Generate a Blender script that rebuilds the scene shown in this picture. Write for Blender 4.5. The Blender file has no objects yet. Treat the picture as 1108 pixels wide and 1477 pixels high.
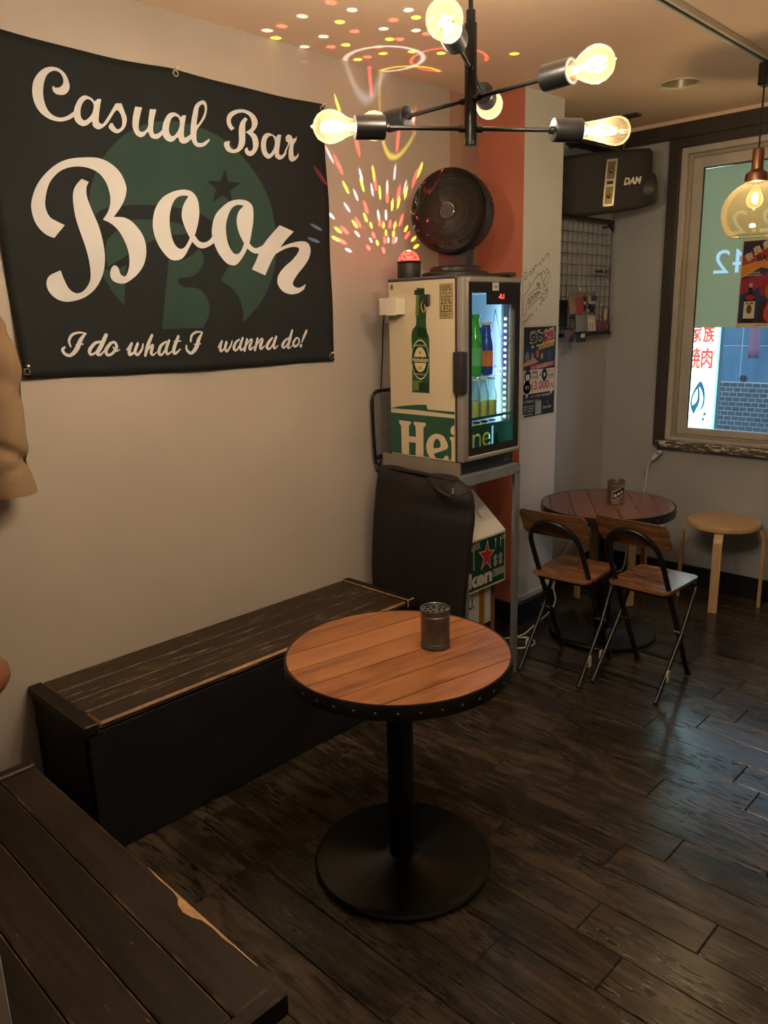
import bpy, bmesh, math, random
from mathutils import Vector, Matrix
from mathutils.geometry import tessellate_polygon
random.seed(7)
scene = bpy.context.scene
COL = scene.collection
PI = math.pi

# ---------------------------------------------------------------- camera
cam_data = bpy.data.cameras.new('camera')
cam = bpy.data.objects.new('camera', cam_data)
COL.objects.link(cam)
yaw, pitch, roll = math.radians(44.57244), math.radians(13.99993), math.radians(-1.46095)
fwd = Vector((-math.sin(yaw)*math.cos(pitch), math.cos(yaw)*math.cos(pitch), -math.sin(pitch)))
rt = Vector((math.cos(yaw), math.sin(yaw), 0)); up = rt.cross(fwd)
r2 = math.cos(roll)*rt + math.sin(roll)*up
u2 = -math.sin(roll)*rt + math.cos(roll)*up
cam.matrix_world = Matrix(((r2.x, u2.x, -fwd.x, 0), (r2.y, u2.y, -fwd.y, 0), (r2.z, u2.z, -fwd.z, 1.5), (0, 0, 0, 1)))
cam_data.sensor_fit = 'AUTO'; cam_data.sensor_width = 36.0; cam_data.lens = 1130.36*36.0/1477.0
cam_data.clip_start = 0.02
scene.camera = cam

# ---------------------------------------------------------------- world, exposure, room lamps, added fill lights
world = bpy.data.worlds.new('dusk_sky'); scene.world = world; world.use_nodes = True
wn = world.node_tree.nodes['Background']
wn.inputs[0].default_value = (0.55, 0.76, 1.0, 1); wn.inputs[1].default_value = 1.7
vs = scene.view_settings
vs.view_transform = 'Standard'; vs.look = 'None'; vs.gamma = 1.0; vs.use_curve_mapping = False
vs.exposure = 0.0
BULB_W = 13.0            # each filament bulb of the ceiling lamp
PENDANT_W = 11.0         # globe pendant by the window
DISCO = 9.0             # scale of the party lamp beams
WARM = (1.0, 0.85, 0.66)
def lamp(name, loc, energy, color=WARM, radius=0.02, parent=None):
    d = bpy.data.lights.new(name, 'POINT'); d.energy = energy; d.color = color; d.shadow_soft_size = radius
    o = bpy.data.objects.new(name, d); COL.objects.link(o)
    if parent: o.parent = parent; o.location = Vector(loc)-parent.location
    else: o.location = loc
    return o
# added fill lights out of view, lifting the warm ambient light of the room
lamp('fill_light', (0.75, 0.2, 2.2), 0.9, (1.0, 0.82, 0.62), 0.05)
lamp('fill_light', (0.9, 2.6, 2.2), 0.9, (1.0, 0.82, 0.62), 0.05)

# ---------------------------------------------------------------- materials
MATS = {}
def base(name):
    m = bpy.data.materials.new(name); m.use_nodes = True
    return m, m.node_tree.nodes, m.node_tree.links, m.node_tree.nodes['Principled BSDF']
def s2l(c):
    return tuple(((x/255.0)/12.92 if x/255.0 <= 0.04045 else ((x/255.0+0.055)/1.055)**2.4) for x in c)
def setcol(sock, c): sock.default_value = (c[0], c[1], c[2], 1)
def plain(name, c, rough=0.5, metal=0.0, var=0.06, nscale=8.0, bump=0.0, bscale=60.0, spec=0.5):
    """painted / moulded surface: colour broken up by soft noise, optional fine relief"""
    if name in MATS: return MATS[name]
    m, N, L, b = base(name)
    tc = N.new('ShaderNodeTexCoord'); no = N.new('ShaderNodeTexNoise'); no.inputs['Scale'].default_value = nscale; no.inputs['Detail'].default_value = 4
    L.new(tc.outputs['Object'], no.inputs['Vector'])
    cr = N.new('ShaderNodeValToRGB'); cr.color_ramp.elements[0].position = 0.3; cr.color_ramp.elements[1].position = 0.7
    cr.color_ramp.elements[0].color = (*[x*(1-var) for x in c], 1); cr.color_ramp.elements[1].color = (*[min(1, x*(1+var)) for x in c], 1)
    L.new(no.outputs['Fac'], cr.inputs['Fac']); L.new(cr.outputs['Color'], b.inputs['Base Color'])
    b.inputs['Roughness'].default_value = rough; b.inputs['Metallic'].default_value = metal
    b.inputs['Specular IOR Level'].default_value = spec
    if bump:
        n2 = N.new('ShaderNodeTexNoise'); n2.inputs['Scale'].default_value = bscale; n2.inputs['Detail'].default_value = 3
        L.new(tc.outputs['Object'], n2.inputs['Vector'])
        bp = N.new('ShaderNodeBump'); bp.inputs['Strength'].default_value = bump; bp.inputs['Distance'].default_value = 0.002
        L.new(n2.outputs['Fac'], bp.inputs['Height']); L.new(bp.outputs['Normal'], b.inputs['Normal'])
    MATS[name] = m
    return m
def wood(name, cols, scale=(3, 40, 40), rough=0.45, bump=0.3, world_pos=False, rnd=1.0, wear=None, wear_at=0.7, wscale=(6, 60, 60), dist=0.002, blotch=0.35, spec=0.5):
    """wood: stretched noise grain through a three-colour ramp, tone shifted per board, optional rubbed-through wear"""
    m, N, L, b = base(name)
    if world_pos:
        g = N.new('ShaderNodeNewGeometry'); src = g.outputs['Position']
    else:
        tc = N.new('ShaderNodeTexCoord'); src = tc.outputs['Object']
    oi = N.new('ShaderNodeObjectInfo')
    mul = N.new('ShaderNodeMath'); mul.operation = 'MULTIPLY'; mul.inputs[1].default_value = 37.0
    L.new(oi.outputs['Random'], mul.inputs[0])
    add = N.new('ShaderNodeVectorMath'); add.operation = 'ADD'
    L.new(src, add.inputs[0]); L.new(mul.outputs[0], add.inputs[1])
    mp = N.new('ShaderNodeMapping'); mp.inputs['Scale'].default_value = scale
    L.new(add.outputs[0], mp.inputs['Vector'])
    n1 = N.new('ShaderNodeTexNoise'); n1.inputs['Scale'].default_value = 1.0; n1.inputs['Detail'].default_value = 7; n1.inputs['Roughness'].default_value = 0.62; n1.inputs['Distortion'].default_value = 0.6
    L.new(mp.outputs[0], n1.inputs['Vector'])
    n2 = N.new('ShaderNodeTexNoise'); n2.inputs['Scale'].default_value = 5.0; n2.inputs['Detail'].default_value = 3
    L.new(add.outputs[0], n2.inputs['Vector'])
    mx = N.new('ShaderNodeMix'); mx.data_type = 'FLOAT'; mx.inputs['Factor'].default_value = blotch
    L.new(n1.outputs['Fac'], mx.inputs['A']); L.new(n2.outputs['Fac'], mx.inputs['B'])
    sh = N.new('ShaderNodeMath'); sh.operation = 'MULTIPLY_ADD'; sh.inputs[1].default_value = 0.22*rnd; sh.inputs[2].default_value = -0.11*rnd
    L.new(oi.outputs['Random'], sh.inputs[0])
    ad = N.new('ShaderNodeMath'); ad.operation = 'ADD'
    L.new(mx.outputs['Result'], ad.inputs[0]); L.new(sh.outputs[0], ad.inputs[1])
    cr = N.new('ShaderNodeValToRGB'); e = cr.color_ramp.elements
    e[0].position = 0.3; e[0].color = (*cols[0], 1); e[1].position = 0.72; e[1].color = (*cols[2], 1)
    k = e.new(0.5); k.color = (*cols[1], 1)
    L.new(ad.outputs[0], cr.inputs['Fac'])
    out = cr.outputs['Color']
    if wear:
        mp2 = N.new('ShaderNodeMapping'); mp2.inputs['Scale'].default_value = wscale; L.new(add.outputs[0], mp2.inputs['Vector'])
        n3 = N.new('ShaderNodeTexNoise'); n3.inputs['Scale'].default_value = 1.0; n3.inputs['Detail'].default_value = 5; n3.inputs['Roughness'].default_value = 0.7
        L.new(mp2.outputs[0], n3.inputs['Vector'])
        r3 = N.new('ShaderNodeValToRGB'); r3.color_ramp.elements[0].position = wear_at; r3.color_ramp.elements[1].position = wear_at+0.05
        L.new(n3.outputs['Fac'], r3.inputs['Fac'])
        m2 = N.new('ShaderNodeMix'); m2.data_type = 'RGBA'
        L.new(r3.outputs['Color'], m2.inputs['Factor']); L.new(out, m2.inputs['A']); setcol(m2.inputs['B'], wear)
        out = m2.outputs['Result']
    L.new(out, b.inputs['Base Color']); b.inputs['Specular IOR Level'].default_value = spec
    rr = N.new('ShaderNodeMapRange'); rr.inputs['To Min'].default_value = rough-0.1; rr.inputs['To Max'].default_value = rough+0.15
    L.new(n1.outputs['Fac'], rr.inputs['Value']); L.new(rr.outputs[0], b.inputs['Roughness'])
    bp = N.new('ShaderNodeBump'); bp.inputs['Strength'].default_value = bump; bp.inputs['Distance'].default_value = dist
    L.new(n1.outputs['Fac'], bp.inputs['Height']); L.new(bp.outputs['Normal'], b.inputs['Normal'])
    MATS[name] = m
    return m
def emit(name, c, strength):
    m, N, L, b = base(name)
    setcol(b.inputs['Base Color'], (0, 0, 0)); setcol(b.inputs['Emission Color'], c); b.inputs['Emission Strength'].default_value = strength
    MATS[name] = m; return m
def thin_glass(name, tint=(1, 1, 1), refl=0.12, haze=0.0, hazecol=(1, 1, 1), rough=0.02):
    """thin clear glass: light passes straight through tinted, with a fresnel reflection and an optional haze added to catch light so the glass glows"""
    m, N, L, b = base(name)
    out = N['Material Output']
    tr = N.new('ShaderNodeBsdfTransparent'); setcol(tr.inputs[0], tint)
    gl = N.new('ShaderNodeBsdfGlossy'); gl.inputs['Roughness'].default_value = rough
    fr = N.new('ShaderNodeLayerWeight'); fr.inputs['Blend'].default_value = refl
    mx = N.new('ShaderNodeMixShader'); L.new(fr.outputs['Fresnel'], mx.inputs[0]); L.new(tr.outputs[0], mx.inputs[1]); L.new(gl.outputs[0], mx.inputs[2])
    fin = mx.outputs[0]
    if haze:
        tl = N.new('ShaderNodeBsdfTranslucent'); setcol(tl.inputs[0], hazecol)
        df = N.new('ShaderNodeBsdfDiffuse'); setcol(df.inputs[0], hazecol)
        h2 = N.new('ShaderNodeMixShader'); h2.inputs[0].default_value = 0.5; L.new(tl.outputs[0], h2.inputs[1]); L.new(df.outputs[0], h2.inputs[2])
        h = N.new('ShaderNodeMixShader'); h.inputs[0].default_value = haze; L.new(fin, h.inputs[1]); L.new(h2.outputs[0], h.inputs[2]); fin = h.outputs[0]
    L.new(fin, out.inputs['Surface'])
    MATS[name] = m; return m
def film(name, c, trans=0.6, rough=0.6):
    """translucent plastic film: scatters the light that falls on its back"""
    m, N, L, b = base(name)
    tl = N.new('ShaderNodeBsdfTranslucent'); setcol(tl.inputs[0], c)
    df = N.new('ShaderNodeBsdfDiffuse'); setcol(df.inputs[0], c)
    tc = N.new('ShaderNodeTexCoord'); no = N.new('ShaderNodeTexNoise'); no.inputs['Scale'].default_value = 3.0; L.new(tc.outputs['Object'], no.inputs['Vector'])
    mr = N.new('ShaderNodeMapRange'); mr.inputs['To Min'].default_value = trans-0.06; mr.inputs['To Max'].default_value = trans+0.06; L.new(no.outputs['Fac'], mr.inputs['Value'])
    mx = N.new('ShaderNodeMixShader'); L.new(mr.outputs[0], mx.inputs[0]); L.new(df.outputs[0], mx.inputs[1]); L.new(tl.outputs[0], mx.inputs[2])
    L.new(mx.outputs[0], N['Material Output'].inputs['Surface'])
    MATS[name] = m; return m
FLAT = {}
def ink(rgb, rough=0.55):
    """printed colour given as 8-bit sRGB"""
    key = tuple(rgb)+(rough,)
    if key not in FLAT: FLAT[key] = plain('ink_%02x%02x%02x_%d' % (*rgb, int(rough*100)), s2l(rgb), rough, 0, 0.04, 20, spec=0.2)
    return FLAT[key]

M_WALL = plain('wall_paint', (0.44, 0.385, 0.335), 0.62, 0, 0.05, 2.5, 0.12, 90)
M_PILLAR = plain('pillar_paint', (0.63, 0.64, 0.64), 0.6, 0, 0.04, 2.5, 0.1, 90)
M_RECESS = plain('grey_recess_paint', (0.40, 0.415, 0.44), 0.6, 0, 0.04, 2.5, 0.1, 90)
M_WALLW = plain('window_wall_paint', (0.36, 0.375, 0.39), 0.62, 0, 0.05, 2.5, 0.12, 90)
M_RED = plain('red_wall_paint', (0.50, 0.165, 0.105), 0.55, 0, 0.06, 4, 0.1, 80)
M_ROSE = plain('dusty_rose_wall_paint', (0.37, 0.24, 0.18), 0.6, 0, 0.05, 4, 0.1, 80)
M_CEIL = plain('ceiling_paint', (0.80, 0.59, 0.435), 0.7, 0, 0.05, 2, 0.08, 60)
M_TRIM = plain('dark_brown_trim', (0.038, 0.032, 0.028), 0.45, 0, 0.2, 10, 0.1, 40)
M_BASEB = plain('navy_baseboard', (0.012, 0.014, 0.022), 0.4, 0, 0.2, 8)
M_ALU = plain('beige_window_metal', (0.50, 0.47, 0.42), 0.38, 0.2, 0.08, 12)
M_BLACK = plain('black_metal', (0.007, 0.007, 0.008), 0.34, 0.1, 0.2, 20, 0.08, 200)
M_BLACKM = plain('matte_black_plastic', (0.018, 0.017, 0.017), 0.55, 0, 0.15, 20, 0.05, 150)
M_SLAB = plain('floor_slab', (0.02, 0.016, 0.012), 0.8)
def floor_wood():
    """dark embossed plank: fine grain, darker blotches, and pits pressed along the grain on part of the planks"""
    m, N, L, b = base('floor_plank_wood')
    g = N.new('ShaderNodeNewGeometry'); oi = N.new('ShaderNodeObjectInfo')
    mul = N.new('ShaderNodeMath'); mul.operation = 'MULTIPLY'; mul.inputs[1].default_value = 53.0; L.new(oi.outputs['Random'], mul.inputs[0])
    add = N.new('ShaderNodeVectorMath'); add.operation = 'ADD'; L.new(g.outputs['Position'], add.inputs[0]); L.new(mul.outputs[0], add.inputs[1])
    def noise(scale, detail, rough=0.6, dist=0.4):
        mp = N.new('ShaderNodeMapping'); mp.inputs['Scale'].default_value = scale; L.new(add.outputs[0], mp.inputs['Vector'])
        n = N.new('ShaderNodeTexNoise'); n.inputs['Scale'].default_value = 1.0; n.inputs['Detail'].default_value = detail; n.inputs['Roughness'].default_value = rough; n.inputs['Distortion'].default_value = dist
        L.new(mp.outputs[0], n.inputs['Vector']); return n.outputs['Fac']
    def math_(op, a, bb=None, c=None):
        n = N.new('ShaderNodeMath'); n.operation = op
        for k, v in enumerate((a, bb, c)):
            if v is None: continue
            if isinstance(v, (int, float)): n.inputs[k].default_value = v
            else: L.new(v, n.inputs[k])
        return n.outputs[0]
    def ramp(v, a, c):
        r = N.new('ShaderNodeMapRange'); r.inputs['From Min'].default_value = a; r.inputs['From Max'].default_value = c; L.new(v, r.inputs['Value']); return r.outputs[0]
    grain = noise((6, 85, 85), 6); blotch = noise((4.5, 13, 13), 4, 0.55, 1.2); pit = noise((20, 120, 120), 3, 0.5, 0.2); zone = noise((2.2, 7, 7), 2)
    tone = math_('ADD', math_('MULTIPLY_ADD', grain, 0.40, 0.0), math_('MULTIPLY_ADD', blotch, 0.62, 0.0))
    tone = math_('ADD', tone, math_('MULTIPLY_ADD', oi.outputs['Random'], 0.12, -0.06))
    cr = N.new('ShaderNodeValToRGB'); e = cr.color_ramp.elements
    e[0].position = 0.33; e[0].color = (0.0085, 0.0062, 0.0046, 1); e[1].position = 0.68; e[1].color = (0.082, 0.060, 0.041, 1); k = e.new(0.5); k.color = (0.036, 0.026, 0.018, 1)
    L.new(tone, cr.inputs['Fac'])
    pits = math_('MULTIPLY', ramp(pit, 0.545, 0.62), ramp(zone, 0.44, 0.56))
    mx = N.new('ShaderNodeMix'); mx.data_type = 'RGBA'; L.new(pits, mx.inputs['Factor']); L.new(cr.outputs['Color'], mx.inputs['A']); mx.inputs['B'].default_value = (0.006, 0.0045, 0.0035, 1)
    L.new(mx.outputs['Result'], b.inputs['Base Color'])
    L.new(math_('MULTIPLY_ADD', grain, 0.22, 0.12), b.inputs['Roughness']); b.inputs['Specular IOR Level'].default_value = 0.5
    h = math_('SUBTRACT', math_('MULTIPLY_ADD', grain, 0.35, 0.0), pits)
    bp = N.new('ShaderNodeBump'); bp.inputs['Strength'].default_value = 0.55; bp.inputs['Distance'].default_value = 0.0022; L.new(h, bp.inputs['Height']); L.new(bp.outputs['Normal'], b.inputs['Normal'])
    MATS['floor_plank_wood'] = m; return m
M_FLOOR = floor_wood()
M_TABLE = wood('orange_table_wood', ((0.095, 0.032, 0.012), (0.24, 0.090, 0.032), (0.34, 0.142, 0.055)), (40, 4.5, 40), 0.33, 0.2, False, 0.9, dist=0.0012)
M_TABLE2 = wood('reddish_table_wood', ((0.085, 0.034, 0.024), (0.150, 0.066, 0.046), (0.205, 0.098, 0.064)), (30, 3.5, 30), 0.28, 0.04, False, 0.8, dist=0.0012)
M_BENCH = wood('dark_bench_wood', ((0.010, 0.0065, 0.004), (0.028, 0.0175, 0.010), (0.056, 0.036, 0.021)), (50, 4, 50), 0.5, 0.35, False, 0.8, wear=(0.27, 0.18, 0.10), wear_at=0.60, wscale=(85, 7, 85), spec=0.3)
M_BENCH2 = wood('dark_bench_wood_across', ((0.006, 0.004, 0.003), (0.014, 0.009, 0.006), (0.028, 0.018, 0.011)), (4, 50, 50), 0.5, 0.35, False, 0.8, wear=(0.26, 0.17, 0.09), wear_at=0.68, wscale=(16, 80, 80), spec=0.22)
M_WORN = wood('worn_bench_edge', ((0.03, 0.017, 0.009), (0.22, 0.12, 0.055), (0.50, 0.31, 0.16)), (30, 11, 30), 0.6, 0.3, False, 0.4)
M_WORN2 = wood('lightly_worn_bench_edge', ((0.018, 0.011, 0.007), (0.035, 0.021, 0.012), (0.22, 0.12, 0.06)), (18, 18, 18), 0.6, 0.3, False, 0.2)
M_BENCHP = plain('black_bench_panel', (0.0105, 0.0105, 0.0145), 0.6, 0, 0.3, 6, 0.2, 30, spec=0.2)
M_BIRCH = wood('birch_plywood', ((0.40, 0.25, 0.11), (0.50, 0.33, 0.16), (0.60, 0.41, 0.21)), (30, 30, 3), 0.4, 0.08, False, 0.4)
M_CHAIRW = wood('brown_chair_wood', ((0.045, 0.018, 0.010), (0.185, 0.083, 0.038), (0.36, 0.175, 0.08)), (5, 30, 30), 0.24, 0.12, False, 0.5)
M_CHROME = plain('chrome', (0.7, 0.7, 0.7), 0.15, 1.0, 0.03)
M_STEEL = plain('grey_painted_steel', (0.23, 0.25, 0.27), 0.42, 0.35, 0.08, 9, 0.05, 80)
M_GALV = plain('galvanised_tin', (0.15, 0.16, 0.16), 0.36, 0.8, 0.35, 26, 0.15, 40)
M_WHITE = plain('white_plastic', (0.70, 0.67, 0.60), 0.45, 0, 0.04)
M_FILA = emit('glowing_filament', (1.0, 0.70, 0.33), 40.0)
M_BULBG = thin_glass('clear_bulb_glass', (1.0, 0.95, 0.84), 0.14, 0.010, (1.0, 0.75, 0.42))  # slight warm haze added to make the bulb body glow
M_AMBER = thin_glass('smoky_amber_glass', (0.62, 0.53, 0.36), 0.18, 0.06, (0.70, 0.60, 0.34))
M_CLEAR = thin_glass('window_glass', (0.92, 0.96, 0.96), 0.1)

# ---------------------------------------------------------------- mesh helpers
def nb(): return bmesh.new()
def _mark(bm, f0, mat):
    bm.faces.ensure_lookup_table()
    for f in bm.faces[f0:]: f.material_index = mat
def box(bm, a, b, bev=0.0, mat=0, bevmat=None, M=None, seg=1):
    t = bmesh.new()
    cs = [Vector((x, y, z)) for x in (a[0], b[0]) for y in (a[1], b[1]) for z in (a[2], b[2])]
    v = [t.verts.new(c) for c in cs]
    for q in ((0, 1, 3, 2), (4, 6, 7, 5), (0, 4, 5, 1), (2, 3, 7, 6), (0, 2, 6, 4), (1, 5, 7, 3)): t.faces.new([v[i] for i in q])
    bmesh.ops.recalc_face_normals(t, faces=t.faces)
    if bev:
        bmesh.ops.bevel(t, geom=t.edges[:], offset=bev, segments=seg, profile=0.5, affect='EDGES', clamp_overlap=True)
    t.normal_update()
    for f in t.faces:
        f.material_index = mat
        if bevmat is not None and max(abs(f.normal.x), abs(f.normal.y), abs(f.normal.z)) < 0.98: f.material_index = bevmat
    merge(bm, t, M)
def merge(bm, t, M=None):
    mp = {}
    for v in t.verts: mp[v] = bm.verts.new(M @ v.co if M else v.co)
    for f in t.faces:
        try:
            g = bm.faces.new([mp[v] for v in f.verts]); g.material_index = f.material_index
        except ValueError: pass
    t.free()
def frame_for(d):
    d = d.normalized(); a = Vector((0, 0, 1)) if abs(d.z) < 0.9 else Vector((1, 0, 0))
    x = a.cross(d).normalized(); return x, d.cross(x).normalized()
def ring(bm, c, x, y, r, n): return [bm.verts.new(c + x*(r*math.cos(2*PI*i/n)) + y*(r*math.sin(2*PI*i/n))) for i in range(n)]
def skin(bm, rings, mat=0, cap0=True, cap1=True, closed=False):
    n = len(rings[0]); prs = list(zip(rings, rings[1:]))
    if closed: prs.append((rings[-1], rings[0]))
    for A, B in prs:
        for i in range(n):
            try: f = bm.faces.new((A[i], A[(i+1) % n], B[(i+1) % n], B[i])); f.material_index = mat
            except ValueError: pass
    if not closed:
        if cap0: f = bm.faces.new(list(reversed(rings[0]))); f.material_index = mat
        if cap1: f = bm.faces.new(rings[-1]); f.material_index = mat
def cyl(bm, p0, p1, r0, r1=None, n=20, mat=0, caps=True, bev=0.0):
    p0, p1 = Vector(p0), Vector(p1); r1 = r0 if r1 is None else r1
    x, y = frame_for(p1-p0); d = (p1-p0).normalized()
    st = [(p0, r0), (p1, r1)]
    if bev: st = [(p0, r0-bev), (p0+d*bev, r0), (p1-d*bev, r1), (p1, r1-bev)]
    skin(bm, [ring(bm, c, x, y, r, n) for c, r in st], mat, caps, caps)
def lathe(bm, prof, origin=(0, 0, 0), axis=(0, 0, 1), n=32, mat=0, cap0=False, cap1=False):
    o = Vector(origin); d = Vector(axis).normalized(); x, y = frame_for(d)
    skin(bm, [ring(bm, o+d*h, x, y, max(r, 1e-5), n) for r, h in prof], mat, cap0, cap1)
def tube(bm, pts, r, n=8, mat=0, closed=False, caps=True):
    pts = [Vector(p) for p in pts]; N = len(pts); rings = []
    px = None
    for i in range(N):
        if closed: d = pts[(i+1) % N]-pts[i-1]
        else: d = pts[min(i+1, N-1)]-pts[max(i-1, 0)]
        d.normalize()
        if px is None: px, py = frame_for(d)
        else:
            px = (px - d*px.dot(d)).normalized(); py = d.cross(px).normalized()
        rr = r[i] if isinstance(r, (list, tuple)) else r
        rings.append(ring(bm, pts[i], px, py, rr, n))
    skin(bm, rings, mat, caps, caps, closed)
def smooth_path(pts, k=6):
    pts = [Vector(p) for p in pts]; out = []
    for i in range(len(pts)-1):
        p0 = pts[max(i-1, 0)]; p1 = pts[i]; p2 = pts[i+1]; p3 = pts[min(i+2, len(pts)-1)]
        for j in range(k):
            t = j/k
            out.append(0.5*((2*p1)+(p2-p0)*t+(2*p0-5*p1+4*p2-p3)*t*t+(3*p1-p0-3*p2+p3)*t*t*t))
    out.append(pts[-1]); return out
def spline2(cp, k=5):
    """closed 2D outline through control points; a third value marks a corner"""
    n = len(cp); out = []
    co = [len(p) > 2 for p in cp]
    for i in range(n):
        p1, p2 = cp[i], cp[(i+1) % n]
        p0 = p1 if co[i] else cp[i-1]; p3 = p2 if co[(i+1) % n] else cp[(i+2) % n]
        for j in range(k):
            t = j/k
            out.append(tuple(0.5*((2*p1[a])+(p2[a]-p0[a])*t+(2*p0[a]-5*p1[a]+4*p2[a]-p3[a])*t*t+(3*p1[a]-p0[a]-3*p2[a]+p3[a])*t*t*t) for a in (0, 1)))
    return out
def fill(bm, loops, fn, mat=0, flip=False):
    """flat filled outline with holes; fn maps 2D to 3D"""
    allp = [p for lp in loops for p in lp]
    tris = tessellate_polygon([[Vector((p[0], p[1], 0)) for p in lp] for lp in loops])
    vs_ = [bm.verts.new(fn(p[0], p[1])) for p in allp]
    for t in tris:
        try: f = bm.faces.new([vs_[i] for i in t]); f.material_index = mat
        except ValueError: pass
def ribbon(bm, pts, fn, mat=0, k=5, wmin=0.5):
    """brush stroke of varying width: pts = (x, y, width)"""
    P = [Vector(p) for p in pts]; S = smooth_path(P, k); L_, R_ = [], []
    for i, p in enumerate(S):
        d = S[min(i+1, len(S)-1)]-S[max(i-1, 0)]; d.z = 0
        d = d.normalized() if d.length > 1e-6 else Vector((1, 0, 0)); nrm = Vector((-d.y, d.x, 0)); w = max(p.z, wmin)/2
        L_.append(p+nrm*w); R_.append(p-nrm*w)
    vl = [bm.verts.new(fn(q.x, q.y)) for q in L_]; vr = [bm.verts.new(fn(q.x, q.y)) for q in R_]
    for i in range(len(S)-1):
        try: f = bm.faces.new((vl[i], vl[i+1], vr[i+1], vr[i])); f.material_index = mat
        except ValueError: pass
    for e, sgn in ((0, -1), (len(S)-1, 1)):
        c = S[e]; w = max(c.z, wmin)/2
        cv = [bm.verts.new(fn(c.x+w*math.cos(2*PI*i/10), c.y+w*math.sin(2*PI*i/10))) for i in range(10)]
        f = bm.faces.new(cv); f.material_index = mat
def obj(name, bm, mats, parent=None, smooth=35, fixn=True):
    if fixn: bmesh.ops.recalc_face_normals(bm, faces=bm.faces)
    if parent is not None:
        off = Vector(parent.get('_org', (0, 0, 0)))
        if off.length: bmesh.ops.translate(bm, verts=bm.verts, vec=-off)
    me = bpy.data.meshes.new(name); bm.to_mesh(me); bm.free()
    for m in (mats if isinstance(mats, (list, tuple)) else [mats]): me.materials.append(m)
    if smooth:
        me.shade_smooth(); me.set_sharp_from_angle(angle=math.radians(smooth))
    o = bpy.data.objects.new(name, me); COL.objects.link(o)
    if parent is not None:
        o.parent = parent; o['_org'] = parent.get('_org', (0, 0, 0))
    return o
def thing(name, label, cat, loc=(0, 0, 0), group=None):
    """an Empty at the thing's base; parts are given in room coordinates and stored relative to it"""
    o = bpy.data.objects.new(name, None); COL.objects.link(o); o.location = loc; o['_org'] = tuple(loc)
    o.empty_display_size = 0.05
    o['label'] = label; o['category'] = cat
    if group: o['group'] = group
    return o
def tag(o, label, cat, group=None):
    o['label'] = label; o['category'] = cat
    if group: o['group'] = group
    return o
def struct(name, bm, m, smooth=0, parent=None):
    o = obj(name, bm, m, parent, smooth)
    if parent is None: o['kind'] = 'structure'
    return o
def dup(root, loc=None, rotz=None, label=None, group=None):
    r = root.copy(); COL.objects.link(r)
    if loc is not None: r.location = loc
    if rotz is not None: r.rotation_euler = (0, 0, rotz)
    if label: r['label'] = label
    if group: r['group'] = group
    for ch in list(root.children):
        c = ch.copy(); COL.objects.link(c); c.parent = r
        for g in list(ch.children):
            d = g.copy(); COL.objects.link(d); d.parent = c
    return r
_tx = {}
def text_geo(s, bold=0.0, shear=0.0):
    """outline of a line of text in the built-in font, as 2D vertices and faces for size 1, starting at the origin"""
    key = (s, bold, shear)
    if key in _tx: return _tx[key]
    cu = bpy.data.curves.new('t', 'FONT'); cu.body = s; cu.size = 1.0; cu.offset = bold; cu.shear = shear; cu.resolution_u = 3
    o = bpy.data.objects.new('t', cu); COL.objects.link(o)
    dg = bpy.context.evaluated_depsgraph_get(); me = bpy.data.meshes.new_from_object(o.evaluated_get(dg))
    V = [(v.co.x, v.co.y) for v in me.vertices]; F = [tuple(p.vertices) for p in me.polygons]
    bpy.data.objects.remove(o); bpy.data.curves.remove(cu); bpy.data.meshes.remove(me)
    if V:
        x0 = min(v[0] for v in V); x1 = max(v[0] for v in V); y0 = min(v[1] for v in V); y1 = max(v[1] for v in V)
    else: x0 = x1 = y0 = y1 = 0
    _tx[key] = (V, F, (x0, y0, x1, y1)); return _tx[key]
def text_loops(s):
    """outline loops of a character in the built-in font, scaled to the unit square"""
    cu = bpy.data.curves.new('t', 'FONT'); cu.body = s; cu.fill_mode = 'NONE'; cu.resolution_u = 4; cu.offset = 0.02
    o = bpy.data.objects.new('t', cu); COL.objects.link(o)
    me = bpy.data.meshes.new_from_object(o.evaluated_get(bpy.context.evaluated_depsgraph_get()))
    V = [(v.co.x, v.co.y) for v in me.vertices]; nx = {}
    for e in me.edges:
        for a, b in (e.vertices, reversed(e.vertices)): nx.setdefault(a, []).append(b)
    bpy.data.objects.remove(o); bpy.data.curves.remove(cu); bpy.data.meshes.remove(me)
    seen, loops = set(), []
    for st in nx:
        if st in seen: continue
        lp, cur, prev = [], st, None
        while cur not in seen:
            seen.add(cur); lp.append(cur); q = [k for k in nx[cur] if k != prev and k not in seen]; prev = cur
            if not q: break
            cur = q[0]
        loops.append([V[i] for i in lp])
    xs = [p[0] for l in loops for p in l]; ys = [p[1] for l in loops for p in l]
    x0, x1, y0, y1 = min(xs), max(xs), min(ys), max(ys)
    loops = [[((p[0]-x0)/(x1-x0), (p[1]-y0)/(y1-y0)) for p in l] for l in loops]
    return sorted(loops, key=lambda l: -abs(sum(l[i-1][0]*l[i][1]-l[i][0]*l[i-1][1] for i in range(len(l)))))
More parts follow.
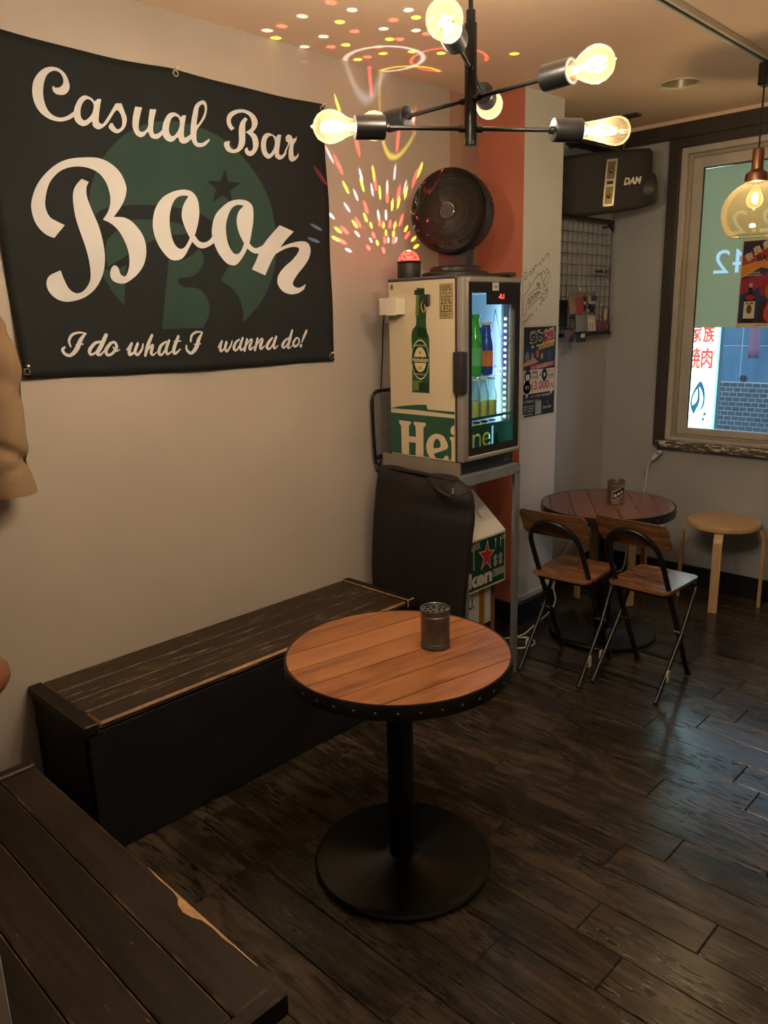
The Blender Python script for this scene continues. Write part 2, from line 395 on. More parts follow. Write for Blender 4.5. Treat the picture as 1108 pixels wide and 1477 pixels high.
class Print:
    """flat printed sheet: shapes in sheet coordinates (0..w, 0..h) laid on an origin with U, V and outward N; all inks in one mesh"""
    def __init__(s, o, U, V, N): s.o, s.U, s.V, s.N = Vector(o), Vector(U).normalized(), Vector(V).normalized(), Vector(N).normalized(); s.bm = nb(); s.mats = []; s.k = 0.0
    def mi(s, m):
        if m not in s.mats: s.mats.append(m)
        return s.mats.index(m)
    def fn(s, lift): return lambda x, y: s.o + s.U*x + s.V*y + s.N*lift
    def poly(s, pts, m, lift=0.0004, holes=(), curve=0):
        L_ = [pts]+list(holes)
        if curve: L_ = [spline2(l, curve) for l in L_]
        fill(s.bm, L_, s.fn(lift), s.mi(m))
    def rect(s, x0, y0, x1, y1, m, lift=0.0004): s.poly([(x0, y0), (x1, y0), (x1, y1), (x0, y1)], m, lift)
    def disc(s, x, y, rx, ry, m, lift=0.0004, n=28): s.poly([(x+rx*math.cos(2*PI*i/n), y+ry*math.sin(2*PI*i/n)) for i in range(n)], m, lift)
    def text(s, t, x0, y0, x1, y1, m, lift=0.0008, bold=0.0, rot=0.0, shear=0.0, mirror=False):
        """text stretched into the rectangle x0..x1, y0..y1"""
        V, F, (a, b, c, d) = text_geo(t, bold, shear); mi = s.mi(m)
        if not V: return
        sx = (x1-x0)/max(c-a, 1e-6); sy = (y1-y0)/max(d-b, 1e-6); cx, cy = (x0+x1)/2, (y0+y1)/2
        f = s.fn(lift); vs_ = []
        for v in V:
            x = x0+(v[0]-a)*sx; y = y0+(v[1]-b)*sy
            if mirror: x = x0+x1-x
            if rot: dx, dy = x-cx, y-cy; x = cx+dx*math.cos(rot)-dy*math.sin(rot); y = cy+dx*math.sin(rot)+dy*math.cos(rot)
            vs_.append(s.bm.verts.new(f(x, y)))
        for q in F:
            try: g = s.bm.faces.new([vs_[i] for i in q]); g.material_index = mi
            except ValueError: pass
    def heavy(s, t, x0, y0, x1, y1, m, lift, d, rot=0.0):
        """bold characters: the glyph printed several times, slightly shifted"""
        for dx, dy in ((0, 0), (d, 0), (-d, 0), (0, d), (0, -d), (d*0.7, d*0.7), (-d*0.7, d*0.7), (d*0.7, -d*0.7), (-d*0.7, -d*0.7)): s.text(t, x0+dx, y0+dy, x1+dx, y1+dy, m, lift+0.00001*dx/max(d, 1e-6), 0, rot)
    def star(s, x, y, r, m, lift=0.0008, inner=0.4, ry=None, rot=0.0):
        ry = ry or r
        s.poly([(x+(r if i % 2 == 0 else r*inner)*math.cos(PI/2+i*PI/5+rot), y+(ry if i % 2 == 0 else ry*inner)*math.sin(PI/2+i*PI/5+rot)) for i in range(10)], m, lift)
    def done(s, name, parent): return obj(name, s.bm, s.mats, parent, 0, fixn=False)
LETTERS = {
 'B': [([(1083,1780,1),(1048,1743,1),(1023,1753),(1001,1779),(993,1812),(997,1841),(1015,1879),(1042,1912),(1078,1942),(1116,1961),(1163,1971),(1210,1974),(1247,1962),(1275,1938),(1289,1904),(1284,1876),(1267,1847),(1236,1812,1),(1275,1812),(1305,1796),(1330,1762),(1335,1721),(1323,1680),(1298,1648),(1262,1623),(1239,1619),(1217,1626),(1208,1642),(1213,1663),(1225,1672),(1236,1665),(1242,1647),(1253,1640),(1263,1647),(1273,1674),(1275,1703),(1268,1735),(1250,1770),(1227,1791),(1200,1802,1),(1218,1824),(1229,1848),(1232,1875),(1225,1906),(1207,1931),(1180,1943),(1147,1945),(1113,1938),(1083,1922),(1056,1894),(1040,1859),(1034,1826),(1043,1800),(1062,1789)],),([(1151,1912,1),(1171,1905,1),(1162,1889),(1160,1862),(1170,1824),(1183,1786),(1191,1748),(1195,1704),(1191,1668),(1180,1636),(1157,1603),(1123,1579),(1088,1568),(1058,1566),(1033,1575),(1015,1595),(1011,1618),(1023,1639),(1056,1654,1),(1062,1632),(1075,1603),(1095,1590),(1117,1595),(1136,1615),(1145,1639),(1144,1679),(1136,1722),(1126,1760),(1118,1798),(1116,1836),(1120,1870),(1132,1893)],)],
 'oon': [([(1495,1913),(1525,1908),(1543,1886),(1546,1848),(1537,1812),(1518,1771),(1496,1739),(1468,1705),(1440,1693),(1411,1698),(1385,1727),(1370,1763),(1369,1802),(1383,1844),(1412,1880),(1453,1903)],[(1510,1895,1),(1481,1893),(1456,1877),(1437,1841),(1429,1801),(1431,1761),(1442,1737),(1459,1729),(1478,1738),(1499,1765,1),(1484,1797),(1477,1831),(1487,1864)]),([(1717,1901),(1748,1895),(1763,1877),(1762,1837),(1754,1804),(1739,1760),(1709,1716),(1679,1688),(1658,1684),(1636,1692),(1609,1723),(1593,1764),(1592,1798),(1610,1843),(1642,1873),(1676,1893)],[(1727,1882,1),(1699,1882),(1674,1865),(1654,1825),(1649,1788),(1654,1751),(1669,1725),(1687,1722),(1703,1734),(1717,1758,1),(1701,1791),(1695,1827),(1704,1859)]),([(1510,1770,1),(1521,1773,1),(1535,1757),(1557,1754),(1580,1764),(1594,1780,1),(1595,1754,1),(1572,1742),(1549,1735),(1527,1738),(1504,1756,1)],),([(1726,1762,1),(1739,1760,1),(1753,1747),(1770,1745),(1803,1758,1),(1791,1732,1),(1765,1726),(1745,1731),(1722,1746,1)],),([(1876,1827,1),(1942,1809,1),(1908,1782),(1875,1751,1),(1922,1767),(1973,1777),(2004,1772),(2015,1749),(2005,1720),(1979,1690),(1946,1661),(1921,1631),(1924,1617),(1943,1611),(1962,1616),(1979,1625,1),(1970,1606,1),(1941,1592),(1906,1588),(1873,1599),(1853,1625),(1858,1653),(1886,1682),(1926,1709),(1955,1736),(1960,1753),(1929,1755),(1891,1745),(1851,1727,1),(1828,1698),(1799,1653,1),(1741,1672,1),(1768,1712),(1780,1735),(1804,1763),(1835,1792)],)],
 'C': [([(1092,2147,1),(1098,2143),(1111,2146),(1122,2157),(1124,2173),(1116,2185),(1099,2186),(1080,2173),(1067,2148),(1061,2118),(1065,2090),(1078,2073),(1099,2067),(1121,2073),(1145,2089,1),(1147,2077,1),(1129,2066),(1102,2057),(1072,2059),(1048,2072),(1035,2093),(1032,2121),(1040,2151),(1060,2177),(1085,2193),(1113,2196),(1133,2184),(1141,2162),(1138,2144),(1124,2130),(1106,2126),(1094,2129),(1089,2138)],)],
 'as': [([(1185,2138),(1205,2135),(1214,2127,1),(1226,2136,1),(1237,2137,1),(1226,2101),(1221,2076),(1227,2070),(1239,2076),(1282,2133,1),(1301,2136,1),(1308,2113),(1312,2093),(1301,2068),(1279,2051),(1263,2052),(1251,2061),(1253,2070),(1263,2077),(1269,2068),(1278,2061),(1291,2069),(1296,2086),(1293,2106),(1280,2113),(1249,2075),(1230,2059),(1216,2053),(1202,2059),(1199,2071),(1184,2060),(1168,2055),(1151,2062),(1145,2077),(1149,2099),(1165,2125)],[(1193,2130),(1178,2119),(1168,2100),(1166,2080),(1174,2071),(1186,2076),(1202,2093),(1210,2114),(1206,2126)])],
 'u': [([(1345,2134,1),(1368,2135,1),(1355,2103),(1348,2075),(1354,2065),(1368,2069),(1381,2083),(1385,2103),(1394,2134,1),(1417,2137,1),(1405,2106),(1398,2075),(1403,2065),(1419,2071),(1440,2089,1),(1441,2076,1),(1418,2056),(1402,2051),(1387,2054),(1379,2067),(1364,2054),(1349,2049),(1335,2056),(1328,2076),(1333,2104)],)],
 'al': [([(1477,2138),(1494,2136),(1505,2128,1),(1511,2135,1),(1525,2137,1),(1514,2101),(1510,2074),(1517,2071),(1538,2085,1),(1538,2071,1),(1522,2057),(1506,2051),(1492,2055),(1487,2067),(1471,2055),(1456,2050),(1439,2056),(1431,2071),(1437,2100),(1456,2128)],[(1483,2128),(1469,2119),(1459,2098),(1456,2079),(1464,2068),(1476,2072),(1491,2089),(1499,2109),(1496,2125)]),([(1589,2190),(1603,2186),(1605,2167),(1595,2141),(1576,2117),(1560,2098),(1555,2073),(1558,2061),(1574,2061),(1590,2070),(1602,2077,1),(1603,2072,1),(1585,2055),(1563,2047),(1545,2052),(1535,2073),(1538,2105),(1548,2139),(1563,2173)],[(1590,2179),(1576,2168),(1568,2142),(1561,2113),(1580,2132),(1594,2156),(1596,2173)])],
 'B2': [([(1704,2122,1),(1689,2113,1),(1677,2126),(1675,2146),(1687,2166),(1718,2181),(1755,2186),(1788,2178),(1805,2159),(1798,2138),(1780,2120,1),(1796,2112),(1803,2089),(1793,2065),(1770,2045),(1750,2044),(1740,2055),(1743,2064),(1752,2068),(1756,2060),(1765,2059),(1776,2070),(1776,2096),(1765,2110),(1749,2116,1),(1774,2132),(1779,2150),(1770,2169),(1747,2176),(1720,2170),(1696,2154),(1691,2138),(1697,2127)],),([(1752,2163,1),(1761,2158,1),(1750,2141),(1747,2108),(1741,2076),(1720,2054),(1693,2044),(1667,2047),(1656,2063),(1660,2074),(1680,2080,1),(1678,2064),(1691,2055),(1708,2062),(1718,2084),(1721,2120),(1732,2146)],)],
 'ar': [([(1853,2128),(1874,2123),(1883,2118,1),(1891,2128,1),(1906,2129,1),(1896,2096),(1888,2065),(1901,2062),(1921,2080,1),(1921,2069,1),(1905,2053),(1885,2045),(1869,2053),(1870,2063),(1852,2049),(1836,2043),(1817,2055),(1812,2080),(1820,2107),(1835,2123)],[(1858,2120),(1841,2107),(1834,2083),(1838,2062),(1850,2061),(1868,2081),(1875,2103),(1870,2118)]),([(1926,2110),(1925,2123),(1937,2134),(1952,2132),(1957,2123),(1968,2126),(1978,2134,1),(1972,2118),(1959,2103),(1954,2076),(1958,2063),(1971,2070),(1979,2078,1),(1979,2068,1),(1961,2052),(1942,2045),(1930,2054),(1933,2079),(1941,2106),(1918,2070,1),(1913,2075,1),(1934,2105)],)],
 'emblem_dark': [([(1184,1819),(1268,1847),(1406,1858),(1530,1848),(1604,1819),(1657,1770),(1659,1705),(1608,1635,1),(1666,1595),(1695,1531),(1681,1469),(1626,1416),(1549,1389),(1350,1399,1),(1256,1444),(1244,1527,1),(1263,1675,1),(1220,1656),(1191,1661,1),(1186,1702),(1166,1747)],[(1297,1809,1),(1380,1814),(1466,1807),(1500,1781),(1418,1768),(1344,1743),(1250,1692),(1202,1667,1),(1207,1743)],[(1410,1697,1),(1469,1696),(1534,1733,1),(1550,1702),(1527,1663),(1487,1643),(1449,1639),(1440,1626),(1461,1611),(1522,1605),(1553,1566),(1554,1526),(1525,1480),(1491,1448),(1457,1419,1),(1358,1423,1)]),([(1657,1991,1),(1668,1953,1),(1719,1954,1),(1675,1926,1),(1683,1886,1),(1645,1909,1),(1600,1883,1),(1620,1924,1),(1585,1947,1),(1634,1951,1)],)],
}
TAG = [[(1113,1472,4),(1092,1476,6),(1068,1470,8),(1056,1453,8),(1059,1436,5)],[(1112,1473,4),(1094,1455,12),(1077,1428,14),(1056,1411,10),(1039,1415,9),(1032,1428,9),(1040,1435,6)],[(1077,1440,4),(1099,1442,4)],[(1156,1446,7),(1138,1443,9),(1118,1424,11),(1119,1410,8),(1135,1415,6),(1150,1433,5)],[(1176,1466,11),(1157,1436,13),(1141,1414,12),(1148,1407,7),(1164,1419,4)],[(1187,1441,9),(1169,1421,11),(1172,1406,9),(1188,1410,8),(1204,1428,10),(1200,1443,8),(1187,1441,8)],[(1193,1429,4),(1200,1416,4),(1213,1420,3)],[(1235,1418,3),(1257,1440,6),(1246,1422,12),(1244,1403,9),(1263,1413,7),(1277,1438,8),(1264,1413,10),(1271,1401,8),(1288,1418,7),(1294,1434,5)],[(1329,1460,9),(1311,1430,12),(1298,1398,9)],[(1301,1409,4),(1326,1429,8),(1327,1423,9),(1320,1406,11),(1326,1398,6),(1341,1407,3)],[(1379,1438,6),(1358,1426,10),(1348,1404,11),(1359,1398,7),(1383,1425,5)],[(1390,1441,9),(1376,1414,11),(1379,1398,8),(1396,1406,4)],[(1426,1453,10),(1405,1415,12),(1406,1398,9),(1429,1412,4)],[(1409,1437,5),(1433,1438,4)],[(1518,1464,4),(1496,1465,7),(1477,1455,8),(1470,1436,7)],[(1518,1462,4),(1502,1442,12),(1489,1416,14),(1467,1397,10),(1452,1408,9),(1452,1422,6)],[(1482,1425,4),(1506,1426,4)],[(1574,1411,3),(1595,1434,6),(1585,1416,12),(1585,1398,9),(1603,1408,6),(1615,1430,9),(1605,1408,11),(1612,1396,8),(1631,1415,7),(1639,1431,4)],[(1671,1434,6),(1654,1424,9),(1644,1405,12),(1655,1398,7),(1677,1421,5)],[(1687,1438,9),(1673,1412,11),(1675,1397,7),(1690,1406,3)],[(1706,1433,9),(1690,1395,10)],[(1693,1405,3),(1720,1431,6),(1728,1429,7),(1715,1408,11),(1716,1397,7),(1733,1406,4)],[(1753,1434,9),(1736,1395,10)],[(1740,1405,4),(1767,1431,6),(1775,1429,7),(1762,1408,12),(1764,1397,7),(1780,1407,4)],[(1818,1435,6),(1803,1422,10),(1790,1404,12),(1802,1396,7),(1825,1419,5)],[(1836,1438,9),(1822,1411,12),(1824,1396,7),(1841,1406,4)],[(1894,1431,6),(1876,1423,9),(1862,1405,12),(1871,1397,7),(1893,1416,5)],[(1911,1458,9),(1898,1425,13),(1888,1398,10),(1898,1396,5),(1912,1405,3)],[(1930,1430,7),(1916,1413,11),(1922,1399,9),(1941,1408,8),(1944,1425,7),(1932,1431,6)],[(1981,1454,11),(1968,1432,10),(1957,1412,4)],[(1954,1402,11),(1952,1399,11)]]
DOTS = [('r',-2350,2187,2062),('r',-2350,2281,1861),('r',-2350,2327,1920),('r',-2350,2208,1829),('r',-2350,2192,1787),('r',-2350,2383,2018),('r',-2350,2451,1977),('r',-2350,2518,1987),('r',-2350,2619,2055),('r',-2350,2366,1819),('r',-2350,2462,1867),('r',-2350,2530,1886),('r',-2350,2567,1829),('r',-2350,2403,1869),('r',-2350,2430,1803),('r',-2350,2482,1805),('r',-2350,2335,1770),('r',-2350,2421,1763),('r',-2350,2289,2145),('r',-2350,2370,2386),('r',-2350,2520,2192),('r',-2350,2625,2290),('r',-2350,2884,2333),('r',-2350,2078,2024),('y',-2350,2222,1985),('y',-2350,2310,2002),('y',-2350,2375,2050),('y',-2350,2408,1983),('y',-2350,2263,1855),('y',-2350,2323,1883),('y',-2350,2353,1856),('y',-2350,2174,1827),('y',-2350,2160,1795),('y',-2350,2425,1860),('y',-2350,2479,1941),('y',-2350,2517,1954),('y',-2350,2492,1864),('y',-2350,2560,1854),('y',-2350,2609,1946),('y',-2350,2564,1996),('y',-2350,2652,2092),('y',-2350,2483,1830),('y',-2350,2386,1791),('y',-2350,2439,1832),('y',-2350,2606,1816),('y',-2350,2621,1786),('y',-2350,2748,2077),('y',-2350,2197,2263),('w',-2350,2144,2092),('w',-2350,2274,1962),('w',-2350,2225,1913),('w',-2350,2138,1879),('w',-2350,2305,2038),('w',-2350,2365,1989),('w',-2350,2452,2006),('w',-2350,2498,2067),('w',-2350,2441,1900),('w',-2350,2397,1897),('w',-2350,2275,1819),('w',-2350,2350,1799),('w',-2350,2557,2015),('w',-2350,2497,1806),('w',-2350,2224,1756),('w',-2350,2709,2216),('w',-2350,2452,1804),('w',-2350,2036,1837),('w',-2350,2020,1788),('r',-2227,1843,2430),('r',-1973,1829,2430),('r',-2104,2054,2430),('r',-1946,2077,2430),('r',-2271,2098,2430),('r',-2267,2274,2430),('r',-2160,2225,2430),('r',-2057,2225,2430),('r',-1958,2256,2430),('r',-2323,2764,2430),('r',-2129,2855,2430),('r',-1527,3736,2430),('y',-2074,1959,2430),('y',-1883,2116,2430),('y',-2328,1897,2430),('y',-2080,2199,2430),('y',-2223,2125,2430),('y',-2201,2290,2430),('y',-2311,2268,2430),('y',-2059,2449,2430),('y',-2118,2357,2430),('y',-1884,2660,2430),('w',-2116,1836,2430),('w',-1973,1918,2430),('w',-1856,2051,2430),('w',-2290,1831,2430),('w',-2210,2009,2430),('w',-2023,2110,2430),('w',-1962,2204,2430),('w',-2332,2028,2430),('w',-2288,2658,2430),('r',-2379,3050,2211),('r',-2212,3050,2168),('r',-2307,3050,2033),('r',-2153,3050,2015),('r',-2240,3050,1882),('y',-2264,3050,2153),('y',-2172,3050,1923),('w',-2266,3050,2096),('w',-2156,3050,2357)]
SIDE = {
 'H': [(-2105,1105,1),(-2043,1103,1),(-2044,1095,1),(-2054,1086,1),(-2054,1046,1),(-2018,1046,1),(-2019,1086,1),(-2029,1096,1),(-2028,1104,1),(-1967,1104,1),(-1966,1094,1),(-1979,1084,1),(-1980,973,1),(-2021,973,1),(-2019,1023,1),(-2055,1022,1),(-2055,974,1),(-2094,974,1),(-2095,1083,1),(-2105,1093,1)],
 'e': [(-1910,1067),(-1881,1061),(-1863,1040),(-1857,1023,1),(-1868,1011),(-1927,990,1),(-1925,982),(-1916,973,1),(-1947,973,1),(-1960,989),(-1966,1015),(-1956,1042),(-1935,1060)],
 'eh': [(-1912,1048),(-1922,1041),(-1929,1024),(-1927,1009,1),(-1901,1015),(-1893,1022),(-1898,1040)],
 'et': [(-1882,974,1),(-1868,988),(-1856,984),(-1855,972,1)],
 'id': [(-1828,1105,1),(-1837,1100),(-1845,1088),(-1841,1073),(-1828,1068,1)],
 'is': [(-1851,1054,1),(-1846,1060,1),(-1828,1063,1),(-1828,974,1),(-1846,974,1),(-1841,985),(-1841,1042)],
 'flag': [(-2151,1149,1),(-2089,1161),(-2017,1169),(-1966,1172),(-1961,1166),(-1956,1156),(-1948,1155),(-1826,1155,1),(-1826,1144,1),(-2017,1150,1),(-2090,1149,1)],
 'band': [(-2149,1132,1),(-1826,1131,1),(-1828,974,1),(-2156,972,1)],
 'bottle': [(-2005,1599,1),(-1966,1597,1),(-1965,1576),(-1965,1537),(-1959,1516),(-1960,1473),(-1956,1443),(-1946,1419),(-1945,1364),(-1947,1224),(-1955,1217),(-2028,1217),(-2034,1223),(-2031,1363),(-2034,1419),(-2027,1450),(-2010,1468),(-2008,1517),(-2003,1577)],
 'no': [(-2325,998),(-2301,970),(-2286,919),(-2284,851),(-2295,811),(-2335,760,1),(-2307,810),(-2296,862),(-2303,913),(-2320,949),(-2332,957,1),(-2321,912),(-2321,849),(-2338,803),(-2357,758,1),(-2380,806),(-2386,852),(-2375,909),(-2355,956)],
 'noh': [(-2341,944,1),(-2336,900),(-2342,854),(-2369,824,1),(-2374,852),(-2366,898)],
}
# ================================================================ THE ROOM
XL, YW, ZC = -2.35, 4.17, 2.43          # left wall, window wall, ceiling
XR, YB = 1.7, -1.9                      # behind the photographer
# floor: dark slab and laid planks
bm = nb(); box(bm, (XL-0.1, YB-0.1, -0.06), (XR+0.1, YW+0.1, -0.004)); floor = struct('floor', bm, M_SLAB)
PW, PL = 0.129, 0.635
joint = {0: -.955, 1: -.705, 2: -.833, 3: -.58, 4: -.90, 5: -.782, 6: -1.19, 7: -.962, 8: -.705, 9: -.79, 10: -1.165, 11: -1.023}
PLANK_MESH = {}
def plank(x0, x1, y0, y1):
    L_ = round(x1-x0, 3)
    if L_ not in PLANK_MESH:
        b = nb(); box(b, (0, 0.0010, -0.012), (L_-0.0022, PW-0.0010, 0), 0.0018)
        bmesh.ops.recalc_face_normals(b, faces=b.faces)
        me = bpy.data.meshes.new('plank'); b.to_mesh(me); b.free(); me.materials.append(M_FLOOR); PLANK_MESH[L_] = me
    o = bpy.data.objects.new('plank', PLANK_MESH[L_]); COL.objects.link(o); o.parent = floor
    o.location = (x0, y0, random.uniform(-0.0004, 0.0002))
rnd2 = random.Random(3)
for r in range(-6, 23):
    y0 = 1.232+PW*r
    if y0 > YW-0.01: continue
    j = joint.get(r, -0.6-rnd2.random()*PL); x = j
    while x > XL: x -= PL
    while x < 0.45:
        x0 = max(x, XL+0.001)
        plank(x0, x+PL, y0, y0+PW); x += PL
# walls
bm = nb(); box(bm, (XL-0.1, YB, -0.004), (XL, 2.85, ZC)); struct('wall_left', bm, M_WALL)
bm = nb(); box(bm, (XL-0.1, 2.85, -0.004), (XL, 3.05, ZC)); struct('wall_alcove', bm, M_ROSE)
# pillar: red on the face that closes the alcove, pale grey towards the room
bm = nb(); box(bm, (XL-0.1, 3.05, -0.004), (-2.10, 3.36, ZC))
bm.faces.ensure_lookup_table()
for f in bm.faces: f.normal_update(); f.material_index = 1 if f.normal.y < -0.5 else 0
pillar = struct('wall_pillar', bm, [M_PILLAR, M_RED])
bm = nb(); box(bm, (XL-0.1, 3.36, -0.004), (-2.284, YW, ZC)); struct('wall_recess', bm, M_RECESS)
WX0, WX1, WZ0, WZ1 = -1.905, -0.80, 0.80, 2.292      # window opening
bm = nb()
box(bm, (XL-0.1, YW, -0.004), (WX0, YW+0.14, ZC)); box(bm, (WX1, YW, -0.004), (XR, YW+0.14, ZC))
box(bm, (WX0, YW, -0.004), (WX1, YW+0.14, WZ0)); box(bm, (WX0, YW, WZ1), (WX1, YW+0.14, ZC))
struct('wall_window', bm, M_WALLW)
bm = nb(); box(bm, (XR, YB, -0.004), (XR+0.1, YW+0.14, ZC)); struct('wall_right', bm, M_WALL)
bm = nb(); box(bm, (XL-0.1, YB-0.1, -0.004), (XR+0.1, YB, ZC)); struct('wall_back', bm, M_WALL)
# ceiling with the hole of the downlight left as a recess
DLX, DLY, DLR = -1.645, 3.525, 0.078
bm = nb()
n = 32; circ = [(DLX+DLR*math.cos(2*PI*i/n), DLY+DLR*math.sin(2*PI*i/n)) for i in range(n)]
fill(bm, [[(XL-0.1, YB-0.1), (XR+0.1, YB-0.1), (XR+0.1, YW+0.14), (XL-0.1, YW+0.14)], circ], lambda x, y: Vector((x, y, ZC)))
fill(bm, [[(XL-0.1, YB-0.1), (XR+0.1, YB-0.1), (XR+0.1, YW+0.14), (XL-0.1, YW+0.14)]], lambda x, y: Vector((x, y, ZC+0.12)))
lathe(bm, [(DLR, ZC), (DLR*0.97, ZC+0.07), (0.001, ZC+0.072)], (DLX, DLY, 0), n=32)
struct('ceiling', bm, M_CEIL)
# mouldings
bm = nb(); box(bm, (-2.284, YW-0.022, 2.408), (XR, YW, ZC), 0.004); struct('trim_1', bm, M_CEIL)
bm = nb()
box(bm, (-2.284, YW-0.03, 2.337), (XR, YW, 2.408), 0.003)
box(bm, (-1.965, YW-0.026, WZ1), (XR, YW, 2.337), 0.002)
struct('trim_2', bm, M_TRIM)
bm = nb(); box(bm, (-1.965, YW-0.03, 0.765), (WX0, YW, 2.337), 0.004); struct('trim_3', bm, M_TRIM)
# worn sill
sill = nb(); box(sill, (-1.945, YW-0.05, 0.757), (-0.75, YW+0.02, WZ0), 0.008, 0, 1)
M_SILL = wood('chipped_sill_paint', ((0.03, 0.025, 0.02), (0.06, 0.05, 0.04), (0.10, 0.085, 0.07)), (4, 30, 30), 0.5, 0.2, wear=(0.62, 0.58, 0.5), wear_at=0.52, wscale=(14, 40, 60))
struct('trim_4', sill, [M_SILL, M_SILL])
# baseboards
bm = nb(); box(bm, (-2.27, YW-0.014, 0), (XR, YW, 0.11), 0.002); struct('baseboard_window', bm, M_BASEB)
bm = nb(); box(bm, (-2.284, 3.36, 0), (-2.27, YW, 0.11), 0.002); struct('baseboard_recess', bm, M_BASEB)
bm = nb(); box(bm, (-2.10, 3.04, 0), (-2.086, 3.36, 0.105), 0.002); box(bm, (XL, 3.036, 0), (-2.086, 3.05, 0.105), 0.002); struct('baseboard_pillar', bm, M_BASEB)
bm = nb(); box(bm, (XL, YB, 0), (XL+0.012, 3.03, 0.07), 0.002); struct('baseboard_left', bm, M_BASEB)

# window: outer frame, sash, glass, film
win = nb()
def rectframe(bm, x0, x1, z0, z1, w, y0, y1, bev=0.003, mat=0):
    box(bm, (x0, y0, z0), (x0+w, y1, z1), bev, mat); box(bm, (x1-w, y0, z0), (x1, y1, z1), bev, mat)
    box(bm, (x0+w, y0, z1-w), (x1-w, y1, z1), bev, mat); box(bm, (x0+w, y0, z0), (x1-w, y1, z0+w*0.7), bev, mat)
rectframe(win, WX0, WX1, WZ0, WZ1, 0.030, YW-0.012, YW+0.12)
window = struct('window_1', win, M_ALU, 30)
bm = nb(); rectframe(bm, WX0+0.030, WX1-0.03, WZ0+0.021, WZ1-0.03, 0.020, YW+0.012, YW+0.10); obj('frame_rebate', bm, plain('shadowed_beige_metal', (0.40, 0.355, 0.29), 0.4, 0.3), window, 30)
bm = nb(); rectframe(bm, WX0+0.050, WX1-0.05, WZ0+0.036, WZ1-0.05, 0.052, YW+0.020, YW+0.055); obj('sash', bm, M_ALU, window, 30)
GX0, GX1, GZ0, GZ1 = WX0+0.101, WX1-0.101, WZ0+0.071, WZ1-0.101
bm = nb(); box(bm, (GX0, YW+0.036, GZ0), (GX1, YW+0.041, GZ1)); obj('pane', bm, M_CLEAR, window, 0)
bm = nb(); box(bm, (GX0-0.002, YW+0.0335, GZ0), (GX0+0.006, YW+0.0365, GZ1)); box(bm, (GX0, YW+0.0335, GZ1-0.006), (GX1, YW+0.0365, GZ1)); obj('gasket', bm, M_BLACKM, window, 0)
M_FILM = film('green_window_film', (0.42, 0.35, 0.17), 0.85)
# numbers cut in the film, reversed from inside
M_DIG = film('pale_blue_letter_film', (0.85, 0.93, 0.93), 0.93)
bm = nb(); bd = nb(); holes = []
for c_, x0, x1, z0, z1 in (('2', -1.653, -1.575, 1.858, 1.968), ('.', -1.545, -1.527, 1.858, 1.876), ('2', -1.51, -1.43, 1.858, 1.968), ('2', -1.722, -1.643, 1.672, 1.786), ('4', -1.628, -1.540, 1.672, 1.786)):
    lp = [[(x1-p[0]*(x1-x0), z0+p[1]*(z1-z0)) for p in l] for l in text_loops(c_)]
    holes.append(lp[0]); fill(bd, lp, lambda x, z: Vector((x, YW+0.0421, z)))
    for inner in lp[1:]: fill(bm, [inner], lambda x, z: Vector((x, YW+0.0420, z)))
fill(bm, [[(GX0-0.004, 1.403), (GX1, 1.403), (GX1, GZ1-0.004), (GX0-0.004, GZ1-0.006)]]+holes, lambda x, z: Vector((x, YW+0.0420, z)))
obj('window_film', bm, M_FILM, window, 0); obj('film_number', bd, M_DIG, window, 0)

# small service parts on the ceiling and the pillar foot
t = thing('ceiling_downlight', 'round white recessed downlight, switched off, in the ceiling near the window', 'downlight', (DLX, DLY, ZC))
bm = nb(); lathe(bm, [(DLR-0.003, ZC+0.004), (DLR-0.001, ZC-0.003), (DLR+0.012, ZC-0.005), (DLR+0.015, ZC-0.001)], (DLX, DLY, 0), n=40); obj('trim_ring', bm, plain('cream_ring', (0.72, 0.64, 0.5), 0.4), t)
bm = nb(); lathe(bm, [(DLR-0.004, ZC+0.003), (DLR*0.8, ZC+0.05), (0.02, ZC+0.06)], (DLX, DLY, 0), n=40); obj('reflector', bm, plain('dull_reflector', (0.34, 0.28, 0.19), 0.35, 0.3), t)
t = thing('ceiling_hatch', 'small dark ceiling bracket above the black speaker by the corner', 'bracket', (-2.03, 3.89, ZC))
bm = nb(); box(bm, (-2.10, 3.845, ZC-0.012), (-2.0, 3.895, ZC), 0.003); obj('plate', bm, M_TRIM, t)
bm = nb(); box(bm, (-2.085, 3.86, ZC-0.03), (-2.06, 3.885, ZC-0.012), 0.002); obj('lug', bm, M_TRIM, t)
# lighting track
t = thing('lighting_track', 'long black lighting track along the ceiling with pale edges', 'lighting track', (-1.255, 1.5, ZC))
M_TRACKW = plain('pale_track_edge', (0.66, 0.60, 0.5), 0.4)
bm = nb(); box(bm, (-1.275, 0.2, ZC-0.02), (-1.263, 4.05, ZC), 0.002); box(bm, (-1.247, 0.2, ZC-0.02), (-1.235, 4.05, ZC), 0.002); obj('track_edge', bm, M_TRACKW, t)
bm = nb(); box(bm, (-1.263, 0.2, ZC-0.014), (-1.247, 4.05, ZC)); obj('track_channel', bm, M_BLACK, t)
bm = nb(); box(bm, (-1.276, 4.05, ZC-0.021), (-1.234, 4.07, ZC), 0.002); obj('end_cap', bm, M_TRACKW, t)
